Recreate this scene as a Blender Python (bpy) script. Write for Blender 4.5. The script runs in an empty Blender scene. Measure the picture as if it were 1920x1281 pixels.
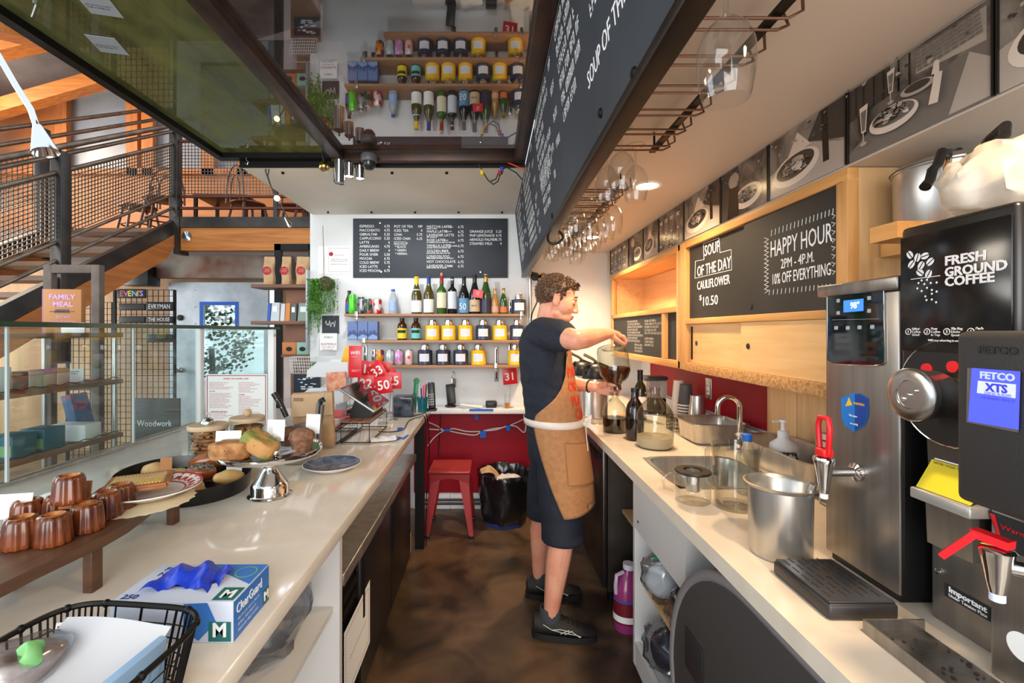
import bpy, bmesh, math, random
from mathutils import Vector, Matrix, Euler, noise
random.seed(7); noise.seed_set(5)
SC = bpy.context.scene
COL = SC.collection
PI = math.pi
# ---------------------------------------------------------------- camera
CAM_Z, FPX, PX0, PY0 = 1.455, 853.0, 918.0, 622.0
cam_d = bpy.data.cameras.new('camera'); cam = bpy.data.objects.new('camera', cam_d); COL.objects.link(cam)
cam.location = (0, 0, CAM_Z); cam.rotation_euler = (PI/2, 0, 0)
cam_d.sensor_width = 36.0; cam_d.lens = FPX/1920*36.0
cam_d.shift_x = (960-PX0)/1920; cam_d.shift_y = -(640.5-PY0)/1920
cam_d.clip_start = 0.02; cam_d.clip_end = 200
SC.camera = cam
# ---------------------------------------------------------------- world, exposure, large lights
SC.view_settings.view_transform = 'Standard'; SC.view_settings.look = 'None'
SC.view_settings.gamma = 1.0; SC.view_settings.use_curve_mapping = False
SC.view_settings.exposure = 0.35
W = bpy.data.worlds.new('daylight'); SC.world = W; W.use_nodes = True
wb = W.node_tree.nodes['Background']; wb.inputs[0].default_value = (0.80, 0.90, 1.0, 1); wb.inputs[1].default_value = 1.1

def area(name, loc, target, sx, sy, power, col):
    d = bpy.data.lights.new(name, 'AREA'); d.shape = 'RECTANGLE'; d.size = sx; d.size_y = sy; d.energy = power; d.color = col
    o = bpy.data.objects.new(name, d); COL.objects.link(o); o.location = loc
    o.rotation_euler = (Vector(target)-Vector(loc)).to_track_quat('-Z', 'Y').to_euler(); return o
area('front_fill', (-0.3, -2.6, 1.75), (-0.3, 3.4, 1.6), 3.4, 2.6, 150, (1.0, 0.96, 0.91))  # added fill behind the camera to brighten the back; no window seen there
area('left_fill', (-4.9, 1.2, 2.0), (-0.5, 2.2, 0.9), 2.4, 1.8, 60, (0.88, 0.94, 1.0))  # unseen fill added at the left, not a known street window
area('mezzanine_fill', (-8.0, 5.6, 4.6), (-3.6, 6.6, 3.0), 2.6, 2.2, 190, (1.0, 0.86, 0.68))  # warm fill added for the mezzanine, kept outside the frame
area('hall_fill', (-6.6, 4.0, 1.7), (-3.0, 5.2, 1.0), 1.8, 1.4, 85, (1.0, 0.95, 0.88))  # extra light added for the hall, placed out of sight

def spot(name, loc, target, power, col, ang=120, blend=0.7, rad=0.05):
    d = bpy.data.lights.new(name, 'SPOT'); d.energy = power; d.color = col; d.spot_size = math.radians(ang); d.spot_blend = blend; d.shadow_soft_size = rad
    o = bpy.data.objects.new(name, d); COL.objects.link(o); o.location = loc
    o.rotation_euler = (Vector(target)-Vector(loc)).to_track_quat('-Z', 'Y').to_euler(); return o

# ---------------------------------------------------------------- measuring helpers
def at(px, py, Y):
    return Vector(((px-PX0)*Y/FPX, Y, CAM_Z-(py-PY0)*Y/FPX))
def onz(px, py, Z):
    Y = FPX*(CAM_Z-Z)/(py-PY0)
    return Vector(((px-PX0)*Y/FPX, Y, Z))
def onx(px, py, X):
    Y = FPX*X/(px-PX0)
    return Vector((X, Y, CAM_Z-(py-PY0)*Y/FPX))
# ---------------------------------------------------------------- materials
def lin(c):
    out = []
    for v in c[:3]:
        v = v/255.0
        out.append(v/12.92 if v <= 0.04045 else ((v+0.055)/1.055)**2.4)
    return (*out, 1.0)
_M = {}
def mat(name, col=(200, 200, 200), rough=0.5, metal=0.0, col2=None, scale=8.0, stretch=None, bump=0.0, bscale=None, spec=0.5,
        kind='noise', lo=0.35, hi=0.65, emit=None, estr=1.0, trans=0.0, coat=0.0, detail=4.0, alpha=1.0, sss=0.0, dist=0.0):
    if name in _M: return _M[name]
    m = bpy.data.materials.new(name); m.use_nodes = True; _M[name] = m
    nt = m.node_tree; N = nt.nodes; L = nt.links
    b = N['Principled BSDF']
    b.inputs['Base Color'].default_value = lin(col); b.inputs['Roughness'].default_value = rough; b.inputs['Metallic'].default_value = metal
    b.inputs['Specular IOR Level'].default_value = spec
    if trans: b.inputs['Transmission Weight'].default_value = trans
    if coat: b.inputs['Coat Weight'].default_value = coat; b.inputs['Coat Roughness'].default_value = 0.08
    if sss:
        b.inputs['Subsurface Weight'].default_value = sss; b.inputs['Subsurface Radius'].default_value = (0.012, 0.005, 0.003); b.inputs['Subsurface Scale'].default_value = 1.0
    if alpha < 1: b.inputs['Alpha'].default_value = alpha
    if emit: b.inputs['Emission Color'].default_value = lin(emit); b.inputs['Emission Strength'].default_value = estr
    tc = None
    if col2 is not None or bump:
        tc = N.new('ShaderNodeTexCoord'); mp = N.new('ShaderNodeMapping')
        L.new(tc.outputs['Object'], mp.inputs['Vector'])
        if stretch: mp.inputs['Scale'].default_value = stretch
    def tex(sc_):
        if kind == 'wave':
            t = N.new('ShaderNodeTexWave'); t.inputs['Scale'].default_value = sc_; t.inputs['Distortion'].default_value = dist or 5; t.inputs['Detail'].default_value = 3
            L.new(mp.outputs[0], t.inputs['Vector']); return t.outputs['Fac']
        if kind == 'voronoi':
            t = N.new('ShaderNodeTexVoronoi'); t.inputs['Scale'].default_value = sc_; L.new(mp.outputs[0], t.inputs['Vector']); return t.outputs['Distance']
        t = N.new('ShaderNodeTexNoise'); t.inputs['Scale'].default_value = sc_; t.inputs['Detail'].default_value = detail
        if dist: t.inputs['Distortion'].default_value = dist
        L.new(mp.outputs[0], t.inputs['Vector']); return t.outputs['Fac']
    if col2 is not None:
        r = N.new('ShaderNodeValToRGB'); L.new(tex(scale), r.inputs[0])
        r.color_ramp.elements[0].position = lo; r.color_ramp.elements[1].position = hi
        r.color_ramp.elements[0].color = lin(col); r.color_ramp.elements[1].color = lin(col2)
        L.new(r.outputs[0], b.inputs['Base Color'])
    if bump:
        bp = N.new('ShaderNodeBump'); bp.inputs['Strength'].default_value = bump; bp.inputs['Distance'].default_value = 0.004
        L.new(tex(bscale or scale), bp.inputs['Height']); L.new(bp.outputs[0], b.inputs['Normal'])
    return m
def glass(name, tint=(250, 252, 252), ior=1.5, refl=1.0, rough=0.0, base=0.0, edge=1.0):
    """thin clear glass or film: fresnel mix of a see-through and a mirror coat"""
    if name in _M: return _M[name]
    m = bpy.data.materials.new(name); m.use_nodes = True; _M[name] = m
    nt = m.node_tree; N = nt.nodes; L = nt.links
    N.remove(N['Principled BSDF'])
    tr = N.new('ShaderNodeBsdfTransparent'); tr.inputs[0].default_value = lin(tint)
    gl = N.new('ShaderNodeBsdfGlossy'); gl.inputs['Roughness'].default_value = rough; gl.inputs[0].default_value = (refl, refl, refl, 1)
    fr = N.new('ShaderNodeFresnel'); ge = N.new('ShaderNodeNewGeometry'); mi_ = N.new('ShaderNodeMapRange')
    mi_.inputs['To Min'].default_value = ior; mi_.inputs['To Max'].default_value = 1.0/ior   # both faces of a thin sheet reflect alike
    L.new(ge.outputs['Backfacing'], mi_.inputs['Value']); L.new(mi_.outputs[0], fr.inputs[0])
    lw = N.new('ShaderNodeLayerWeight'); lw.inputs[0].default_value = 0.35; cm_ = N.new('ShaderNodeMix'); cm_.data_type = 'RGBA'   # glass is seen through more of itself at the rim
    L.new(lw.outputs['Facing'], cm_.inputs[0]); cm_.inputs[6].default_value = lin(tint); cm_.inputs[7].default_value = tuple(v*edge for v in lin(tint)[:3])+(1,); L.new(cm_.outputs[2], tr.inputs[0])
    mx = N.new('ShaderNodeMixShader')
    src = fr.outputs[0]
    if base:
        ma = N.new('ShaderNodeMath'); ma.operation = 'MAXIMUM'; ma.inputs[1].default_value = base
        L.new(src, ma.inputs[0]); src = ma.outputs[0]
    L.new(src, mx.inputs[0]); L.new(tr.outputs[0], mx.inputs[1]); L.new(gl.outputs[0], mx.inputs[2])
    L.new(mx.outputs[0], N['Material Output'].inputs['Surface'])
    return m
def wood(name, c1, c2, axis='x', rough=0.55, scale=6.0, bump=0.05, knots=False):
    s = {'x': (0.12, 1.6, 1.6), 'y': (1.6, 0.12, 1.6), 'z': (1.6, 1.6, 0.12)}[axis]
    m = mat(name, c1, rough, col2=c2, scale=scale*3, stretch=s, bump=bump, lo=0.3, hi=0.7, detail=6, dist=0.6)
    return m
# ---------------------------------------------------------------- mesh builder
class MB:
    def __init__(s, M=None): s.bm = bmesh.new(); s.M = M or Matrix.Identity(4); s.mi = 0
    def _v(s, p): return s.bm.verts.new(s.M @ Vector(p))
    def _f(s, vs, sm=False):
        try: f = s.bm.faces.new(vs)
        except ValueError: return None
        f.material_index = s.mi; f.smooth = sm; return f
    def m(s, i): s.mi = i; return s
    def box(s, x0, x1, y0, y1, z0, z1, bev=0.0, seg=2):
        v = [s._v(p) for p in ((x0,y0,z0),(x1,y0,z0),(x1,y1,z0),(x0,y1,z0),(x0,y0,z1),(x1,y0,z1),(x1,y1,z1),(x0,y1,z1))]
        fs = [s._f([v[i] for i in q]) for q in ((3,2,1,0),(4,5,6,7),(0,1,5,4),(1,2,6,5),(2,3,7,6),(3,0,4,7))]
        if bev > 0:
            es = list({e for f in fs for e in f.edges})
            r = bmesh.ops.bevel(s.bm, geom=es, offset=bev, segments=seg, affect='EDGES', profile=0.5)
            for f in r['faces']: f.material_index = s.mi; f.smooth = True
        return s
    def boxm(s, M, sx, sy, sz, bev=0.0):
        old = s.M; s.M = old @ M; s.box(-sx/2, sx/2, -sy/2, sy/2, -sz/2, sz/2, bev); s.M = old; return s
    def bar(s, a, b, w, h=None, up=(0, 0, 1)):
        """rectangular bar from a to b, w wide, h tall"""
        a, b = Vector(a), Vector(b); d = b-a; L_ = d.length; h = h or w
        if L_ < 1e-6: return s
        y = d.normalized(); u = Vector(up)
        if abs(y.dot(u)) > 0.98: u = Vector((1, 0, 0))
        x = y.cross(u).normalized(); z = x.cross(y).normalized()
        R = Matrix((x, y, z)).transposed().to_4x4(); R.translation = (a+b)/2
        return s.boxm(R, w, L_, h)
    def lathe(s, prof, c=(0, 0, 0), seg=24, sm=True, sx=1.0, sy=1.0, R=None, wob=None):
        c = Vector(c); rings = []
        for (r, z) in prof:
            if r < 1e-6:
                p = Vector((0, 0, z)); p = (R @ p if R else p); rings.append([s._v(c+p)])
            else:
                ring = []
                for i in range(seg):
                    a = 2*PI*i/seg; rr = r*(wob(a, z) if wob else 1.0)
                    p = Vector((rr*math.cos(a)*sx, rr*math.sin(a)*sy, z)); p = (R @ p if R else p); ring.append(s._v(c+p))
                rings.append(ring)
        for A, B in zip(rings, rings[1:]):
            n = max(len(A), len(B))
            for i in range(n):
                j = (i+1) % n
                if len(A) == 1 and len(B) == 1: continue
                if len(A) == 1: s._f([A[0], B[j], B[i]][::-1], sm)
                elif len(B) == 1: s._f([A[i], A[j], B[0]], sm)
                else: s._f([A[i], A[j], B[j], B[i]], sm)
        return s
    def cyl(s, a, b, r, r2=None, seg=16, cap=True, sm=True):
        a, b = Vector(a), Vector(b); d = b-a; q = d.to_track_quat('Z', 'Y').to_matrix(); r2 = r if r2 is None else r2; L_ = d.length
        p = [(r, 0), (r2, L_)]
        if cap: p = [(0, 0), (r, 0), (r, 0), (r2, L_), (r2, L_), (0, L_)]
        return s.lathe(p, a, seg, sm, R=q)
    def tube(s, pts, r, seg=8, closed=False, sm=True, cap=True):
        pts = [Vector(p) for p in pts]; n = len(pts); rr = r if isinstance(r, (list, tuple)) else [r]*n
        rings = []; prev = None
        for i, p in enumerate(pts):
            if closed: t = (pts[(i+1) % n]-pts[i-1])
            else: t = pts[min(i+1, n-1)]-pts[max(i-1, 0)]
            if t.length < 1e-9: t = Vector((0, 0, 1))
            t.normalize()
            if prev is None:
                u = Vector((0, 0, 1)) if abs(t.z) < 0.9 else Vector((1, 0, 0)); x = t.cross(u).normalized()
            else:
                x = prev-t*prev.dot(t)
                x = x.normalized() if x.length > 1e-6 else t.orthogonal().normalized()
            prev = x; y = t.cross(x)
            rings.append([s._v(p+(x*math.cos(2*PI*k/seg)+y*math.sin(2*PI*k/seg))*rr[i]) for k in range(seg)])
        m_ = n if closed else n-1
        for i in range(m_):
            A, B = rings[i], rings[(i+1) % n]
            for k in range(seg): s._f([A[k], A[(k+1) % seg], B[(k+1) % seg], B[k]], sm)
        if cap and not closed:
            s._f(rings[0][::-1]); s._f(rings[-1])
        return s
    def ball(s, c, r, seg=16, rings=10, R=None):
        rx, ry, rz = (r, r, r) if not isinstance(r, (tuple, list)) else r
        pr = [(math.sin(PI*i/rings), -math.cos(PI*i/rings)) for i in range(rings+1)]
        c = Vector(c); rg = []
        for (q, z) in pr:
            if q < 1e-6:
                p = Vector((0, 0, z*rz)); rg.append([s._v(c+(R @ p if R else p))]); continue
            rg.append([s._v(c+((R @ Vector((q*rx*math.cos(2*PI*k/seg), q*ry*math.sin(2*PI*k/seg), z*rz))) if R else Vector((q*rx*math.cos(2*PI*k/seg), q*ry*math.sin(2*PI*k/seg), z*rz)))) for k in range(seg)])
        for A, B in zip(rg, rg[1:]):
            for i in range(seg):
                j = (i+1) % seg
                if len(A) == 1: s._f([A[0], B[j], B[i]][::-1], True)
                elif len(B) == 1: s._f([A[i], A[j], B[0]], True)
                else: s._f([A[i], A[j], B[j], B[i]], True)
        return s
    def prism(s, poly, d, R=None):
        """polygon (list of 3D points) pushed by vector d"""
        d = Vector(d); a = [s._v(p) for p in poly]; b = [s._v(Vector(p)+d) for p in poly]
        s._f(a[::-1]); s._f(b); n = len(a)
        for i in range(n): s._f([a[i], a[(i+1) % n], b[(i+1) % n], b[i]])
        return s
    def poly(s, pts, sm=False): s._f([s._v(p) for p in pts], sm); return s
    def grid(s, fn, nu, nv, sm=True, wrap=False):
        g = [[s._v(fn(i/nu, j/nv)) for j in range(nv+1)] for i in range(nu+(0 if wrap else 1))]
        for i in range(nu):
            for j in range(nv): s._f([g[i][j], g[(i+1) % len(g)][j], g[(i+1) % len(g)][j+1], g[i][j+1]], sm)
        return s
    def jitter(s, amp, freq=20.0, seed=0.0):
        for v in s.bm.verts:
            n_ = noise.noise_vector(v.co*freq+Vector((seed, seed*1.7, seed*0.3))); v.co += n_*amp
        return s
    def build(s, name, mats, parent=None, loc=None, fix=True):
        if fix: bmesh.ops.recalc_face_normals(s.bm, faces=s.bm.faces)
        me = bpy.data.meshes.new(name); s.bm.to_mesh(me); s.bm.free()
        me.set_sharp_from_angle(angle=math.radians(48))
        for m_ in (mats if isinstance(mats, (list, tuple)) else [mats]): me.materials.append(m_)
        o = bpy.data.objects.new(name, me); COL.objects.link(o)
        if parent: o.parent = parent
        if loc is not None: o.location = loc
        return o
def tag(o, label=None, cat=None, group=None, kind=None):
    if label: o['label'] = label
    if cat: o['category'] = cat
    if group: o['group'] = group
    if kind: o['kind'] = kind
    return o
def thing(name, label, cat, loc=(0, 0, 0), rz=0.0, group=None):
    o = bpy.data.objects.new(name, None); COL.objects.link(o); o.empty_display_size = 0.05
    o.location = loc; o.rotation_euler = (0, 0, rz)
    return tag(o, label, cat, group)
def struct(name, mb, m, label=None, parent=None):
    o = mb.build(name, m, parent)
    if parent is None: o['kind'] = 'structure'
    if label: o['label'] = label
    return o
def kids(o): return [c for c in bpy.data.objects if c.parent == o]
def dup(root, loc, rz=None, label=None, group=None, mats=None):
    r = root.copy(); COL.objects.link(r); r.location = loc
    if rz is not None: r.rotation_euler = (0, 0, rz)
    def rec(src, dst):
        for k in kids(src):
            c = k.copy(); COL.objects.link(c); c.parent = dst; rec(k, c)
    rec(root, r)
    if label: r['label'] = label
    if group: r['group'] = group
    return r
def recolor(o, part, material, slot=0):
    for k in kids(o):
        if k.name.split('.')[0] == part:
            k.data = k.data.copy(); k.data.materials[slot] = material
    return o
def frame(o, x, y, n=None):
    """matrix with its x axis along x, y along y, at o"""
    x = Vector(x).normalized(); y = Vector(y); z = x.cross(y).normalized(); y = z.cross(x)
    M = Matrix((x, y, z)).transposed().to_4x4(); M.translation = Vector(o); return M
def text(body, size, M, m, parent=None, name='lettering', align='LEFT', sp=1.0, lsp=1.0, ext=0.0004, xs=1.0, shear=0.0, bold=0.0, fit=None):
    c = bpy.data.curves.new(name, 'FONT'); c.body = body; c.size = size; c.align_x = align; c.space_character = sp; c.space_line = lsp
    c.extrude = ext; c.shear = shear; c.resolution_u = 2
    if bold: c.offset = bold
    c.materials.append(m)
    t_ = bpy.data.objects.new(name, c); COL.objects.link(t_); bpy.context.view_layer.update()
    me = bpy.data.meshes.new_from_object(t_.evaluated_get(bpy.context.evaluated_depsgraph_get()))
    bpy.data.objects.remove(t_); bpy.data.curves.remove(c)
    if fit:
        vx = [v.co.x for v in me.vertices]; xs = fit/max(max(vx)-min(vx), 1e-6)
    me.transform(M @ Matrix.Diagonal((xs, 1, 1, 1)))
    o = bpy.data.objects.new(name, me); COL.objects.link(o)
    if not me.materials: me.materials.append(m)
    if parent: o.parent = parent
    return o
def holed_slab(mb_, xs, ys, z0, z1, hole):
    """slab on a grid of xs by ys with one cell left open"""
    V = {}
    for k, z in enumerate((z0, z1)):
        for i, x in enumerate(xs):
            for j, y in enumerate(ys): V[i, j, k] = mb_._v((x, y, z))
    inside = lambda i, j: 0 <= i < len(xs)-1 and 0 <= j < len(ys)-1 and (i, j) != hole
    for i in range(len(xs)-1):
        for j in range(len(ys)-1):
            if not inside(i, j): continue
            for k in (0, 1): mb_._f([V[i, j, k], V[i+1, j, k], V[i+1, j+1, k], V[i, j+1, k]])
            for (di, dj, a, b) in ((-1, 0, (i, j), (i, j+1)), (1, 0, (i+1, j), (i+1, j+1)), (0, -1, (i, j), (i+1, j)), (0, 1, (i, j+1), (i+1, j+1))):
                if not inside(i+di, j+dj): mb_._f([V[(*a, 0)], V[(*b, 0)], V[(*b, 1)], V[(*a, 1)]])
    return mb_
# shared materials
M_steel = mat('brushed_steel', (198, 195, 190), 0.30, 0.85, col2=(176, 173, 168), scale=30, stretch=(1, 1, 0.03))
M_chrome = mat('chrome', (225, 225, 225), 0.08, 1.0)
M_dsteel = mat('dark_steel', (70, 66, 62), 0.45, 0.8, col2=(95, 88, 80), scale=6)
M_black = mat('black_plastic', (18, 18, 19), 0.4)
M_blackm = mat('black_metal', (22, 21, 21), 0.45, 0.6)
M_white = mat('white_plastic', (236, 236, 236), 0.4)
M_paper = mat('white_paper', (238, 238, 236), 0.8)
M_chalk = mat('chalk', (238, 240, 240), 0.9)
M_slate = mat('chalkboard_slate', (42, 47, 54), 0.6, col2=(56, 62, 70), scale=3, lo=0.3, hi=0.75)
M_board = mat('chalkboard_black', (30, 29, 28), 0.65, col2=(44, 42, 40), scale=3)
M_red = mat('red_paint', (165, 14, 30), 0.45)
M_redp = mat('red_plastic', (214, 22, 34), 0.35)
M_glassw = glass('clear_glass', (250, 252, 250), 1.55, edge=0.8)
M_glassj = glass('jug_glass', (236, 240, 236), 1.6, edge=0.55)
M_pane = glass('pane_glass', (236, 244, 242), 1.45)
M_film = glass('clear_film', (226, 230, 236), 1.6, rough=0.18, base=0.11, edge=0.75)
M_kraft = mat('kraft_paper', (186, 150, 112), 0.85, col2=(170, 134, 98), scale=25)
M_ink = mat('black_ink', (25, 25, 28), 0.7)
M_redink = mat('red_ink', (176, 28, 48), 0.7)
M_blue = mat('painters_tape_blue', (28, 92, 190), 0.7)
# ================================================================= STRUCTURE
M_floor = mat('stained_concrete', (46, 35, 27), 0.36, col2=(104, 80, 58), scale=3.2, bump=0.2, bscale=16, lo=0.34, hi=0.66, detail=12, dist=0.9)
M_wall = mat('cream_wall_paint', (224, 226, 226), 0.6, col2=(213, 214, 212), scale=2.5)
M_soffit = mat('soffit_paint', (214, 200, 186), 0.55)
M_tan = mat('tan_plywood_wall', (176, 142, 106), 0.7, col2=(140, 108, 78), scale=3, stretch=(1, 1, 0.2))
M_dark = mat('dark_roof_boards', (40, 30, 25), 0.7, col2=(62, 46, 36), scale=3, stretch=(0.2, 2, 1))
M_oak = wood('cabinet_pine_y', (222, 166, 98), (196, 138, 74), 'y', 0.5)
M_oakz = wood('cabinet_pine_z', (222, 168, 104), (196, 140, 80), 'z', 0.5)
M_ply = wood('pale_plywood_y', (230, 188, 132), (214, 166, 108), 'y', 0.5)
M_plyz = wood('pale_plywood_z', (226, 188, 138), (208, 164, 112), 'z', 0.55)
M_chip = mat('particle_board', (206, 156, 98), 0.8, col2=(160, 112, 62), scale=90)
M_redwall = mat('crimson_wall_panel', (150, 4, 30), 0.5, col2=(138, 3, 27), scale=3, spec=0.25)
M_quartz = mat('white_quartz', (226, 219, 208), 0.09, col2=(219, 211, 199), scale=12, spec=0.5)
M_quartzb = mat('quartz_laminate', (224, 212, 196), 0.26, col2=(216, 203, 186), scale=12)
M_rust = mat('rusted_steel', (70, 44, 32), 0.38, 0.35, col2=(40, 27, 22), scale=7)
M_timber = wood('amber_timber_x', (206, 132, 58), (168, 98, 40), 'x', 0.55)
M_timbery = wood('amber_timber_y', (196, 118, 52), (160, 90, 38), 'y', 0.55)
M_timberz = wood('amber_timber_z', (200, 120, 52), (168, 94, 40), 'z', 0.55)
M_galv = mat('galvanised_sheet', (158, 168, 176), 0.42, 0.45, col2=(186, 194, 200), scale=5)

struct('floor', MB().box(-9, 3.2, -4.0, 6.0, -0.1, 0), M_floor)
# back wall behind the bar with its red lower panel
struct('wall_back', MB().box(-1.48, 1.3, 3.75, 3.85, 0, 2.6), M_wall)
struct('trim_1', MB().box(-0.62, 0.72, 3.728, 3.7495, 0.135, 0.80), M_redwall, 'crimson panel on the lower back wall')
tb = MB()
for i in range(9): tb.box(-0.62+i*0.15, -0.62+i*0.15+0.145, 3.733, 3.7495, 0.0, 0.133)
struct('baseboard_back', tb, M_white)
struct('wall_right', MB().box(1.25, 1.35, -0.6, 3.75, 0, 2.2), M_wall)
struct('trim_2', MB().box(1.236, 1.2495, 2.03, 3.5, 1.01, 1.262), M_redwall, 'crimson panel under the wall cabinets')
pw = MB()
for i in range(4): pw.box(1.234, 1.2495, 1.236+i*0.198, 1.236+i*0.198+0.194, 1.0, 1.262, 0.002)
struct('trim_3', pw, M_plyz, 'plank panelling behind the soap bottle')
struct('ceiling_right', MB().box(0.302, 0.97, -0.6, 3.7495, 2.105, 2.2), M_soffit)
struct('trim_4', MB().box(0.972, 1.2495, -0.6, 3.7495, 1.902, 2.2), M_soffit, 'boxed bulkhead above the wall cabinets')
# cream slab over the back of the bar
sl = MB().box(-1.46, 0.208, 2.67, 3.7495, 2.42, 2.47)
struct('ceiling_back', sl, mat('slab_paint', (232, 228, 216), 0.6, col2=(222, 217, 204), scale=1.5))
ed = MB().box(-1.46, 0.208, 2.655, 2.669, 2.415, 2.474)
for i in range(5): ed.cyl((-1.25+i*0.33, 2.75, 2.4195), (-1.25+i*0.33, 2.75, 2.408), 0.009, seg=8)
for i in range(5): ed.cyl((-1.3+i*0.35, 3.66, 2.4195), (-1.3+i*0.35, 3.66, 2.408), 0.009, seg=8)
struct('trim_5', ed, M_blackm, 'black edge and bolts of the ceiling slab')
struct('ceiling_roof', MB().box(-0.92, 1.5, -0.6, 3.85, 3.25, 3.32), M_dark)  # added as dark backing for the panes; stops short to light the smoky one
rb = MB()
for y in (0.5, 1.15, 1.8, 2.45, 3.1): rb.box(-0.9, 1.4, y, y+0.09, 3.08, 3.249)
struct('ceiling_rafters', rb, M_dark)
# steel frame that carries the overhead panes
fr = MB()
fr.box(-0.905, -0.835, 0.2, 2.598, 2.44, 2.505, 0.004).box(0.142, 0.207, 0.2, 2.598, 2.43, 2.505, 0.004)
fr.box(-0.905, 0.207, 2.60, 2.654, 2.43, 2.505, 0.004)
fb = MB()
fb.box(-1.57, -1.53, 0.2, 2.654, 2.45, 2.505).box(-1.528, -0.908, 2.60, 2.654, 2.45, 2.505)
struct('beam_1', fr, M_rust, 'rusted steel frame round the overhead panes')
struct('beam_2', fb, M_blackm, 'black frame round the smoky overhead pane')
def dirty_sheen_pane(name, tint, dust_sheen1, dust_sheen2, amt, ior):
    m = glass(name, tint, ior, 1.0, 0.015); nt = m.node_tree; N = nt.nodes; L = nt.links
    tc = N.new('ShaderNodeTexCoord'); mp = N.new('ShaderNodeMapping'); mp.inputs['Scale'].default_value = (2.2, 0.8, 1); mp.inputs['Rotation'].default_value = (0, 0, 0.6)
    n1 = N.new('ShaderNodeTexNoise'); n1.inputs['Scale'].default_value = 2.4; n1.inputs['Detail'].default_value = 8; n1.inputs['Distortion'].default_value = 1.2
    r1 = N.new('ShaderNodeValToRGB'); r1.color_ramp.elements[0].position = 0.35; r1.color_ramp.elements[1].position = 0.75
    r1.color_ramp.elements[0].color = (amt*0.25,)*3+(1,); r1.color_ramp.elements[1].color = (amt,)*3+(1,)
    r2 = N.new('ShaderNodeValToRGB'); r2.color_ramp.elements[0].color = lin(dust_sheen1); r2.color_ramp.elements[1].color = lin(dust_sheen2)
    n2 = N.new('ShaderNodeTexNoise'); n2.inputs['Scale'].default_value = 1.1
    df = N.new('ShaderNodeBsdfDiffuse'); mx = N.new('ShaderNodeMixShader'); out = N['Material Output']
    old = out.inputs['Surface'].links[0].from_socket
    L.new(tc.outputs['Object'], mp.inputs[0]); L.new(mp.outputs[0], n1.inputs['Vector']); L.new(n1.outputs['Fac'], r1.inputs[0]); L.new(r1.outputs[0], mx.inputs[0])
    L.new(tc.outputs['Object'], n2.inputs['Vector']); L.new(n2.outputs['Fac'], r2.inputs[0]); L.new(r2.outputs[0], df.inputs[0])
    tl = N.new('ShaderNodeBsdfTranslucent'); m2 = N.new('ShaderNodeMixShader'); L.new(r2.outputs[0], tl.inputs[0]); L.new(df.outputs[0], m2.inputs[1]); L.new(tl.outputs[0], m2.inputs[2])
    L.new(old, mx.inputs[1]); L.new(m2.outputs[0], mx.inputs[2]); L.new(mx.outputs[0], out.inputs['Surface'])
    return m
M_pane1 = dirty_sheen_pane('smoked_acrylic', (150, 140, 136), (150, 120, 110), (190, 190, 195), 0.10, 2.9)
M_pane2 = dirty_sheen_pane('weathered_acrylic', (120, 128, 104), (186, 176, 84), (116, 132, 116), 0.9, 2.0)  # olive dust also carries reflected and sky-lit tone in its colour
struct('window_1', MB().box(-0.834, 0.141, 0.2, 2.599, 2.478, 2.490), M_pane1, 'clear overhead pane mirroring the bottle shelves')
struct('window_2', MB().box(-1.529, -0.906, 0.2, 2.599, 2.478, 2.490), M_pane2, 'smoky green overhead pane with streaks')

# ---------------------------------------------------------------- hall, stair and mezzanine on the left
hw = MB()
HY = 5.6
hw.box(-9, -3.82, HY, HY+0.1, 0, 2.3).box(-2.62, -1.0, HY, HY+0.1, 0, 2.3).box(-3.82, -2.62, HY, HY+0.1, 2.05, 2.3)
struct('wall_hall', hw, M_tan)
mz = MB().box(-9, -1.0, 5.08, 8.0, 2.50, 2.605)
struct('floor_mezzanine', mz, mat('mezzanine_boards', (120, 82, 52), 0.5, col2=(90, 60, 38), scale=4, stretch=(0.2, 3, 1)))
M_mezw = mat('mezzanine_plywood', (196, 120, 58), 0.55, col2=(164, 96, 44), scale=3, stretch=(0.25, 1, 1.4))
mw = MB()
mw.box(-9, -0.5, 8.0, 8.1, 2.3, 4.28).box(-9, -7.55, 8.0, 8.1, 4.28, 6.8).box(-6.25, -6.0, 8.0, 8.1, 4.28, 6.8).box(-3.5, -0.5, 8.0, 8.1, 4.28, 6.8)
struct('wall_mezzanine', mw, M_mezw)
wt = MB()
for x in (-7.55, -6.32, -6.05, -5.0, -4.4): wt.box(x, x+0.2, 7.9, 7.999, 4.2, 6.6)
wt.box(-9, -0.5, 7.9, 7.999, 4.2, 4.3)
struct('trim_6', wt, M_timberz, 'amber timber window posts of the mezzanine')
struct('window_3', MB().box(-7.4, -3.5, 8.03, 8.05, 4.3, 6.6), mat('overcast_glazing', (132, 140, 152), 0.2, col2=(158, 164, 172), scale=1.2), 'grey mezzanine windows')
# sloping roof with rafters
rf = MB(); rf.prism([(-9, 3.2, 5.2), (-3.0, 3.2, 7.0), (-3.0, 8.1, 7.0), (-9, 8.1, 5.2)], (0, 0, 0.08))
struct('roof', rf, mat('roof_lining', (140, 140, 142), 0.6, col2=(118, 116, 116), scale=2))
rt = MB()
for (a, b, w) in (((-7.6, 5.2, 5.42), (-4.3, 5.4, 5.0), 0.24), ((-8.4, 6.4, 5.1), (-4.4, 6.6, 6.2), 0.22), ((-8.6, 7.4, 4.9), (-4.4, 7.4, 6.1), 0.2), ((-5.8, 4.4, 4.75), (-5.35, 6.6, 5.5), 0.3), ((-6.4, 5.0, 4.3), (-6.4, 5.0, 6.0), 0.2)):
    rt.bar(a, b, w, w*1.1)
struct('beam_3', rt, M_timber, 'amber timber rafters above the stair')
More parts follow.
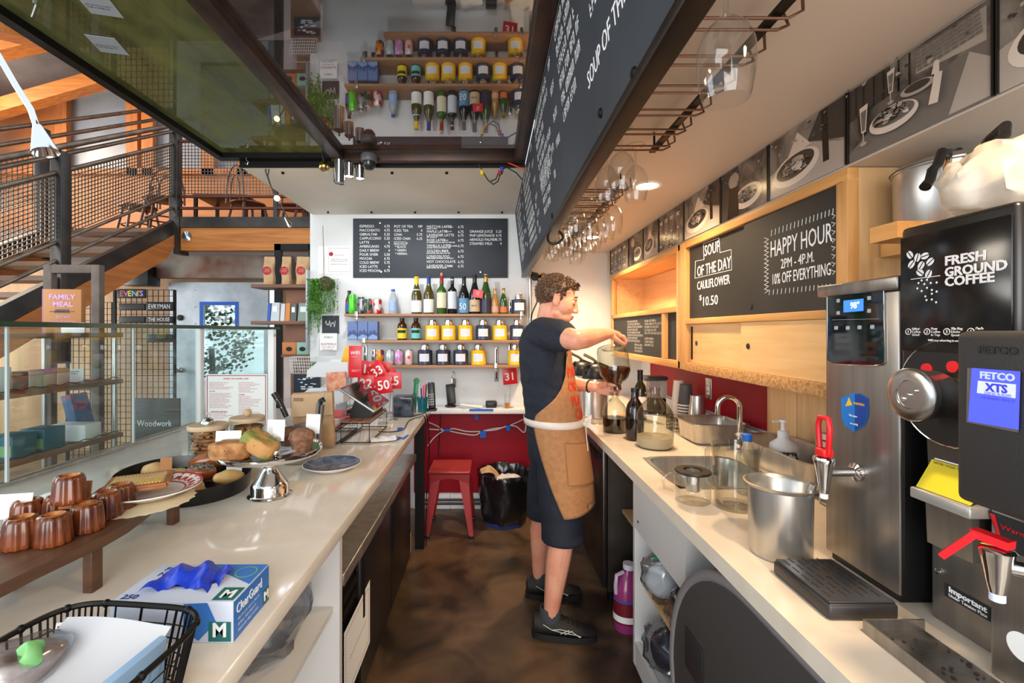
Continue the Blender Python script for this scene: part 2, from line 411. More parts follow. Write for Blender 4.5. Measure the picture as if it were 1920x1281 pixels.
# door and glazing of the hall
def door():
    t = tag(bpy.data.objects.new('door_1', None)); COL.objects.link(t); t['kind'] = 'structure'; t['label'] = 'galvanised sheet door with a blue taped window'
    Y0, Y1 = 5.40, 5.44
    d = MB(); d.box(-3.81, -3.47, Y0, Y1, 0.05, 2.04).box(-3.47, -3.40, Y0, Y1, 1.47, 2.04).box(-3.02, -2.63, Y0, Y1, 1.47, 2.04).box(-3.40, -3.02, Y0, Y1, 1.77, 2.04).box(-3.40, -3.02, Y0, Y1, 1.47, 1.52)
    d.box(-3.47, -2.63, Y0, Y1, 0.05, 0.28).box(-2.68, -2.63, Y0, Y1, 0.28, 1.47)
    for i in range(10):
        d.cyl((-3.78, Y0, 0.15+i*0.2), (-3.78, Y0-0.006, 0.15+i*0.2), 0.009, seg=6); d.cyl((-3.5, Y0, 0.15+i*0.2), (-3.5, Y0-0.006, 0.15+i*0.2), 0.009, seg=6)
    d.build('door_sheet', M_galv, t)
    k = MB(); k.lathe([(0, 0), (0.03, 0), (0.03, 0.02), (0.012, 0.03), (0.012, 0.06), (0.03, 0.07), (0.026, 0.1), (0, 0.105)], (-3.67, Y0, 1.0), 14, R=Matrix.Rotation(PI/2, 3, 'X')); k.build('knob', M_steel, t)
    k = MB(); k.lathe([(0, 0), (0.035, 0), (0.035, 0.015), (0, 0.02)], (-3.67, Y0, 1.62), 14, R=Matrix.Rotation(PI/2, 3, 'X')); k.build('deadbolt', M_blackm, t)
    b = MB(); b.box(-3.44, -2.98, Y0-0.005, Y0-0.001, 1.77, 1.81).box(-3.44, -3.40, Y0-0.005, Y0-0.001, 1.50, 1.77).box(-3.02, -2.98, Y0-0.005, Y0-0.001, 1.50, 1.77); b.build('blue_tape_frame', M_blue, t)
    MB().box(-3.40, -3.02, 5.415, 5.425, 1.52, 1.77).box(-3.47, -2.68, 5.415, 5.425, 0.28, 1.47).build('pane', M_pane, t)
    q = MB(); q.box(-3.47, -3.43, Y0-0.004, Y1, 0.28, 1.47); q.box(-3.43, -2.68, Y0, Y1, 0.82, 0.86); q.build('glazing_bar', M_galv, t)
door()
struct('ground_outside', MB().box(-9, 0, 6.0, 16, -0.12, -0.02), mat('pale_paving', (205, 203, 198), 0.8))
# steel stair: stringers, treads, landing beam, posts, rails, mesh
SL = 0.587
def zs(Y): return 2.61+SL*(Y-5.0)
M_rail = mat('raw_steel_rail', (138, 122, 106), 0.36, 0.85, col2=(108, 92, 78), scale=8)
M_post = mat('blackened_steel', (58, 55, 53), 0.42, 0.75, col2=(76, 71, 66), scale=5)
st = thing('staircase', 'steel and timber staircase rising to the mezzanine', 'staircase', (0, 0, 0))
XN, XF = -3.45, -4.62
for nm, x in (('near', XN), ('far', XF)):
    m_ = MB()
    m_.prism([(x-0.03, 2.0, zs(2.0)+0.09), (x-0.03, 4.95, zs(4.95)+0.09), (x-0.03, 4.95, zs(4.95)-0.06), (x-0.03, 2.0, zs(2.0)-0.06)], (0.06, 0, 0))
    m_.build('stringer', M_post, st)
    m_ = MB()
    m_.prism([(x-0.04, 2.0, zs(2.0)-0.065), (x-0.04, 4.95, zs(4.95)-0.065), (x-0.04, 4.95, zs(4.95)-0.18), (x-0.04, 4.8, zs(4.8)-0.27), (x-0.04, 2.0, zs(2.0)-0.27)], (0.08, 0, 0))
    m_.build('timber_beam', M_timbery, st)
for i in range(11):
    Y = 2.1+i*0.272
    MB().box(XF+0.06, XN-0.06, Y, Y+0.26, zs(Y)+0.01, zs(Y)+0.05).build('tread', M_tread if 'M_tread' in globals() else mat('tread_oak', (132, 92, 60), 0.5, col2=(104, 70, 46), scale=5, stretch=(0.2, 3, 3)), st)
def tread_rails(x, hs, y0, y1, r=0.017):
    for h in hs:
        m_ = MB(); m_.tube([(x, y0, zs(y0)+h), (x, y1, zs(y1)+h)], r, 8); m_.build('rail', M_rail, st)
tread_rails(XN, (1.055, 0.92), 2.2, 4.95, 0.018); tread_rails(XN+0.03, (1.125,), 2.2, 4.97, 0.024); tread_rails(XN, (0.365, 0.22), 2.2, 4.95, 0.016)
tread_rails(XF, (1.17, 1.02, 0.9), 2.2, 6.4, 0.022)
def woven(a, b, nu, nv, h0, h1, r=0.0035):
    """diagonal run of square wire mesh between two stair points"""
    m_ = MB(); a = Vector(a); b = Vector(b)
    for i in range(nu+1):
        p = a.lerp(b, i/nu); m_.bar(p+Vector((0, 0, h0)), p+Vector((0, 0, h1)), r*2, r*2)
    for j in range(nv+1):
        h = h0+(h1-h0)*j/nv; m_.bar(a+Vector((0, 0, h)), b+Vector((0, 0, h)), r*2, r*2)
    return m_
woven((XN, 3.72, zs(3.72)), (XN, 4.93, zs(4.93)), 38, 15, 0.40, 0.90).build('mesh_panel', M_rail, st)
woven((XN, 2.3, zs(2.3)), (XN, 3.60, zs(3.60)), 38, 15, 0.40, 0.90).build('mesh_panel', M_rail, st)
woven((XF, 3.1, zs(3.1)), (XF, 4.6, zs(4.6)), 30, 12, 0.40, 0.86).build('mesh_panel', M_rail, st)
for (x, Y, zb, zt) in ((XN, 5.0, 2.5, 3.72), (XN, 3.66, 1.2, 2.90), (XF, 4.7, 2.2, 3.55), (XF, 3.6, 1.5, 2.9)):
    MB().box(x-0.045, x+0.045, Y-0.045, Y+0.045, zb, zt, 0.004).build('post', M_post, st)
# landing edge and its guard rail
lb = MB().box(-3.39, -0.9, 4.95, 5.07, 2.34, 2.585)
struct('beam_4', lb, M_timber, 'amber timber beam under the mezzanine edge')
lc = MB().box(-3.39, -0.9, 4.93, 5.075, 2.588, 2.70).box(-3.42, -3.36, 4.92, 5.08, 2.30, 2.70)
struct('beam_5', lc, M_post, 'dark steel channel along the mezzanine edge')
bt = MB(); bt.lathe([(0, 0), (0.055, 0), (0.055, 0.012), (0.02, 0.02), (0, 0.02)], (-3.29, 4.949, 2.49), 16, R=Matrix.Rotation(PI/2, 3, 'X'))
tag(bt.build('anchor_bolt', M_chrome), 'round steel washer bolted to the amber beam end', 'bolt')
gr = thing('guard_rail', 'steel mesh guard rail along the mezzanine edge', 'railing', (0, 0, 0))
for z in (2.81, 2.94, 3.55):
    m_ = MB(); m_.tube([(-3.39, 5.0, z), (-1.2, 5.0, z)], 0.017, 8); m_.build('rail', mat('red_brown_rail', (112, 62, 48), 0.4, 0.5), gr)
woven((-3.38, 5.0, 0), (-1.25, 5.0, 0), 60, 16, 2.97, 3.53, 0.0032).build('mesh_panel', M_rail, gr)
for x in (-2.35, -1.3): MB().box(x-0.02, x+0.02, 4.98, 5.02, 2.70, 3.55).build('post', M_post, gr)
gb = MB().box(-3.9, -2.3, 5.28, 5.38, 2.08, 2.34)
struct('beam_6', gb, mat('rusty_galvanised', (150, 142, 132), 0.55, 0.4, col2=(120, 84, 66), scale=3.2), 'rust-stained steel header over the hall door')
# ---------------------------------------------------------------- big menu board over the aisle
def bd(t, u=0.0): return (0.262-0.055*t-u, 1.92+0.5*t)
mb = thing('menu_board', 'long leaning chalkboard menu hung over the aisle from the soffit', 'menu board', (0, 0, 0))
m_ = MB(); x0, z0 = bd(0); x1, z1 = bd(1)
m_.prism([(x0, 0.25, z0), (x1, 0.25, z1), (x1+0.03, 0.25, z1), (x0+0.03, 0.25, z0)], (0, 3.45, 0)); m_.build('board', M_slate, mb)
MB().box(0.258, 0.301, 0.25, 3.70, 1.893, 1.919, 0.003).build('steel_edge', mat('worn_brown_steel', (52, 40, 32), 0.4, 0.5, col2=(34, 27, 23), scale=9), mb)
struct('trim_7', MB().box(0.2955, 0.3015, 0.25, 3.7495, 1.92, 2.42), M_wall, 'boxing behind the leaning menu board')
BU = (Vector((bd(1)[0], 0, bd(1)[1]))-Vector((bd(0)[0], 0, bd(0)[1]))).normalized()
def onboard(px, py):
    k = (px-PX0)/(PY0-py)            # X/dz
    t = (0.262-k*(1.92-CAM_Z))/(0.055+k*0.5)
    x, z = bd(t); Y = (z-CAM_Z)*FPX/(PY0-py); return Vector((x, Y, z))-Vector((0.0008, 0, 0))
def scribble(rows, M, w, h, m, parent=None, name='lettering', seed=1, fill=0.85, word=(2, 7), thick=0.14, cw=0.62):
    """rows of tiny hand-drawn strokes standing for print too small to read. M: origin top-left, x right, y up; rows: list of (x0, y, width)"""
    rnd = random.Random(seed); mb_ = MB(M)
    for (x0, y, wd) in rows:
        x = x0; n = 0; wl = rnd.randint(*word)
        while x < x0+wd:
            k = rnd.random(); t = h*thick; c = h*cw
            def q(a, b, e, f): mb_.poly([(a, b, 0), (e, b, 0), (e, f, 0), (a, f, 0)])
            q(x, y, x+t, y+h)
            if k < 0.6: q(x+t, y+h-t, x+c*0.8, y+h)
            if k < 0.4 or k > 0.8: q(x+t, y+h*0.45, x+c*0.75, y+h*0.45+t)
            if 0.25 < k < 0.75: q(x+c*0.8-t, y, x+c*0.8, y+h)
            if k > 0.55: q(x+t, y, x+c*0.8, y+t)
            x += c*1.15; n += 1
            if n >= wl: x += c*0.8; n = 0; wl = rnd.randint(*word)
    return mb_.build(name, m, parent, fix=False)
BX = Vector((0, -1, 0))
def bframe(px, py): return frame(onboard(px, py), BX, BU)
text('SOUP OF THE DAY', 0.058, bframe(1104, 170), M_chalk, mb, 'lettering', xs=0.9)
def block(px, py, px2, py2, n, lh, seed, price=True):
    """a block of menu rows starting at one pixel on the board and as long as the second"""
    a = onboard(px, py); b = onboard(px2, py2); w = a.y-b.y
    rows = [(0, -i*lh, w*(0.55+0.4*random.random())) for i in range(n)]
    scribble(rows, frame(a, BX, BU), w, lh*0.62, M_chalk, mb, 'lettering', seed)
for k, (Y0, w, t, n, lh) in enumerate(((3.55, 0.62, 0.90, 9, 0.044), (2.86, 0.62, 0.92, 11, 0.042), (2.12, 0.60, 0.93, 7, 0.046), (1.46, 0.50, 0.93, 6, 0.052), (3.55, 0.5, 0.42, 4, 0.044), (2.80, 0.5, 0.35, 3, 0.046), (2.1, 0.44, 0.42, 4, 0.046))):
    x, z = bd(t); a = Vector((x-0.0008, Y0, z))
    rnd = random.Random(k); rows = []
    for i in range(n): rows.append((0, -i*lh, w*rnd.uniform(0.4, 0.72))); rows.append((w*0.82, -i*lh, w*0.11)) if i % 2 == 0 else None
    scribble([r for r in rows if r], frame(a, BX, BU), w, lh*0.6, M_chalk, mb, 'lettering', k+3)
for (px, py) in ((1127, 212), (1190, 137), (1036, 405)):
    p = onboard(px, py); m_ = MB(); m_.lathe([(0, 0), (0.012, 0), (0.009, 0.005), (0, 0.006)], p, 10, R=Matrix.Rotation(-PI/2, 3, 'Y')); m_.build('screw', M_blackm, mb)
# ================================================================= COUNTERS AND CABINETS
XR = Vector((1, 0, 0)); YU = Vector((0, 1, 0)); ZU = Vector((0, 0, 1))
# left counter
wt_ = MB().box(-1.70, -0.404, -0.3, 3.12, 0.89, 0.93, 0.004)
tag(wt_.build('worktop', M_quartz), 'long white quartz worktop with the pastries and tablet stand on it', 'counter')
M_wlam = mat('white_laminate', (214, 213, 212), 0.4)
cp = thing('cupboard', 'white open cupboard under the near end of the pastry counter', 'cupboard', (0, 0, 0))
c_ = MB(); c_.box(-1.10, -0.47, 0.1, 0.12, 0.0, 0.888).box(-1.10, -0.47, 1.425, 1.45, 0.0, 0.888).box(-1.12, -1.10, 0.1, 1.45, 0, 0.888).box(-1.10, -0.47, 0.12, 1.425, 0.05, 0.075)
c_.build('carcass', M_wlam, cp)
MB().box(-1.098, -0.49, 0.121, 1.424, 0.575, 0.594).build('shelf', M_wlam, cp)
fp = MB().box(-1.72, -1.702, -0.3, 3.12, 0, 0.929)
tag(fp.build('customer_side_panelling', M_tan), 'wooden front of the pastry counter facing the hall', 'panel')
# undercounter fridge
fz = thing('undercounter_fridge', 'low black fridge with a steel top under the pastry counter', 'fridge', (0, 0, 0))
M_fridge = mat('black_fridge_enamel', (34, 30, 29), 0.32, 0.3)
MB().box(-1.06, -0.51, 1.53, 2.80, 0.06, 0.605).build('body', M_fridge, fz)
MB().box(-1.06, -0.482, 1.51, 3.0, 0.607, 0.65, 0.004).build('steel_top', M_steel, fz)
for i, (y0, y1) in enumerate(((1.72, 2.245), (2.255, 2.795))):
    d = MB().box(-0.509, -0.486, y0, y1, 0.075, 0.598, 0.005).build('door', M_fridge, fz)
    MB().box(-0.4855, -0.480, y0+0.02, y0+0.035, 0.36, 0.585).build('handle', M_blackm, d)
v = MB()
for i in range(9): v.box(-0.509, -0.497, 1.55, 1.70, 0.12+i*0.05, 0.15+i*0.05)
v.build('vent', M_blackm, fz)
for y in (1.6, 2.7):
    for x in (-1.0, -0.56): MB().cyl((x, y, 0.0), (x, y, 0.058), 0.022, seg=10).build('foot', M_blackm, fz)
nt_ = thing('notice', 'white notice with a dotted red border on the black fridge door', 'notice', (-0.4848, 1.515, 0.20))
MB().box(0, 0.0008, 0, 0.325, 0, 0.25).build('sheet', M_paper, nt_)
dd = MB()
for i in range(26):
    for z in (0.02, 0.23): dd.poly([(0.0011, 0.02+i*0.011, z-0.002), (0.0011, 0.027+i*0.011, z-0.002), (0.0011, 0.027+i*0.011, z+0.002), (0.0011, 0.02+i*0.011, z+0.002)])
for i in range(19):
    for y in (0.018, 0.305): dd.poly([(0.0011, y-0.002, 0.02+i*0.011), (0.0011, y+0.002, 0.02+i*0.011), (0.0011, y+0.002, 0.027+i*0.011), (0.0011, y-0.002, 0.027+i*0.011)])
for i in range(30): dd.poly([(0.0011, 0.06+i*0.007, 0.12), (0.0011, 0.064+i*0.007, 0.12), (0.0011, 0.064+i*0.007, 0.124), (0.0011, 0.06+i*0.007, 0.124)])
dd.build('dotted_border', M_redink, nt_)
# narrow ledge along the back wall
tag(MB().box(-0.62, 0.545, 3.56, 3.7495, 0.81, 0.85, 0.003).build('back_ledge', M_wlam), 'narrow white ledge above the crimson back panel', 'ledge')
# post full of cables at the end of the pastry counter
tag(MB().box(-0.50, -0.44, 3.04, 3.10, 0, 0.889).build('counter_post', M_blackm), 'dark post under the far corner of the pastry counter', 'post')
pcx = thing('network_box', 'white equipment box beside the red stool under the counter', 'equipment box', (-0.60, 2.84, 0.12))
MB().box(-0.15, 0.06, 0.0, 0.17, 0.0, 0.42, 0.006).build('body', M_white, pcx)
for z in (0.30, 0.34): MB().cyl((0.0605, 0.04, z), (0.0625, 0.04, z), 0.006, seg=8).build('screw_hole', M_ink, pcx)
tag(MB().box(-0.78, -0.52, 2.82, 3.02, 0, 0.119).build('equipment_shelf', M_plyz), 'small plywood shelf carrying the white equipment box', 'shelf')

# right counter
rw = holed_slab(MB(), [0.541, 0.635, 1.0, 1.236], [-0.3, 1.52, 1.90, 3.725], 0.89, 0.93, (1, 1))
tag(rw.build('worktop', M_quartzb), 'long cream worktop with the sink and the coffee machines on it', 'counter')
tag(MB().box(1.212, 1.2355, -0.3, 3.725, 0.931, 1.0, 0.006).build('backsplash', mat('pale_backsplash', (214, 210, 206), 0.35)), 'pale upstand along the wall behind the sink', 'backsplash')
wc = thing('cupboard', 'white open cupboard stuffed with plastic bags under the sink', 'cupboard', (0, 0, 0))
c_ = MB(); c_.box(0.62, 1.21, 1.945, 1.965, 0.03, 0.888).box(0.62, 1.21, 1.44, 1.46, 0.03, 0.888).box(1.19, 1.21, 1.46, 1.945, 0.03, 0.888).box(0.621, 0.64, 1.46, 1.945, 0.03, 0.13).box(0.64, 1.19, 1.46, 1.945, 0.10, 0.125)
c_.build('carcass', M_wlam, wc)
MB().box(0.62, 0.639, 1.461, 1.944, 0.62, 0.887).build('apron', M_wlam, wc)
MB().box(0.66, 1.18, 1.465, 1.94, 0.36, 0.378).build('shelf', M_plyz, wc)
MB().cyl((0.6185, 1.90, 0.66), (0.6215, 1.90, 0.66), 0.006, seg=8).build('bolt_hole', M_ink, wc)
rf_ = thing('undercounter_fridge', 'dark steel fridge under the counter behind the person', 'fridge', (0, 0, 0))
MB().box(0.63, 1.2, 2.42, 3.1, 0.07, 0.875).build('body', M_dsteel, rf_)
d = MB().box(0.60, 0.6285, 2.42, 3.1, 0.09, 0.86, 0.005).build('door', mat('dark_brushed_steel', (96, 90, 88), 0.3, 0.9, col2=(80, 75, 73), scale=20, stretch=(1, 1, 0.05)), rf_)
MB().bar((0.588, 2.46, 0.78), (0.588, 3.06, 0.78), 0.02, 0.03).build('handle', M_blackm, d)
for y in (2.48, 3.02): MB().cyl((0.66, y, 0), (0.66, y, 0.069), 0.02, seg=10).build('foot', M_blackm, rf_)
tag(MB().box(0.70, 1.2, 2.0, 2.40, 0.50, 0.518).build('rough_shelf', M_plyz), 'rough shelf in the gap between the fridge and the white cupboard', 'shelf')
# black bin with domed lid edge at the near right
bn = thing('waste_bin', 'black domed bin pushed under the front of the cream counter', 'bin', (0, 0, 0))
def dome(t, inset=0.0):
    pts = []
    for i in range(15):
        a = PI*0.5*i/14; pts.append((1.44-inset-(0.42)*(1-math.cos(a)), 0.44+(0.43-inset)*math.sin(a)))
    return [(1.38-inset, 0.02+inset)]+pts+[(0.60+inset, 0.87-inset), (0.50+inset, 0.02+inset)]
pl = dome(0); m_ = MB(); m_.prism([(0.572, y, z) for (y, z) in dome(0, 0.022)], (0.05, 0, 0)); m_.build('front_panel', mat('dark_grey_plastic', (64, 62, 62), 0.55, bump=0.2, bscale=300), bn)
m_ = MB(); m_.tube([(0.580, y, z) for (y, z) in dome(0, 0.012)[:-1]], 0.016, 8); m_.build('rim', mat('worn_grey_rim', (122, 118, 120), 0.5), bn)
MB().box(0.625, 1.1, 0.52, 1.30, 0.02, 0.80, 0.03).build('body', M_black, bn)
l_ = MB().box(0.568, 0.5715, 1.215, 1.325, 0.485, 0.600, 0.002).build('label_plate', mat('embossed_dark', (40, 39, 40), 0.5), bn); scribble([(0, 0, 0.08), (0.01, -0.03, 0.06)], frame((0.5675, 1.315, 0.55), BX, ZU), 1, 0.016, mat('emboss_edge', (58, 56, 56), 0.5), l_, 'lettering', 6)
# wall cabinets, front plane X = 0.97
XF0, XB = 0.97, 1.2335
kl = thing('wall_cabinet', 'pine wall cabinet with an open niche and small chalkboard sliding doors', 'cabinet', (0, 0, 0))
c_ = MB(); c_.box(XF0+0.001, XB, 2.345, 2.365, 1.305, 1.87).box(XF0+0.001, XB, 3.625, 3.645, 1.265, 1.90); c_.box(XB-0.012, XB, 2.365, 3.625, 1.30, 1.87); c_.box(XF0+0.02, XB-0.012, 2.365, 3.625, 1.872, 1.90); c_.box(XF0+0.02, XB-0.012, 2.365, 3.625, 1.268, 1.303)
c_.build('carcass', M_ply, kl)
MB().box(XF0, XF0+0.03, 2.32, 3.646, 1.868, 1.90, 0.002).build('top_rail', M_oak, kl)
MB().box(XF0, XF0+0.03, 2.32, 3.646, 1.265, 1.304, 0.002).build('bottom_rail', M_oak, kl)
MB().box(XF0, XB-0.013, 2.366, 3.62, 1.558, 1.587, 0.002).build('shelf', M_oak, kl)
MB().box(XF0, XF0+0.03, 3.60, 3.645, 1.304, 1.868, 0.002).build('stile', M_oakz, kl)
MB().box(XF0+0.06, XB-0.013, 2.40, 2.44, 1.588, 1.867).build('partition', M_plyz, kl)
d = MB().box(XF0+0.012, XF0+0.022, 2.58, 3.595, 1.306, 1.556).build('sliding_door', M_board, kl); d['label'] = 'chalkboard door with chalked tasting list'
a0 = Vector((XF0+0.0115, 3.24, 1.530)); rows = []
for i in range(8): rows.append((0.0, -i*0.019-0.012, 0.22+0.05*((i*7) % 3)))
for i in range(5): rows.append((0.36, -i*0.019-0.015, 0.2+0.04*((i*5) % 3)))
for i in range(3): rows.append((0.36, -i*0.02-0.125, 0.16)); rows.append((0.16, -i*0.02-0.17, 0.15))
scribble(rows, frame(a0, BX, ZU), 0.6, 0.0135, mat('faint_chalk', (190, 184, 176), 0.9), d, 'lettering', 12)
MB().box(XF0+0.004, XF0+0.030, 2.535, 2.578, 1.306, 1.556).build('door_stile', M_oakz, kl)
MB().box(XF0+0.024, XF0+0.034, 2.345, 2.60, 1.306, 1.556).build('sliding_door', M_board, kl)
MB().box(XF0, XF0+0.06, 2.26, 2.343, 1.265, 1.90, 0.002).build('post', M_oakz, kl)
kr = thing('wall_cabinet', 'pine wall cabinet with two large chalkboard doors and the happy hour sign', 'cabinet', (0, 0, 0))
c_ = MB(); c_.box(XF0, XB, 1.232, 1.25, 1.262, 1.90); c_.box(XF0+0.02, XB, 1.25, 2.255, 1.872, 1.90).box(XF0+0.02, XB, 1.25, 2.255, 1.268, 1.30).box(XB-0.012, XB, 1.25, 2.255, 1.30, 1.872).box(XF0+0.04, XB-0.012, 1.25, 2.255, 1.494, 1.515)
c_.build('carcass', M_plyz, kr)
MB().box(XF0-0.001, XF0+0.03, 1.231, 2.257, 1.868, 1.901, 0.002).build('top_rail', M_oak, kr)
MB().box(XF0, XF0+0.03, 1.30, 2.257, 1.492, 1.518, 0.002).build('middle_rail', M_oak, kr)
MB().box(XF0-0.001, XF0+0.035, 1.231, 2.257, 1.262, 1.304, 0.002).build('bottom_rail', M_chip, kr)
MB().box(XF0-0.002, XF0+0.03, 1.231, 1.272, 1.304, 1.867, 0.002).build('stile', M_oakz, kr)
dA = MB().box(XF0+0.020, XF0+0.028, 1.70, 2.250, 1.519, 1.867).build('chalkboard_door', M_board, kr)
dB = MB().box(XF0+0.006, XF0+0.014, 1.273, 1.745, 1.519, 1.867).build('chalkboard_door', M_board, kr)
d1 = MB().box(XF0+0.022, XF0+0.030, 1.73, 2.25, 1.305, 1.491).build('sliding_door', M_ply, kr)
d2 = MB().box(XF0+0.008, XF0+0.016, 1.274, 1.77, 1.305, 1.491).build('sliding_door', M_ply, kr)
for (par, y, z, x) in ((d1, 2.18, 1.40, 0.0215), (d2, 1.72, 1.40, 0.0075), (dA, 1.755, 1.70, 0.0195), (dB, 1.70, 1.55, 0.0055)):
    m_ = MB(); m_.lathe([(0, 0), (0.011, 0), (0.011, 0.002), (0.007, 0.0035), (0, 0.002)], (XF0+x, y, z), 14, R=Matrix.Rotation(-PI/2, 3, 'Y')); m_.build('finger_pull', M_dsteel, par)
def onface(px, py, X): p = onx(px, py, X); return p
def chalk(body, px, py, px2, X, size, par):
    p = onx(px, py, X); w = p.y-FPX*X/(px2-PX0)
    return text(body, size, frame(p, BX, ZU), M_chalk, par, 'lettering', fit=w)
XA, XBd = XF0+0.0194, XF0+0.0054
chalk('SOUP', 1321, 481, 1349, XA, 0.070, dA); chalk('OF THE DAY', 1307, 519, 1370, XA, 0.070, dA)
chalk('CAULIFLOWER', 1307, 544, 1368, XA, 0.056, dA); chalk('$', 1311, 563, 1315, XA, 0.034, dA); chalk('10.50', 1316, 574, 1343, XA, 0.060, dA)
def chalk_lines(segs, X, par, r=0.0011):
    m_ = MB()
    for (a, b) in segs:
        pa, pb = onx(*a, X), onx(*b, X); m_.bar(pa, pb, 0.0006, r*2, up=(1, 0, 0)) if False else m_.tube([pa, pb], r, 5)
    return m_.build('chalk_line', M_chalk, par)
chalk_lines([((1319, 457), (1348, 446)), ((1348, 446), (1350, 474)), ((1350, 474), (1371, 468)), ((1371, 468), (1372, 506)), ((1372, 506), (1303, 522)), ((1303, 522), (1304, 490)), ((1304, 490), (1320, 487)), ((1320, 487), (1319, 457))], XA, dA)
chalk('HAPPY HOUR', 1444, 483, 1559, XBd, 0.080, dB); chalk('2PM - 4P.M.', 1464, 504, 1526, XBd, 0.046, dB); chalk('10% OFF EVERYTHING', 1447, 534, 1555, XBd, 0.052, dB)
segs = []
for i in range(17):
    px = 1446+i*7.2; y = 436-(px-1446)*0.35; segs.append(((px, y+7), (px+1, y-5)))
for i in range(16):
    px = 1442+i*7.6; y = 548-(px-1446)*0.10; segs.append(((px, y+5), (px+1, y-5)))
for i in range(13):
    y = 446+i*8; segs.append(((1433, y), (1441, y+3))); segs.append(((1441, y+3), (1434, y+8)))
for i in range(8):
    y = 402+i*15; segs.append(((1559, y), (1566, y+2))); segs.append(((1566, y+2), (1561, y+8)))
chalk_lines(segs, XBd, dB, 0.0009)
MB().box(XF0+0.018, XF0+0.021, 2.22, 2.235, 1.32, 1.48).build('hinge_strip', M_blackm, kr)
# pale plywood corner shelf at the end of the cabinets
tag(MB().prism([(0.865, 0.965, 1.655), (1.2335, 0.965, 1.655), (1.2335, 1.228, 1.655), (1.055, 1.228, 1.655), (1.055, 1.035, 1.655), (0.865, 1.035, 1.655)], (0, 0, 0.035)).build('pot_shelf', M_oak), 'pine shelf carrying the cooking pot at the end of the cabinets', 'shelf')

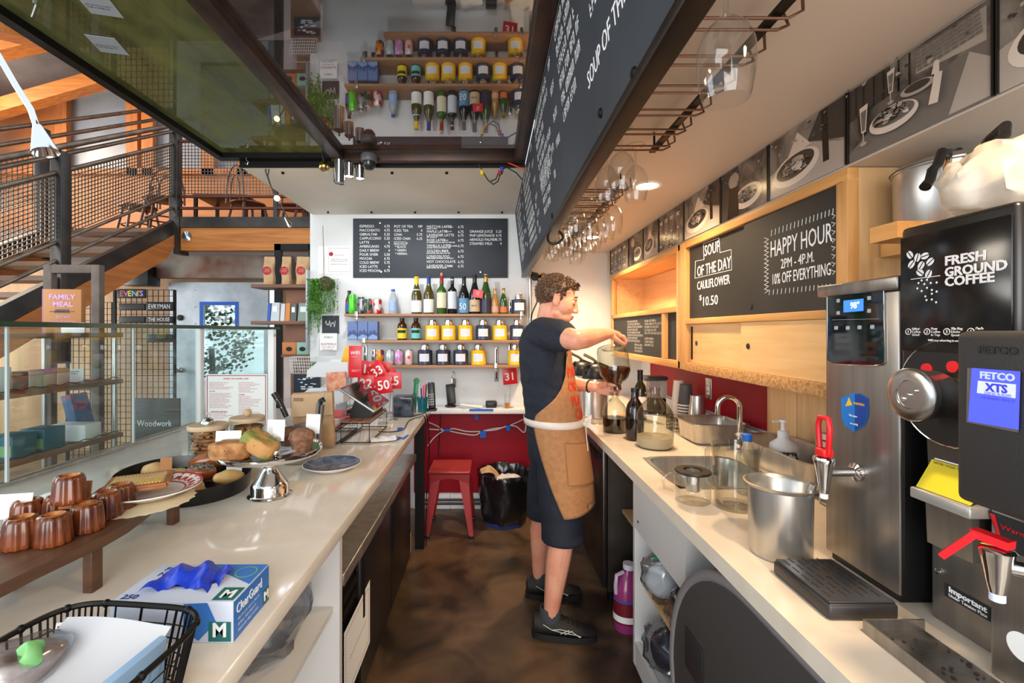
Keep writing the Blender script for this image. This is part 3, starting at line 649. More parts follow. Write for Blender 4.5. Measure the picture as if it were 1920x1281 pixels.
# ---------------------------------------------------------------- black and white photographs on the bulkhead
GREY = [mat('photo_grey_%s' % n, (v, int(v*0.95), int(v*0.9)), 0.22) for n, v in (('black', 22), ('dark', 62), ('mid', 118), ('light', 178), ('pale', 226))]
M_photo = mat('photo_print', (42, 38, 36), 0.2, col2=(150, 142, 134), scale=9, lo=0.38, hi=0.72, detail=7, dist=0.8)
M_photo2 = mat('photo_print_pale', (84, 78, 73), 0.2, col2=(186, 178, 168), scale=7, lo=0.35, hi=0.7, detail=7, dist=0.8)
XP = 0.9665; PZ0, PZ1 = 1.907, 2.10
def photo(y0, y1, label, kind):
    """print mounted on the bulkhead; y0 far end, y1 near end"""
    t = thing('photograph', label, 'photograph', (XP, y0, PZ0), 0, 'black and white photographs on the bulkhead')
    w = y0-y1; h = PZ1-PZ0
    MB().box(0, 0.003, -w, 0, 0, h).build('print', M_photo if kind != 1 else M_photo2, t)
    m_ = MB(); e = [0.0]
    def sh(pts, g):
        e[0] += 0.00012; m_.m(g).poly([(-0.0002-e[0], -a*w, b*h) for (a, b) in pts])
    def ell(cx, cy, rx, ry, g, rot=0, n=28):
        sh([(cx+rx*math.cos(2*PI*i/n)*math.cos(rot)-ry*math.sin(2*PI*i/n)*math.sin(rot), cy+rx*math.cos(2*PI*i/n)*math.sin(rot)+ry*math.sin(2*PI*i/n)*math.cos(rot)) for i in range(n)], g)
    if kind == 0:      # table with bowl and two flutes, napkin roll
        sh([(0, 0), (1, 0), (1, 0.62), (0.86, 0.60), (0.3, 0.42), (0, 0.12)], 2); sh([(0.55, 0.95), (0.97, 0.95), (0.97, 0.60), (0.55, 0.68)], 3)
        sh([(0, 0.55), (0.36, 0.62), (0.36, 0.98), (0, 0.98)], 1); sh([(0.76, 0.02), (1, 0.02), (1, 0.4), (0.88, 0.58)], 3)
        for x in (0.06, 0.13, 0.22, 0.30, 0.42, 0.5): sh([(x, 0.6), (x+0.012, 0.6), (x+0.012, 0.98), (x, 0.98)], 0)
        for r in range(6):
            for c in range(9): sh([(0.56+c*0.045, 0.70+r*0.042), (0.595+c*0.045, 0.70+r*0.042), (0.595+c*0.045, 0.73+r*0.042), (0.56+c*0.045, 0.73+r*0.042)], 2)
        ell(0.40, 0.30, 0.19, 0.155, 4, -0.1); ell(0.40, 0.335, 0.165, 0.11, 2, -0.1); ell(0.38, 0.36, 0.10, 0.07, 4, 0.2); ell(0.45, 0.36, 0.06, 0.05, 1, 0.4)
        ell(0.58, 0.50, 0.12, 0.07, 3, -0.2); ell(0.58, 0.515, 0.09, 0.05, 1, -0.2)
        for (x, y, s_) in ((0.155, 0.22, 1.0), (0.385, 0.55, 0.8)):
            sh([(x-0.03*s_, y+0.42*s_), (x+0.045*s_, y+0.44*s_), (x+0.028*s_, y+0.08*s_), (x-0.012*s_, y+0.08*s_)], 4); sh([(x-0.018*s_, y+0.36*s_), (x+0.034*s_, y+0.37*s_), (x+0.020*s_, y+0.1*s_), (x-0.006*s_, y+0.1*s_)], 2)
            sh([(x, y+0.08*s_), (x+0.012*s_, y+0.08*s_), (x+0.012*s_, y-0.06*s_), (x, y-0.06*s_)], 3); ell(x+0.006, y-0.07*s_, 0.03*s_, 0.025*s_, 3)
        sh([(0.66, 0.22), (0.72, 0.20), (0.75, 0.52), (0.70, 0.54)], 4); sh([(0.68, 0.54), (0.73, 0.52), (0.73, 0.66), (0.70, 0.68)], 4)
    elif kind == 1:    # salad bowl on a cafe table
        sh([(0, 0), (1, 0), (1, 0.35), (0.6, 0.62), (0, 0.42)], 3); sh([(0.55, 0.65), (1, 0.4), (1, 1), (0.7, 1)], 1); sh([(0.75, 0.2), (0.82, 0.2), (0.8, 1), (0.72, 1)], 0)
        sh([(0.28, 0.55), (0.42, 0.9), (0.6, 0.6)], 4); ell(0.38, 0.34, 0.33, 0.25, 4, 0.25); ell(0.38, 0.38, 0.27, 0.18, 1, 0.25); ell(0.36, 0.40, 0.16, 0.10, 3, 0.5); ell(0.42, 0.36, 0.07, 0.07, 4, 0.5)
    elif kind == 2:    # plate and a figure
        sh([(0, 0), (0.5, 0), (0.4, 1), (0, 1)], 1); ell(0.6, 0.3, 0.3, 0.22, 4, 0.1); ell(0.6, 0.33, 0.22, 0.14, 2, 0.1); ell(0.3, 0.75, 0.12, 0.16, 3); sh([(0.15, 0.0), (0.42, 0.0), (0.4, 0.6), (0.2, 0.62)], 0)
    else:              # glasses by a window
        for x in (0.1, 0.32, 0.55, 0.8):
            sh([(x-0.06, 0.85), (x+0.06, 0.85), (x+0.035, 0.42), (x-0.035, 0.42)], 4); sh([(x-0.045, 0.75), (x+0.045, 0.75), (x+0.03, 0.46), (x-0.03, 0.46)], 2); sh([(x-0.012, 0.42), (x+0.012, 0.42), (x+0.012, 0.15), (x-0.012, 0.15)], 3); ell(x, 0.13, 0.06, 0.035, 3)
    rnd = random.Random(int(y0*100)); bx, by, br_ = {0: (0.40, 0.34, 0.14), 1: (0.38, 0.38, 0.2), 2: (0.6, 0.33, 0.17), 3: (0.5, 0.2, 0.3)}[kind]
    for i in range(46):
        a, k_ = rnd.uniform(0, 6.28), rnd.uniform(0, 1)**0.5; ell(bx+br_*k_*math.cos(a), by+br_*0.66*k_*math.sin(a), rnd.uniform(0.008, 0.035), rnd.uniform(0.006, 0.02), rnd.choice((1, 2, 3, 4, 0)), rnd.uniform(0, 3), 9)
    for i in range(16):
        x_, y_ = rnd.uniform(0.02, 0.9), rnd.uniform(0.62, 0.95); sh([(x_, y_), (x_+rnd.uniform(0.01, 0.05), y_), (x_+rnd.uniform(0.01, 0.05), y_+rnd.uniform(0.01, 0.05)), (x_, y_+rnd.uniform(0.01, 0.05))], rnd.choice((1, 2, 2, 3)))
    m_.build('picture', GREY, t, fix=False)
    b = MB()
    b.box(-0.004, 0.003, -w-0.004, -w, 0, h).box(-0.004, 0.003, 0, 0.004, 0, h); b.build('black_border', M_black, t)
edges = [3.64, 3.16, 2.86, 2.60, 2.26, 1.90, 1.575, 1.228, 0.868, 0.60]
labs = [('photograph of glasses at the far end of the bulkhead', 3), ('photograph of plates next to the far corner photograph', 2), ('narrow photograph of a dish above the niche with the cake stand', 1), ('photograph of glasses above the soup board post', 3),
        ('photograph of a bowl above the soup of the day board', 1), ('photograph of a person and plate above the gap between the chalkboards', 2), ('photograph of a salad bowl above the happy hour board', 1), ('wide photograph of a table set with bowl, flutes and napkin', 0), ('photograph above the coffee grinder, cut by the picture edge', 1)]
for (a, b), (lb_, k) in zip(zip(edges, edges[1:]), labs): photo(a-0.006, b+0.006, lb_, k)
# ================================================================= BACK WALL: MENU, SHELVES, BOTTLES, TINS
YS = 3.62; SCL = YS/FPX
def sx(px): return (px-PX0)*SCL
M_swood = wood('shelf_wood', (176, 132, 98), (150, 108, 78), 'x', 0.5)
mbk = thing('menu_board', 'wide slate menu board of coffee drinks on the back wall', 'menu board', (0, 3.735, 0))
MB().box(-1.122, 0.149, 0, 0.0145, 1.898, 2.385, 0.002).build('board', M_slate, mbk)
k = 3.735/FPX
def mf(cx, cy): px, py = 650+cx/6.194, 400+cy/6.194; return frame(((px-PX0)*k, -0.0005, CAM_Z-(py-PY0)*k), XR, ZU)
pit = 46.9/6.194*k
def col(rows, cx, cy, size, pitch, al='LEFT', xs=0.93): return text('\n'.join(rows), size, mf(cx, cy), M_chalk, mbk, 'lettering', al, lsp=pitch/size, xs=xs)
col(['ESPRESSO', 'MACCHIATO', 'GIBRALTAR', 'CAPPUCCINO', 'LATTE', 'AMERICANO', 'DAILY BREW', 'POUR OVER', 'MOCHA', 'COLD BREW', 'ICED LATTE', 'ICED MOCHA'], 150, 165, 0.030, pit)
col(['4.75', '4.75', '5.25', '5.25', '6', '4.75', '4', '5.50', '6.75', '5.75', '6', '6.75'], 503, 165, 0.030, pit, 'RIGHT')
col(['POT OF TEA', 'ICED TEA', 'CHAI', 'ICED CHAI'], 550, 168, 0.030, pit); col(['MP', '4', '5.75', '6.25'], 880, 168, 0.030, pit, 'RIGHT')
col(['SELECTION OF'], 556, 358, 0.018, pit); col(['* BLACK', '* GREEN', '* HERBAL'], 562, 402, 0.026, 40/6.194*k)
for (t_, y) in (('MATCHA LATTE', 170), ('MAPLE LATTE', 226), ('LAVENDER LATTE', 268), ('ROSE LATTE', 326), ('VANILLA LATTE', 390), ('GOLDEN POT', 452), ('LONDON FOG', 515), ('HOT CHOCOLATE', 576), ('LAVENDER CHAI', 626)):
    col([t_], 930, y, 0.030, pit); col(['6.75'], 1360, y+3, 0.030, pit, 'RIGHT')
fine = MB(); rows = []
for (x, y, w) in ((930, 186, 115), (1150, 166, 80), (1140, 218, 75), (930, 284, 115), (1105, 322, 70), (930, 345, 325), (1155, 386, 125), (930, 407, 280), (1110, 447, 70), (930, 470, 270), (930, 530, 310), (1165, 620, 75), (930, 640, 225)):
    rows.append((x/6.194*k, -y/6.194*k, w/6.194*k))
scribble(rows, frame(((650-PX0)*k, -0.0006, CAM_Z-(400-PY0)*k), XR, ZU), 1, 0.009, M_chalk, mbk, 'lettering', 5, thick=0.2)
col(['ORANGE JUICE', 'PNP LEMONADE', 'ARNOLD PALMER', 'STEAMED MILK'], 1428, 226, 0.030, pit); col(['5.25', '4.75', '5.75', '4'], 1800, 226, 0.030, pit, 'RIGHT')
m_ = MB()
for (a, b) in (((552, 330), (692, 330)), ((692, 330), (692, 366)), ((692, 366), (552, 366)), ((552, 366), (552, 330))):
    pa = mf(*a).translation; pb = mf(*b).translation; m_.tube([pa, pb], 0.0012, 4)
m_.build('chalk_line', M_chalk, mbk)
for c in ((388, 112), (400, 680), (1555, 682)):
    m_ = MB(); m_.lathe([(0, 0), (0.011, 0), (0.008, 0.006), (0, 0.008)], mf(*c).translation, 12, R=Matrix.Rotation(PI/2, 3, 'X')); m_.build('screw', M_chrome, mbk)
# ---- shelves
def zrow(py, Y=3.53): return CAM_Z-(py-PY0)*Y/FPX
SZ = [zrow(588.5), zrow(638), zrow(685.5)]
SHN = ['top wall shelf under the slate menu with wine bottles on it', 'middle wall shelf with yellow tins and amber bottles on it', 'lowest wall shelf with soda cans and navy tins on it']
for i, (p0, p1) in enumerate(((645, 982), (675, 992), (718, 992))):
    t = thing('wall_shelf', SHN[i], 'shelf', (0, 0, 0), 0, 'wall shelves behind the bar')
    MB().box((p0-PX0)*3.53/FPX, (p1-PX0)*3.53/FPX, 3.53, 3.748, SZ[i]-0.020, SZ[i], 0.002).build('board', M_swood, t)
    for px in ((668, 978) if i == 0 else ((682, 978) if i == 1 else (930, 978))):
        m_ = MB(); x = (px-PX0)*3.53/FPX
        m_.box(x-0.012, x+0.012, 3.524, 3.529, SZ[i]-0.05, SZ[i]+0.02, 0.001).box(x-0.012, x+0.012, 3.524, 3.74, SZ[i]-0.027, SZ[i]-0.0205); m_.build('bracket', M_steel, t)
for (px, y0, y1) in ((699, 654, 680), (684, 646, 682), (931, 650, 716), (957, 562, 590), (957, 640, 685)):
    t = thing('bracket_strip', {699: 'slotted steel strip right of the can-shelf end', 684: 'slotted steel strip beside the black loop under the blue boxes', 931: 'long slotted steel strip between yellow tin and number 31', 957: 'slotted steel strip at the right end of the shelves'}[px], 'bracket', ((px-PX0)*k, 3.742, 0), 0, 'slotted steel strips')
    za, zb = CAM_Z-(y1-PY0)*k, CAM_Z-(y0-PY0)*k
    MB().box(-0.016, 0.016, 0, 0.0075, za, zb, 0.002).build('strip', M_steel, t)
    m_ = MB(); m_.box(-0.005, 0.005, -0.001, 0.0, za+0.02, (za+zb)/2-0.008); m_.box(-0.005, 0.005, -0.001, 0.0, (za+zb)/2+0.008, zb-0.02); m_.build('slot', M_ink, t)
# ---- bottles
def bottle_mat(n, c, r=0.06): return mat('bottle_'+n, c, r, spec=0.6, coat=0.3)
GB = {'olive': bottle_mat('olive', (74, 66, 16)), 'green': bottle_mat('green', (52, 92, 20)), 'black': bottle_mat('black', (14, 14, 16)), 'brown': bottle_mat('brown', (70, 34, 10)), 'gold': bottle_mat('gold', (176, 128, 72)), 'lime': bottle_mat('lime', (44, 78, 22))}
def colm(c, r=0.5, me=0.0): return mat('colour_%d_%d_%d_%d' % (*c, int(r*10+me*100)), c, r, me)
def curved(par, r, z0, z1, m, a0=-PI*0.98, a1=-0.02*PI, name='label'):
    mb_ = MB(); mb_.grid(lambda u, v: (r*math.cos(a0+(a1-a0)*u), r*math.sin(a0+(a1-a0)*u), z0+(z1-z0)*v), 20, 1); return mb_.build(name, m, par)
def wine(px, h, rad, style, gm, cap, lab, labz, label, group='wine bottles on the top shelf', name='wine_bottle'):
    t = thing(name, label, 'bottle', (sx(px), YS, SZ[0]+0.0005), 0, group)
    if style == 'bdx': prof = [(0, 0.004), (rad*0.9, 0), (rad, 0.006), (rad, h*0.60), (rad*0.97, h*0.64), (rad*0.6, h*0.70), (rad*0.40, h*0.74), (rad*0.36, h*0.98), (rad*0.42, h*0.985), (rad*0.42, h), (0, h)]
    elif style == 'burg': prof = [(0, 0.004), (rad*0.9, 0), (rad, 0.006), (rad, h*0.48), (rad*0.93, h*0.56), (rad*0.62, h*0.68), (rad*0.40, h*0.79), (rad*0.35, h*0.98), (rad*0.41, h*0.985), (rad*0.41, h), (0, h)]
    else: prof = [(0, 0.004), (rad*0.9, 0), (rad, 0.006), (rad, h*0.46), (rad*0.92, h*0.55), (rad*0.6, h*0.69), (rad*0.40, h*0.80), (rad*0.34, h*0.93), (rad*0.42, h*0.94), (rad*0.40, h), (0, h)]
    MB().lathe(prof, seg=24).build('body', GB[gm], t)
    if cap:
        cz = h*(0.80 if style != 'champ' else 0.72); r0 = rad*0.41 if style != 'champ' else rad*0.50
        MB().lathe([(r0, cz), (rad*0.40, cz+0.01), (rad*0.385, h*0.97), (rad*0.44, h*0.98), (rad*0.44, h+0.001), (0, h+0.0015)], seg=20).build('capsule', cap, t)
    for (c, z0, z1) in lab: curved(t, rad*1.012, h*z0, h*z1, c)
    return t
WL = colm((236, 234, 228), 0.6)
t = wine(781, 0.297, 0.041, 'burg', 'olive', colm((240, 200, 20), 0.4), [(WL, 0.05, 0.36)], 0, 'olive wine bottle with a yellow capsule'); curved(t, 0.030, 0.297*0.60, 0.297*0.66, WL)
wine(804, 0.300, 0.041, 'burg', 'olive', colm((36, 62, 132), 0.4), [(WL, 0.04, 0.39)], 0, 'olive wine bottle with a blue capsule')
t = wine(828, 0.303, 0.038, 'bdx', 'green', colm((150, 24, 32), 0.4), [(colm((224, 216, 184), 0.6), 0.16, 0.56)], 0, 'bright green wine bottle with a red capsule and a cork on top')
MB().cyl((0, 0, 0.305), (0, 0, 0.328), 0.010, seg=12).build('cork', colm((196, 150, 106), 0.8), t)
t = wine(848, 0.297, 0.037, 'bdx', 'black', colm((34, 36, 46), 0.35), [(colm((206, 212, 222), 0.6), 0.14, 0.60)], 0, 'black straight-sided wine bottle with a pale grey label'); curved(t, 0.0165, 0.297*0.90, 0.297*0.94, colm((150, 190, 220), 0.5))
t = wine(870, 0.297, 0.041, 'burg', 'black', colm((22, 24, 30), 0.35), [(colm((92, 146, 184), 0.6), 0.03, 0.42)], 0, 'black wine bottle with a blue brush-painted label')
text('50', 0.072, frame((-0.036, -0.0425, 0.035), XR, ZU), M_chalk, t, 'lettering', xs=0.8)
t = wine(890, 0.312, 0.043, 'champ', 'black', colm((30, 24, 18), 0.35), [(colm((198, 172, 140), 0.6), 0.06, 0.36)], 0, 'dark sparkling wine bottle with a tan label behind the red card')
text('BRICK', 0.016, frame((-0.024, -0.0442, 0.06), XR, ZU), M_ink, t, 'lettering')
t = wine(911, 0.316, 0.043, 'champ', 'lime', colm((196, 150, 84), 0.35, 0.6), [(colm((44, 38, 66), 0.4), 0.04, 0.40)], 0, 'tall green sparkling wine bottle in gold foil')
wine(928, 0.205, 0.029, 'champ', 'gold', colm((206, 170, 110), 0.35, 0.5), [(colm((206, 160, 140), 0.5), 0.08, 0.30)], 0, 'small rose-gold sparkling wine bottle')
wine(944, 0.208, 0.029, 'champ', 'lime', colm((214, 172, 96), 0.35, 0.6), [(colm((200, 110, 60), 0.5), 0.06, 0.28)], 0, 'small green sparkling wine bottle with a gold top')
cd = thing('card', 'small red card clipped in front of the sparkling wine bottles', 'card', at(896, 551, 3.555))
MB().boxm(Matrix.Rotation(0.12, 4, 'Y'), 0.078, 0.0012, 0.062).build('paper', M_redp, cd)
text('TRY\nME', 0.016, frame((0, -0.0011, 0.006), XR, ZU), M_chalk, cd, 'lettering', 'CENTER')
# cans
def can(px, sh, r, h, c, c2, label, group, top=True, y=YS):
    t = thing('drink_can', label, 'can', (sx(px), y, SZ[sh]+0.0005), 0, group)
    MB().lathe([(0, 0.003), (r*0.75, 0.0), (r*0.82, 0.003), (r, 0.012), (r, h-0.012), (r*0.86, h-0.004)], seg=24).build('body', mat('can_%d_%d_%d_%d' % (*c, c2[0]), c, 0.3, 0.3, col2=c2, scale=26, lo=0.48, hi=0.54, detail=1), t)
    MB().lathe([(r*0.86, h-0.004), (r*0.84, h), (r*0.76, h-0.001), (r*0.72, h-0.005), (0, h-0.005)], seg=24).build('lid', M_steel, t)
    return t
G1 = 'cans on the top shelf'; G2 = 'soda cans on the lowest shelf'
can(661, 0, 0.031, 0.157, (90, 214, 60), (70, 190, 48), 'tall lime green drink can on the top shelf', G1)
can(675, 0, 0.031, 0.140, (160, 168, 172), (70, 66, 66), 'tall silver drink can between the two green cans', G1, y=3.66)
can(690, 0, 0.033, 0.122, (38, 84, 72), (196, 110, 90), 'dark green drink can right of the silver can', G1)
can(708, 0, 0.033, 0.122, (226, 206, 200), (200, 40, 46), 'white and red drink can at the right end of the top-shelf cans', G1)
can(712, 2, 0.033, 0.118, (230, 150, 20), (120, 50, 130), 'orange and purple soda can', G2)
can(731, 2, 0.033, 0.118, (186, 206, 210), (226, 226, 220), 'pale blue soda can on the lowest shelf', G2)
can(748, 2, 0.033, 0.118, (214, 150, 206), (230, 200, 224), 'lilac soda can on the lowest shelf', G2)
t = can(767, 2, 0.033, 0.118, (236, 206, 204), (240, 220, 214), 'pale pink soda can with a red fruit mark', G2)
m_ = MB(); m_.ball((0, 0, 0), (0.012, 0.002, 0.014), 12, 8); m_.build('fruit_mark', colm((222, 70, 50), 0.5), t).location = (0.004, -0.0325, 0.06)
bb = thing('beer_bottle', 'brown beer bottle behind the lime green can', 'bottle', (sx(652), 3.66, SZ[0]+0.0005))
MB().lathe([(0, 0.003), (0.028, 0), (0.030, 0.006), (0.030, 0.11), (0.022, 0.135), (0.013, 0.16), (0.0125, 0.185), (0, 0.185)], seg=20).build('body', GB['brown'], bb)
MB().lathe([(0.0145, 0.178), (0.0145, 0.190), (0, 0.191)], seg=20).build('cap', M_black, bb); curved(bb, 0.0305, 0.02, 0.085, colm((40, 80, 150), 0.5))
wbm = thing('water_bottle', 'clear water bottle with a blue cap on the top shelf', 'bottle', (sx(737), YS, SZ[0]+0.0005))
MB().lathe([(0, 0.003), (0.031, 0), (0.033, 0.006), (0.033, 0.115), (0.026, 0.145), (0.015, 0.168), (0.0135, 0.185), (0, 0.185)], seg=24).build('body', mat('water_glass', (214, 224, 232), 0.06, trans=0.6, spec=0.6), wbm)
MB().lathe([(0.0155, 0.180), (0.0155, 0.198), (0, 0.199)], seg=20).build('cap', colm((40, 84, 160), 0.4), wbm); curved(wbm, 0.0334, 0.03, 0.10, colm((150, 180, 220), 0.5))
# tins
M_tinN = mat('tin_navy', (52, 60, 78), 0.35, 0.2); M_tinY = mat('tin_yellow', (238, 190, 20), 0.35)
def tin(px, sh, m, label, h=0.113, r=0.058, y=YS):
    t = thing('tea_tin', label, 'tin', (sx(px), y, SZ[sh]+0.0005), 0, 'tea tins on the shelves')
    MB().lathe([(0, 0.002), (r-0.002, 0), (r, 0.003), (r*1.01, 0.006), (r, 0.009), (r, h-0.006), (r*1.01, h-0.003), (r*0.98, h), (r*0.6, h+0.006), (0, h+0.006)], seg=32).build('body', m, t)
    MB().lathe([(r*0.58, h+0.0065), (r*0.58, h+0.012), (r*0.52, h+0.014), (r*0.52, h+0.040), (r*0.50, h+0.046), (r*0.2, h+0.048), (0, h+0.048)], seg=24).build('lid', M_chrome, t)
    l = curved(t, r*1.008, 0.028, 0.088, mat('tin_label', (222, 224, 232), 0.6), -PI*0.72, -PI*0.28)
    q = MB()
    for i in range(4): q.grid(lambda u, v: (r*1.012*math.cos(-PI*0.66+PI*0.28*u), r*1.012*math.sin(-PI*0.66+PI*0.28*u), 0.040+i*0.011+0.0012*v), 8, 1)
    q.build('print', mat('grey_print', (150, 152, 160), 0.7), l)
    return t
for (px, c, lb_) in ((811, M_tinY, 'yellow tea tin, first of three from the amber bottles'), (841, M_tinY, 'yellow tea tin, middle of the three on the middle shelf'), (873, M_tinY, 'yellow tea tin next to the navy tin on the middle shelf'), (906, M_tinN, 'navy tea tin between two yellow tins on the middle shelf'), (937, M_tinY, 'yellow tea tin right of the navy tin on the middle shelf'), (970, M_tinN, 'navy tea tin at the right end of the middle shelf')): tin(px, 1, c, lb_)
for (px, c, lb_) in ((797, M_tinN, 'navy tea tin next to the pink can on the lowest shelf'), (831, M_tinN, 'navy tea tin, middle of three on the lowest shelf'), (864, M_tinN, 'navy tea tin beside the yellow tin on the lowest shelf'), (897, M_tinY, 'yellow tea tin right of three navy tins on the lowest shelf'), (966, M_tinY, 'yellow tea tin at the right end of the lowest shelf')): tin(px, 2, c, lb_)
tin(973, 0, M_tinN, 'navy tea tin at the right end of the top shelf')
# amber syrup bottles
for (px, c, lb_) in ((754, (226, 206, 40), 'amber bottle with a yellow label'), (780, (110, 196, 190), 'amber bottle with a turquoise label')):
    t = thing('syrup_bottle', lb_+' on the middle shelf', 'bottle', (sx(px), YS, SZ[1]+0.0005), 0, 'amber bottles on the middle shelf')
    MB().lathe([(0, 0.003), (0.036, 0), (0.038, 0.006), (0.038, 0.105), (0.032, 0.125), (0.017, 0.142), (0.0155, 0.156), (0, 0.156)], seg=24).build('body', GB['brown'], t)
    MB().lathe([(0.018, 0.150), (0.018, 0.174), (0, 0.175)], seg=20).build('cap', M_black, t)
    l = curved(t, 0.0386, 0.012, 0.092, colm(c, 0.6)); l2 = curved(t, 0.0388, 0.055, 0.078, colm((30, 30, 30), 0.6), -PI*0.8, -PI*0.2, 'print')
# blue packets
for i, px in enumerate((662.5, 681.5, 700.5)):
    t = thing('tea_packet', ['blue mountain-print packet at the left end of the middle shelf', 'blue mountain-print packet, middle of the three', 'blue mountain-print packet nearest the amber bottles'][i], 'packet', ((px-PX0)*3.58/FPX, 3.58, SZ[1]+0.0005), 0, 'blue packets on the middle shelf')
    MB().box(-0.038, 0.038, -0.028, 0.028, 0, 0.146, 0.002).build('box', colm((98, 118, 164), 0.6), t)
    q = MB(); q.poly([(-0.037, -0.0285, 0.005), (0.037, -0.0285, 0.005), (0.037, -0.0285, 0.05), (0.012, -0.0285, 0.085), (-0.004, -0.0285, 0.062), (-0.018, -0.0285, 0.078), (-0.037, -0.0285, 0.045)]); q.build('mountain_print', colm((60, 82, 130), 0.6), t)
    q = MB(); q.poly([(-0.037, -0.0288, 0.005), (0.037, -0.0288, 0.005), (0.037, -0.0288, 0.03), (0.0, -0.0288, 0.045), (-0.037, -0.0288, 0.022)]); q.build('snow_print', colm((132, 156, 196), 0.6), t)
# number 31 sign on its stand
def number_sign(num, loc, rz, label, tilt=0.0, w=0.115, h=0.125, size=0.085, wire=0.2):
    t = thing('table_number', label, 'table number', loc, rz, 'red table numbers')
    R = Matrix.Rotation(tilt, 4, 'Y')
    MB().boxm(R, w, 0.003, h, 0.001).build('plate', M_redp, t)
    text(num, size, R @ frame((0, -0.0022, -size*0.34), XR, ZU), M_chalk, t, 'lettering', 'CENTER', bold=0.0012)
    if wire: m_ = MB(); m_.tube([R @ Vector((0, 0.004, h*0.3)), R @ Vector((0, 0.005, -h/2)), (0.0, 0.005, -h/2-wire)], 0.0018, 6); m_.lathe([(0, -h/2-wire), (0.03, -h/2-wire), (0.03, -h/2-wire+0.004), (0, -h/2-wire+0.006)], seg=16); m_.build('wire_stand', M_steel, t)
    return t
p = at(956, 706, 3.62); number_sign('31', p, 0.1, 'red number 31 card on the back ledge', -0.1, wire=p.z-0.125/2-0.852)
# ---- things on the left stretch of the back wall
def sheet(px0, py0, px1, py1, Y, name, label, cat, m=M_paper, group=None, th=0.002):
    a = at(px0, py1, Y); b = at(px1, py0, Y)
    t = thing(name, label, cat, (a.x, Y, a.z), 0, group); MB().box(0, b.x-a.x, -th, 0, 0, b.z-a.z).build('sheet', m, t); return t, b.x-a.x, b.z-a.z
t, w, h = sheet(597, 462, 660, 514, 3.748, 'notice', 'white notice with a dotted red border left of the slate menu', 'notice')
q = MB()
for i in range(22):
    for z in (0.08, 0.92): q.poly([(w*(0.3+0.65*i/22), -0.0024, h*z), (w*(0.3+0.65*i/22)+0.005, -0.0024, h*z), (w*(0.3+0.65*i/22)+0.005, -0.0024, h*z+0.004), (w*(0.3+0.65*i/22), -0.0024, h*z+0.004)])
for i in range(14):
    for x in (0.3, 0.95): q.poly([(w*x, -0.0024, h*(0.08+0.84*i/14)), (w*x+0.004, -0.0024, h*(0.08+0.84*i/14)), (w*x+0.004, -0.0024, h*(0.08+0.84*i/14)+0.006), (w*x, -0.0024, h*(0.08+0.84*i/14)+0.006)])
q.m(0); q.build('dotted_border', M_redink, t)
q = MB(); q.lathe([(0, 0), (0.018, 0), (0, 0.0005)], (w*0.38, -0.0022, h*0.72), 16, R=Matrix.Rotation(PI/2, 3, 'X')); q.build('round_mark', M_redink, t)
scribble([(0, 0, w*0.26), (-w*0.12, -0.035, w*0.52), (-w*0.12, -0.05, w*0.5), (-w*0.12, -0.075, w*0.5)], frame((w*0.5, -0.0024, h*0.66), XR, ZU), w, 0.009, M_ink, t, 'lettering', 3)
t, w, h = sheet(604, 592, 636, 626, 3.746, 'chalkboard', 'small square chalkboard with chalk flourish behind the hanging plant', 'chalkboard', M_slate)
q = MB(); q.tube([(w*(0.2+0.6*i/30), -0.003, h*(0.55+0.2*math.sin(i*0.9)*math.cos(i*0.23))) for i in range(31)], 0.002, 5); q.build('chalk_drawing', M_chalk, t)
t, w, h = sheet(600, 625, 632, 657, 3.70, 'coffee_card', 'white coffee card reading GUATEMALA', 'card')
text('GUATEMALA', 0.026, frame((w*0.05, -0.0026, h*0.30), XR, ZU), M_redink, t, 'lettering', fit=w*0.9); text('PUEBLO', 0.018, frame((w*0.25, -0.0026, h*0.72), XR, ZU), M_ink, t, 'lettering', fit=w*0.5)
scribble([(0, 0, w*0.7), (0, -0.02, w*0.6)], frame((w*0.15, -0.0026, h*0.16), XR, ZU), w, 0.008, M_redink, t, 'lettering', 8)
tag(MB().box(-1.10, 0, 3.68, 3.72, 0, 0.001).build('x', M_paper), '', '') if False else None
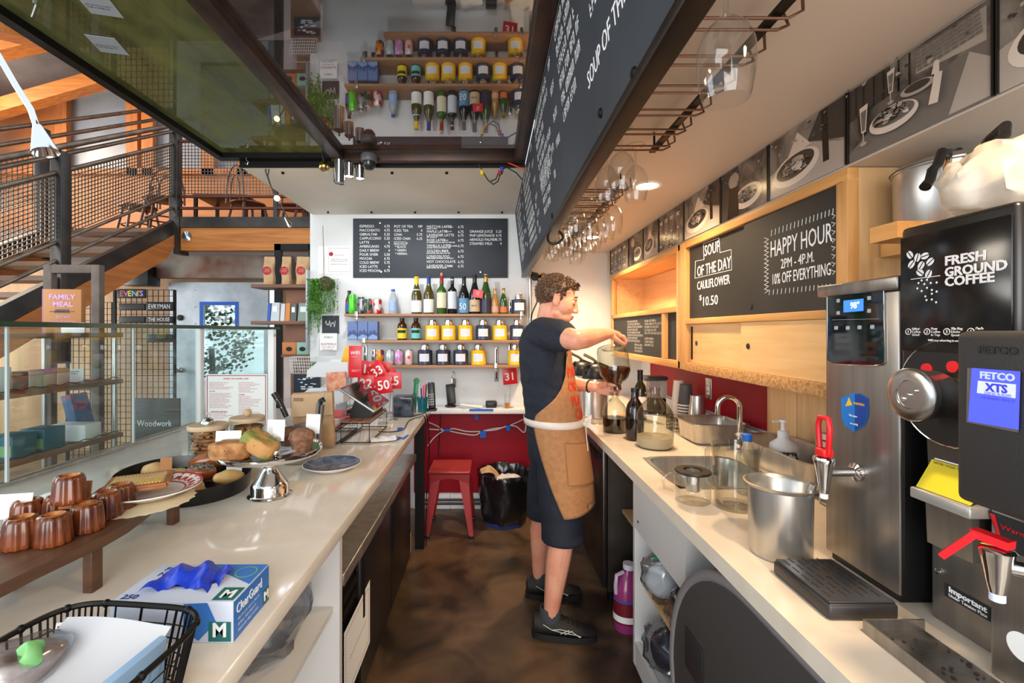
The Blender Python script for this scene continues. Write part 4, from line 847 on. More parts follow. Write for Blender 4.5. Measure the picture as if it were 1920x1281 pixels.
# hanging plant
pt = thing('hanging_plant', 'trailing green plant hanging from a twine at the wall end', 'plant', at(606, 540, 3.66))
m_ = MB(); m_.tube([(0, 0, 0.06), (0.003, 0, 0.25), (-0.003, 0, 0.5)], 0.002, 5).tube([(0.012, 0, 0.06), (0.006, 0, 0.25), (-0.003, 0, 0.5)], 0.002, 5); m_.build('twine', colm((140, 120, 96), 0.9), pt)
m_ = MB(); m_.ball((0.02, 0, 0.03), (0.07, 0.05, 0.06), 12, 8); m_.jitter(0.015, 30); m_.build('root_ball', mat('moss_brown', (92, 76, 52), 0.95, col2=(60, 56, 34), scale=60), pt)
lv = MB(); rnd = random.Random(4)
for s_ in range(96):
    a = rnd.uniform(0, 2*PI); r0 = rnd.uniform(0.02, 0.075); L_ = rnd.choice([0.14, 0.22, 0.34, 0.46])*rnd.uniform(0.7, 1.1); x0 = r0*math.cos(a)*1.75; y0 = -abs(r0*math.sin(a))*0.7
    if rnd.random() < 0.45: x0 = rnd.uniform(-0.115, -0.01)
    elif L_ > 0.3: L_ = 0.28
    n = int(L_/0.011)
    for i in range(n):
        z = 0.07-i*0.011; sw = 0.012*math.sin(i*0.3+s_)
        c = Vector((x0+sw, y0+0.004*math.cos(i), z)); d = Vector((rnd.uniform(-1, 1), rnd.uniform(-1, 0.2), rnd.uniform(-0.9, 0.1))).normalized()*0.022; q = d.cross(Vector((0.3, 0.2, 1))).normalized()*0.0068
        lv.poly([c, c+d*0.5+q, c+d, c+d*0.5-q])
    lv.tube([(x0, y0, 0.07), (x0+0.006, y0, 0.07-L_/2), (x0, y0, 0.07-L_)], 0.0012, 4)
lv.build('foliage', mat('plant_green', (104, 158, 62), 0.5, col2=(62, 116, 40), scale=14), pt, fix=False)
# steel plate at the wall end
tag(MB().box(-1.497, -1.4815, 3.70, 3.86, 1.30, 1.96, 0.002).build('corner_plate', M_galv), 'grey steel corner plate on the end of the back wall', 'plate')
# coffee shelves beyond the wall end
YC = 3.95
cs = thing('coffee_shelf', 'dark wooden shelves of coffee bags beyond the wall end', 'shelf', (0, 0, 0))
M_walnut = wood('walnut_x', (128, 88, 62), (98, 66, 46), 'x', 0.5)
for (py, a, b) in ((533, 470, 583), (602, 470, 583)):
    p0, p1 = at(a, py, 3.88), at(b, py, 3.88)
    MB().box(p0.x, p1.x, 3.88, 4.12, p0.z-0.03, p0.z, 0.002).build('board', M_walnut, cs)
for (a, b, y0, y1) in ((536, 582, 543, 598), (536, 582, 608, 642)):
    p0, p1 = at(a, y1, 4.10), at(b, y0, 4.10); MB().box(p0.x, p1.x, 4.10, 4.118, p0.z, p1.z).build('back_panel', mat('red_brown_panel', (150, 104, 82), 0.55, col2=(132, 90, 70), scale=4), cs)
MB().box(-1.60, -1.56, 4.125, 4.165, 0, 2.1).build('upright', M_blackm, cs)
p0, p1 = at(535, 945, 4.2), at(548, 652, 4.2); tag(MB().box(p0.x, p1.x+0.02, 4.17, 4.25, 0.0, p1.z).build('shelf_column', colm((214, 196, 190), 0.6)), 'pale pink column below the coffee shelves', 'column')
wfr = MB()
p0, p1 = at(516, 530, 4.3), at(592, 458, 4.3)
wfr.box(p0.x, p0.x+0.06, 4.28, 4.33, 0, p1.z).box(p0.x, p1.x, 4.28, 4.33, p1.z-0.06, p1.z).box(p1.x-0.06, p1.x, 4.28, 4.33, p0.z, p1.z)
tag(wfr.build('dark_frame', M_blackm), 'black metal frame behind the kraft coffee bags', 'frame')
M_kbag = mat('kraft_bag', (196, 160, 118), 0.8, col2=(180, 142, 102), scale=18)
def coffee_bag(px, w, label):
    p = at(px, 532.5, 3.95); t = thing('coffee_bag', label, 'coffee bag', (p.x, 3.95, at(px, 533, 3.88).z+0.0005), 0.1, 'kraft coffee bags on the upper coffee shelf')
    m_ = MB()
    def f(u, v):
        a = 2*PI*u; d = 0.034*(1-v**3*0.92); x = w/2*(abs(math.cos(a))**0.5)*(1 if math.cos(a) >= 0 else -1); y = d*(abs(math.sin(a))**0.5)*(1 if math.sin(a) >= 0 else -1)
        return (x+0.004*math.sin(v*9), y, 0.245*v)
    m_.grid(f, 28, 10, wrap=True); m_.poly([f(i/28, 0) for i in range(28)]); m_.build('bag', M_kbag, t)
    q = MB(); q.lathe([(0, 0), (0.036, 0), (0, 0.0006)], (0, 0, 0), 24, R=Matrix.Rotation(PI/2, 3, 'X')); o = q.build('red_emblem', M_redink, t); o.location = (-0.008, -0.036, 0.12)
    q = MB()
    for i in range(3): q.box(-0.03+0.004*i, 0.016+0.002*i, -0.0375, -0.0368, 0.108+i*0.012, 0.112+i*0.012)
    q.build('emblem_stripes', M_kbag, t)
for px, w, lb_ in ((505, 0.088, 'kraft coffee bag farthest from the wall end'), (537, 0.074, 'kraft coffee bag in the middle of the three'), (568, 0.108, 'wide kraft coffee bag nearest the hanging plant')): coffee_bag(px, w, lb_)
for (a, b, y0, c, lb_) in ((498, 504, 568, (40, 90, 170), 'slim blue coffee packet on the lower coffee shelf'), (505, 521, 567, (196, 202, 204), 'pale grey coffee packet beside the blue one'), (523, 531, 569, (206, 206, 204), 'white coffee packet beside the orange one'), (532, 541, 568, (206, 130, 60), 'orange coffee packet on the lower coffee shelf'), (542, 553, 569, (90, 92, 88), 'dark grey coffee packet right of the orange one'), (556, 577, 568, (138, 156, 140), 'sage green coffee packet at the end of the lower coffee shelf')):
    p0, p1 = at(a, 602, 3.9), at(b, y0, 3.9); t = thing('coffee_packet', lb_, 'packet', (p0.x, 3.92, at(0, 602, 3.88).z+0.0005), 0, 'coffee packets on the lower coffee shelf')
    w = p1.x-p0.x; hh = p1.z-p0.z
    MB().prism([(0, 0, 0), (w, 0, 0), (w*0.95, 0.02, hh), (w*0.05, 0.02, hh)], (0, 0.05, 0)).build('pack', colm(c, 0.5), t)
    if w > 0.05: MB().box(w*0.2, w*0.75, 0.008, 0.0085, hh*0.5, hh*0.8).build('label', M_paper, t)
p0 = at(529, 688, 3.9)
for i, (a, b, c, lb_) in enumerate(((529, 555, (196, 122, 66), 'orange carton below the coffee shelves'), (556, 578, (150, 190, 170), 'mint green carton below the coffee shelves'))):
    q0, q1 = at(a, 665, 3.95), at(b, 642, 3.95); t = thing('carton', lb_, 'carton', (q0.x, 3.95, q0.z), 0, 'cartons below the coffee shelves')
    MB().box(0, q1.x-q0.x, 0, 0.1, 0, q1.z-q0.z, 0.002).build('box', colm(c, 0.6), t)
    m_ = MB(); m_.lathe([(0, 0), (0.02, 0), (0, 0.0005)], ((q1.x-q0.x)/2, -0.0003, (q1.z-q0.z)*0.45), 18, R=Matrix.Rotation(PI/2, 3, 'X'), sx=1.4); m_.build('dark_oval', M_ink, t)
q0, q1 = at(529, 669, 3.95), at(584, 665, 3.95); tag(MB().box(q0.x, q1.x, 3.93, 4.12, q0.z-0.002, q1.z-0.0005).build('carton_shelf', M_walnut), 'thin shelf under the orange and mint cartons', 'shelf')
# wire basket and dark picture
wbk = thing('wire_basket', 'white wire basket on the stand left of the counter trays', 'basket', at(546, 700, 3.7))
m_ = MB()
for i in range(12): m_.tube([(i*0.019, 0, 0), (i*0.019-0.01, -0.012, 0.13)], 0.002, 4)
for j in range(6): m_.tube([(0-0.01*j/5, -0.012*j/5, 0.026*j), (0.209-0.01*j/5, -0.012*j/5, 0.026*j)], 0.002, 4)
for j in range(2): m_.tube([(-0.01*j, -0.012*j, 0.13*j), (-0.01*j, 0.1, 0.13*j), (0.209-0.01*j, 0.1, 0.13*j), (0.209-0.01*j, -0.012*j, 0.13*j)], 0.0022, 4)
m_.build('wires', M_white, wbk)
q = MB(); 
for i in range(5): q.box(0.01+i*0.036, 0.04+i*0.036, 0.01, 0.09, 0.003, 0.09)
q.build('paper_stack', colm((150, 132, 116), 0.8), wbk)
q0, q1 = at(546, 935, 3.7), at(597, 700, 3.7); tag(MB().box(q0.x, q1.x, 3.69, 3.82, 0, q1.z-0.001).build('basket_stand', mat('weathered_wood', (156, 120, 86), 0.7, col2=(120, 90, 64), scale=5), None), 'weathered wooden stand under the white wire basket', 'stand')
t, w, h = sheet(552, 702, 600, 736, 3.68, 'picture', 'dark blue picture leaning under the wire basket', 'picture', colm((34, 46, 62), 0.4), th=0.012)
rnd = random.Random(3); q = MB()
for i in range(22): x, z = rnd.uniform(0.02, w-0.05), rnd.uniform(0.02, h-0.02); q.box(x, x+rnd.uniform(0.01, 0.04), -0.0135, -0.0125, z, z+rnd.uniform(0.003, 0.012))
q.build('white_marks', M_chalk, t)
# ---- back ledge
def on_ledge(px, Y=3.66): return Vector(((px-PX0)*Y/FPX, Y, 0.8505))
ph = thing('phone_stand', 'black handset in a charging stand on the back ledge', 'phone', on_ledge(845))
MB().lathe([(0, 0), (0.045, 0), (0.045, 0.012), (0.03, 0.02), (0, 0.02)], seg=20).build('base', M_black, ph)
MB().boxm(Matrix.Translation((0, 0.01, 0.10)) @ Matrix.Rotation(-0.15, 4, 'X') @ Matrix.Rotation(-0.10, 4, 'Y'), 0.07, 0.018, 0.16, 0.006).build('handset', M_black, ph)
ky = thing('keys', 'bunch of keys hanging on a carabiner from the back wall', 'keys', at(850, 715, 3.74))
m_ = MB(); m_.tube([(0.012*math.cos(a/12*2*PI), 0, 0.05+0.03*math.sin(a/12*2*PI)) for a in range(12)], 0.003, 6, True); m_.build('carabiner', M_steel, ky)
for i, dx in enumerate((-0.012, 0.004, 0.016)): MB().box(dx-0.006, dx+0.006, -0.004-i*0.003, -0.002-i*0.003, -0.05, 0.02).build('key', M_dsteel if i else M_steel, ky)
pp = thing('papers', 'loose papers lying on the back ledge', 'papers', on_ledge(884, 3.63))
for i in range(3): MB().boxm(Matrix.Translation((0, 0, 0.004+i*0.006)) @ Matrix.Rotation(0.3-i*0.25, 4, 'Z') @ Matrix.Rotation(0.05*i, 4, 'Y'), 0.17, 0.11, 0.0015).build('sheet', M_paper, pp)
tag(MB().box(-0.045, 0.045, -0.04, 0.04, 0, 0.05, 0.012).build('router_box', M_black, None, on_ledge(921, 3.64)), 'small black box right of the papers on the ledge', 'router')
tb_ = thing('glass_jar', 'small glass jar with orange liquid at the right of the ledge', 'jar', on_ledge(951, 3.60))
MB().lathe([(0, 0.003), (0.02, 0), (0.022, 0.004), (0.022, 0.09), (0.026, 0.115)], seg=18).build('glass', M_glassw, tb_); MB().lathe([(0, 0.005), (0.019, 0.005), (0.019, 0.04), (0, 0.04)], seg=18).build('liquid', colm((206, 120, 40), 0.3), tb_)
for (a, b, y0, y1, Y) in ((880, 925, 767, 771, 3.557), (890, 897, 778, 787, 3.725)):
    p0, p1 = at(a, y1, Y), at(b, y0, Y); tag(MB().box(p0.x, p1.x, Y-0.002, Y, p0.z, p1.z).build('tape_strip', M_blue), 'long blue tape strip on the front edge of the back ledge' if a == 880 else 'short blue tape strip just under the back ledge', 'tape', 'blue tape pieces')
def cord(pts, r, m, label, name='cable', Y=3.715):
    v = [at(*p, Y) if len(p) == 2 else Vector(p) for p in pts]
    out = []
    for i in range(len(v)-1):
        a, b, c, d = v[max(i-1, 0)], v[i], v[i+1], v[min(i+2, len(v)-1)]
        for s_ in range(6):
            t = s_/6; out.append(0.5*((2*b)+(c-a)*t+(2*a-5*b+4*c-d)*t*t+(3*b-a-3*c+d)*t**3))
    out.append(v[-1]); o = MB().tube(out, r, 6).build(name, m); return tag(o, label, 'cable')
M_wcord = colm((206, 204, 204), 0.5); M_bcord = M_black
cord([(804, 792), (820, 799), (832, 807), (850, 804), (875, 809), (900, 809), (925, 804), (950, 800), (985, 785)], 0.005, M_wcord, 'upper white cable taped across the crimson panel')
cord([(804, 805), (835, 807), (860, 812), (890, 816), (905, 809), (930, 806), (952, 799), (968, 800), (982, 811), (986, 800), (986, 770)], 0.005, M_wcord, 'lower white cable taped across the crimson panel', Y=3.705)
cord([(802, 836), (815, 820), (832, 808), (845, 806)], 0.004, M_wcord, 'short white cable curving down to the post', Y=3.695)
cord([(832, 765), (827, 770), (825, 805), (822, 845), (822, 856)], 0.004, M_bcord, 'thin black cable hanging down the crimson panel', Y=3.70)
for (px, py, w, h, lb_) in ((838, 807, 0.05, 0.02, 'blue tape holding the cables, nearest the red stool'), (906, 815, 0.05, 0.055, 'blue tape with a flap in the middle of the cables'), (953, 803, 0.034, 0.045, 'blue tape holding the cables nearest the person')):
    p = at(px, py, 3.69); m_ = MB(); m_.box(-w/2, w/2, -0.003, 0.034, -h/2, h/2, 0.002); tag(m_.build('tape_strip', M_blue, None, p), lb_, 'tape', 'blue tape pieces')
# pipes along the base
for i, z in enumerate((0.055, 0.085)): tag(MB().tube([(-0.55, 3.70, z), (0.70, 3.70, z)], 0.011, 8).build('pipe', colm((44, 50, 62), 0.4)), ['lower dark pipe along the white base boards', 'upper dark pipe along the white base boards'][i], 'pipe', 'dark pipes at the floor')
# ---- stool
sl_ = thing('stool', 'square red metal stool below the crimson panel', 'stool', (-0.285, 3.37, 0), 0.0)
M_stool = mat('worn_red_metal', (172, 44, 46), 0.36, 0.25, col2=(150, 34, 40), scale=5); M_stoolt = mat('worn_red_seat', (178, 62, 56), 0.34, 0.2, col2=(160, 48, 48), scale=4)
MB().box(-0.15, 0.15, -0.15, 0.15, 0.44, 0.468, 0.012, 3).build('seat', M_stoolt, sl_)
for (a, b) in ((-1, -1), (1, -1), (1, 1), (-1, 1)):
    m_ = MB(); tx, ty, bx, by = a*0.135, b*0.135, a*0.175, b*0.175
    m_.prism([(tx, ty, 0.44), (tx-a*0.075, ty, 0.44), (bx-a*0.035, by, 0.02), (bx, by, 0.02)], (0, -b*0.006, 0)); m_.prism([(tx, ty, 0.44), (tx, ty-b*0.075, 0.44), (bx, by-b*0.035, 0.02), (bx, by, 0.02)], (-a*0.006, 0, 0))
    l = m_.build('leg', M_stool, sl_); MB().box(min(bx, bx-a*0.04), max(bx, bx-a*0.04), min(by, by-b*0.04), max(by, by-b*0.04), 0, 0.022, 0.004).build('rubber_foot', M_black, l)
for (p, q) in (((-1, -1), (1, -1)), ((1, -1), (1, 1)), ((1, 1), (-1, 1)), ((-1, 1), (-1, -1))):
    m_ = MB(); A = Vector((p[0]*0.137, p[1]*0.137, 0)); B = Vector((q[0]*0.137, q[1]*0.137, 0)); n = 10
    top = [A.lerp(B, i/n)+Vector((0, 0, 0.44)) for i in range(n+1)]; bot = [A.lerp(B, i/n)+Vector((0, 0, 0.375+0.035*math.sin(PI*i/n))) for i in range(n+1)]
    m_.prism(top+bot[::-1], (A+B)*0.02); m_.build('apron', M_stool, sl_)
# ---- trash bag bin
tbn = thing('trash_bin', 'round bin lined with a shiny black bag beside the red stool', 'trash bin', (0.115, 3.50, 0))
def bagw(a, z): return 1+0.035*math.sin(a*7+z*20)+0.03*math.sin(a*13-z*31)
m_ = MB(); m_.lathe([(0.0, 0.002), (0.135, 0.003), (0.165, 0.03), (0.178, 0.10), (0.19, 0.2), (0.198, 0.29), (0.204, 0.35), (0.205, 0.385), (0.196, 0.392), (0.185, 0.375), (0.178, 0.32), (0.1, 0.29), (0, 0.28)], seg=56, wob=bagw); m_.jitter(0.008, 22)
m_.build('bag', mat('black_bin_bag', (16, 16, 19), 0.22, bump=0.9, bscale=16, spec=0.7), tbn)
m_ = MB(); m_.lathe([(0.150, 0.0), (0.158, 0.001), (0.162, 0.025), (0.150, 0.03)], seg=30); m_.build('bin_base', colm((30, 50, 110), 0.5), tbn)
m_ = MB(); m_.grid(lambda u, v: (-0.19+0.15*u, -0.05+0.09*v, 0.36+0.05*math.sin(u*3)-0.05*u+0.03*v), 8, 6); m_.jitter(0.012, 18); tag(m_.build('crumpled_paper', M_kraft, None, (0.115, 3.50, 0.0)), 'crumpled brown paper on the rim of the black trash bag', 'paper')
m_ = MB(); m_.ball((0.03, -0.02, 0.315), (0.11, 0.09, 0.045), 16, 10); m_.jitter(0.02, 25, 3); tag(m_.build('paper_trash', mat('white_trash', (208, 202, 206), 0.6), None, (0.115, 3.50, 0.0)), 'white paper trash inside the black bag', 'paper')
# ================================================================= LEFT COUNTER: PASTRIES, TABLET, DISPLAY CASE
CZ = 0.9305
M_edge = mat('green_glass_edge', (14, 70, 62), 0.15, spec=0.6)
dc = thing('display_case', 'glass display case with a green-edged top along the pastry counter', 'display case', (0, 0, 0))
MB().box(-1.655, -1.20, 0.4, 2.60, 1.468, 1.480).build('glass_top', M_pane, dc)
e_ = MB(); e_.box(-1.1995, -1.198, 0.4, 2.60, 1.467, 1.481).box(-1.655, -1.198, 2.6005, 2.602, 1.467, 1.481); e_.build('top_edge', M_edge, dc)
MB().box(-1.655, -1.649, 0.4, 2.56, CZ+0.012, 1.467).build('front_pane', M_pane, dc)
MB().box(-1.61, -1.25, 2.585, 2.591, CZ+0.012, 1.467).build('end_pane', M_pane, dc)
for (x, w) in ((-1.235, 0.032), (-1.645, 0.030)): MB().box(x-w/2, x+w/2, 2.565, 2.60, CZ, 1.467, 0.003).build('white_post', M_white, dc)
e_ = MB(); e_.box(-1.66, -1.644, 0.4, 2.565, CZ, CZ+0.011); e_.build('base_rail', M_steel, dc)
for y in (1.55, 2.1): MB().box(-1.6485, -1.640, y-0.004, y+0.004, CZ+0.012, 1.467).build('pane_joint', mat('joint_silicone', (190, 200, 200), 0.3), dc)
# menu poster inside the end of the case
t = thing('menu_poster', 'white food menu with a red border at the end of the display case', 'menu', (-1.60, 2.565, CZ), 0)
PW, PH = 0.345, 0.285; MB().box(0, PW, 0, 0.003, 0, PH).build('sheet', M_paper, t)
e_ = MB()
for (a, b, c, d) in ((0.006, PW-0.006, PH-0.010, PH-0.006), (0.006, 0.010, 0.0, PH-0.006), (PW-0.010, PW-0.006, 0.0, PH-0.006)): e_.box(a, b, -0.001, -0.0002, c, d)
e_.build('red_border', M_redink, t)
text('PAPER OR PLASTIK CAFE', 0.013, frame((0.10, -0.0008, PH-0.03), XR, ZU), M_redink, t, 'lettering', fit=0.14)
text('PLATES', 0.010, frame((0.02, -0.0008, PH-0.10), XR, ZU), M_redink, t, 'lettering'); text('COFFEE', 0.010, frame((0.185, -0.0008, PH-0.12), XR, ZU), M_redink, t, 'lettering'); text('SEASONAL SPECIALS', 0.010, frame((0.03, -0.0008, PH-0.215), XR, ZU), M_redink, t, 'lettering')
rows = []
rnd = random.Random(9)
for i in range(24):
    if i not in (5, 6, 17, 18): rows.append((0.02, PH-0.05-i*0.0088, rnd.uniform(0.08, 0.14)))
    if i not in (7, 8): rows.append((0.185, PH-0.05-i*0.0088, rnd.uniform(0.06, 0.13)))
scribble(rows, frame((0, -0.0008, 0), XR, ZU), 1, 0.0042, mat('pink_print', (206, 120, 138), 0.7), t, 'lettering', 2, thick=0.2)
# ---- wooden riser with caneles
M_waln = wood('walnut_y', (112, 76, 52), (78, 52, 36), 'y', 0.45)
rz_ = thing('serving_board', 'live-edge walnut board on legs carrying caneles and the tart plate', 'serving board', (-0.905, 0.86, CZ), -0.03)
m_ = MB(); pts = []; rnd = random.Random(2)
for i in range(15): pts.append((0.122+0.008*math.sin(i*0.9)-0.075*max(0, (i-8)/6)**1.5, -0.42+i*0.06))
for i in range(15): pts.append((-0.115+0.010*math.sin(i*1.3), 0.42-i*0.06))
m_.prism([(x, y, 0.092) for (x, y) in pts], (0, 0, 0.022)); m_.build('plank', M_waln, rz_)
for (x, y) in ((0.098, 0.066), (-0.08, 0.066), (0.028, 0.385), (-0.08, 0.385), (0.02, -0.28)): MB().box(x-0.010, x+0.010, y-0.013, y+0.013, 0.0, 0.0915, 0.002).build('leg', M_waln, rz_)
M_can = mat('canele_crust', (70, 28, 12), 0.25, col2=(140, 70, 30), scale=16, lo=0.35, hi=0.75, coat=0.35, bump=0.15)
M_cant = mat('canele_top', (196, 128, 64), 0.4, col2=(120, 58, 24), scale=40)
def canele(x, y, z, s, rz, label):
    t = thing('canele', label, 'pastry', (x, y, z), rz, 'caneles on the walnut board')
    def wob(a, zz): return 1+0.055*math.cos(a*12)*(1 if zz < 0.052*s else 0.6)
    m_ = MB(); m_.lathe([(0, 0), (0.026*s, 0.0), (0.0295*s, 0.003*s), (0.029*s, 0.012*s), (0.0275*s, 0.03*s), (0.0262*s, 0.048*s), (0.024*s, 0.056*s), (0.021*s, 0.058*s)], seg=72, wob=wob); m_.build('crust', M_can, t)
    m_ = MB(); m_.lathe([(0.0212*s, 0.0575*s), (0.018*s, 0.0585*s), (0.014*s, 0.052*s), (0, 0.050*s)], seg=36, wob=lambda a, zz: 1+0.04*math.cos(a*12)); m_.build('top', M_cant, t)
BZ = CZ+0.1145
can_spots = [((40, 1012), 0.868, 'dark canele at the open end of the front row'), ((100, 1012), 0.880, 'canele in the front row below the brown sign card'), ((163, 995), 0.938, 'canele at the front under the stacked one'), ((110, 985), 0.98, 'canele in the second row behind the brown card'), ((200, 960), 1.005, 'canele at the back of the right group'), ((226, 945), 1.055, 'farthest canele beside the tart plate'), ((52, 985), 0.955, 'canele at the back near the steel cloche')]
cans_ = []
for (px, py), Y, lb_ in can_spots: cans_.append(((px-PX0)*Y/FPX, Y, lb_))
for i, (x, y, lb_) in enumerate(cans_): canele(x, y, BZ, 0.98, i*0.7, lb_)
a_, b_ = cans_[2], cans_[3]; canele((a_[0]+b_[0])/2+0.012, (a_[1]+b_[1])/2-0.02, BZ+0.0580, 0.96, 0.4, 'canele stacked on top of the others')
tag(MB().boxm(Matrix.Translation((-0.885, 0.97, BZ+0.062)) @ Matrix.Rotation(0.15, 4, 'Z') @ Matrix.Rotation(-0.18, 4, 'X'), 0.062, 0.0015, 0.056).build('sign_card', colm((166, 104, 62), 0.7)), 'blank brown sign card standing among the caneles', 'card')
t = tag(MB().boxm(Matrix.Translation((-1.0, 0.95, BZ+0.045)) @ Matrix.Rotation(0.2, 4, 'Z') @ Matrix.Rotation(-0.2, 4, 'X'), 0.075, 0.0015, 0.05).build('sign_card', M_paper), 'white sign card behind the caneles at the edge of the picture', 'card')
t = thing('wrapped_cake', 'dark cake with white icing behind the caneles', 'cake', (-0.99, 1.04, BZ))
m_ = MB(); m_.ball((0, 0, 0.02), (0.045, 0.03, 0.021), 16, 10); m_.build('cake', colm((92, 60, 40), 0.6), t); m_ = MB(); m_.ball((0, 0, 0.029), (0.040, 0.026, 0.015), 16, 10); m_.jitter(0.003, 50); m_.build('icing', M_paper, t)
t = thing('cloche', 'small steel dome at the left edge behind the caneles', 'cloche', (-1.03, 0.87, BZ))
MB().lathe([(0.03, 0), (0.03, 0.01), (0.022, 0.028), (0.008, 0.036), (0, 0.037)], seg=20).build('dome', M_chrome, t); MB().ball((0, 0, 0.043), 0.006, 10, 6).build('knob', M_chrome, t)
# red rimmed plate with apple tart on the far end of the board
pt = thing('plate', 'white plate with a red heart-pattern rim under the apple tart', 'plate', (-0.845, 1.135, BZ+0.002))
M_china = mat('white_china', (236, 230, 222), 0.15, spec=0.6)
MB().lathe([(0, 0.0), (0.06, 0.0), (0.066, 0.003), (0.098, 0.016), (0.110, 0.021), (0.110, 0.024), (0.097, 0.021), (0.066, 0.008), (0, 0.006)], seg=48).build('dish', M_china, pt)
m_ = MB()
def rim(r): return 0.0085+(r-0.066)/(0.110-0.066)*0.0165+0.0004
for (r0, r1) in ((0.104, 0.1095), (0.070, 0.074)):
    m_.grid(lambda u, v: ((r0+(r1-r0)*v)*math.cos(2*PI*u), (r0+(r1-r0)*v)*math.sin(2*PI*u), rim(r0+(r1-r0)*v)), 48, 1, wrap=True)
for i in range(24):
    a = 2*PI*i/24
    def P(r, da): return (r*math.cos(a+da), r*math.sin(a+da), rim(r)+0.0003)
    m_.poly([P(0.076, 0.0), P(0.103, 0.10), P(0.103, 0.16), P(0.082, 0.13)]); m_.poly([P(0.076, 0.262), P(0.082, 0.135), P(0.103, 0.16), P(0.098, 0.19)])
m_.build('rim_pattern', colm((176, 30, 44), 0.3), pt)
tt = thing('apple_tart', 'square apple tart with fanned slices on the red-rimmed plate', 'tart', (-0.865, 1.125, BZ+0.0285), 0.5)
M_crust = mat('baked_crust', (176, 112, 56), 0.45, col2=(140, 80, 36), scale=30, bump=0.3)
m_ = MB(); m_.box(-0.062, 0.062, -0.055, 0.055, 0, 0.010, 0.004); m_.bar((-0.06, -0.053, 0.013), (0.06, -0.053, 0.013), 0.012, 0.006).bar((-0.06, 0.053, 0.013), (0.06, 0.053, 0.013), 0.012, 0.006).bar((-0.06, -0.053, 0.013), (-0.06, 0.053, 0.013), 0.012, 0.006).bar((0.06, -0.053, 0.013), (0.06, 0.053, 0.013), 0.012, 0.006); m_.jitter(0.002, 60); m_.build('crust', M_crust, tt)
m_ = MB()
for i in range(15): m_.boxm(Matrix.Translation((-0.05+i*0.0071, 0, 0.0145)) @ Matrix.Rotation(0.5, 4, 'Y'), 0.0115, 0.094, 0.0028, 0.0008)
m_.build('apple_slices', mat('baked_apple', (240, 212, 140), 0.35, col2=(222, 176, 96), scale=30), tt)
dl = MB(); dl.lathe([(0.0, 0.0003), (0.098, 0.0004), (0.108, -0.0004), (0.098, 0.0014), (0, 0.0012)], seg=64, wob=lambda a, z: 1+(0.03*math.cos(a*22)))
tag(dl.build('paper_doily', colm((222, 206, 172), 0.8), None, (-0.838, 1.10, BZ+0.0001)), 'lacy paper doily under the red-rimmed plate', 'doily')
# ---- black oval tray with pastries
TX, TY, TR = -1.04, 1.55, -0.6
tr = thing('oval_tray', 'black oval tray with cut-out handles holding pastries', 'tray', (TX, TY, CZ), TR)
m_ = MB(); m_.lathe([(0, 0.004), (0.93, 0.004), (0.96, 0.006), (1.0, 0.048), (1.015, 0.048), (0.985, 0.0), (0, 0.0)], seg=64, sx=0.25, sy=0.185); m_.build('tray', mat('black_tray', (20, 19, 20), 0.3), tr)
for s_ in (1, -1):
    m_ = MB(); m_.boxm(Matrix.Translation((0.02*0, -s_*0.1825, 0.030)) @ Matrix.Rotation(s_*-0.16, 4, 'X'), 0.075, 0.004, 0.016, 0.006); m_.build('handle_opening', colm((196, 156, 92), 0.6), tr)
MTR = Matrix.Translation((TX, TY, CZ)) @ Matrix.Rotation(TR, 4, 'Z')
def tpos(x, y, z=0.006): return MTR @ Vector((x, y, z))
M_pas = mat('golden_pastry', (206, 140, 66), 0.35, col2=(150, 84, 34), scale=14, coat=0.2, bump=0.2); M_pasd = mat('glazed_brown', (166, 90, 38), 0.25, col2=(112, 54, 22), scale=12, coat=0.4)
def croissant(p, s, rz, m, label, nm='croissant'):
    t = thing(nm, label, 'pastry', p, rz, 'pastries on the black tray'); m_ = MB(); pts = []; rr = []
    for i in range(13):
        a = -1.15+2.3*i/12; pts.append((0.055*s*math.sin(a), 0.03*s*math.cos(a), 0.024*s)); rr.append(s*(0.006+0.021*math.cos(a*1.2)**2*(1+0.10*(i % 2))))
    m_.tube(pts, rr, 14); m_.build('pastry', m, t); return t
def bun(p, r, m, label, rz=0, nm='bun', top=None, wob=0.05):
    t = thing(nm, label, 'pastry', p, rz, 'pastries on the black tray'); m_ = MB(); m_.ball((0, 0, r[2]), r, 20, 12); m_.jitter(0.004, 40, p[0]*9); m_.build('pastry', m, t)
    if top: m_ = MB(); m_.ball((0, 0, r[2]*1.25), (r[0]*0.9, r[1]*0.9, r[2]*0.82), 20, 12); m_.jitter(0.004, 70, 2); m_.build('topping', top, t)
    return t
croissant((-1.02, 1.67, CZ+0.012), 1.35, 0.5, M_pasd, 'large glazed croissant at the back of the black tray')
bun((-1.00, 1.575, CZ+0.006), (0.050, 0.036, 0.030), M_pasd, 'poppy-seed covered roll in the middle of the black tray', 0.5, 'seeded_roll', mat('poppy_seed', (56, 52, 48), 0.7, col2=(150, 140, 124), scale=150, lo=0.45, hi=0.6))
bun((-0.885, 1.545, CZ+0.006), (0.048, 0.034, 0.024), mat('pale_bun', (230, 186, 116), 0.4, col2=(206, 152, 82), scale=9), 'pale golden bun at the near end of the black tray', 0.3)
croissant((-0.91, 1.455, CZ+0.008), 1.0, 2.4, M_pas, 'small croissant in front of the seeded roll')
croissant((-1.0, 1.465, CZ+0.008), 1.1, 2.9, M_pas, 'sugared croissant by the near rim of the black tray')
bun((-1.08, 1.50, CZ+0.006), (0.045, 0.04, 0.020), M_pas, 'flat pastry behind the red-rimmed plate', 0, 'flat_pastry')
bun((-1.20, 1.63, CZ+0.006), (0.04, 0.035, 0.024), mat('pale_scone', (214, 178, 122), 0.6, col2=(186, 140, 86), scale=12), 'pale scone at the far left end of the black tray', 0, 'scone')
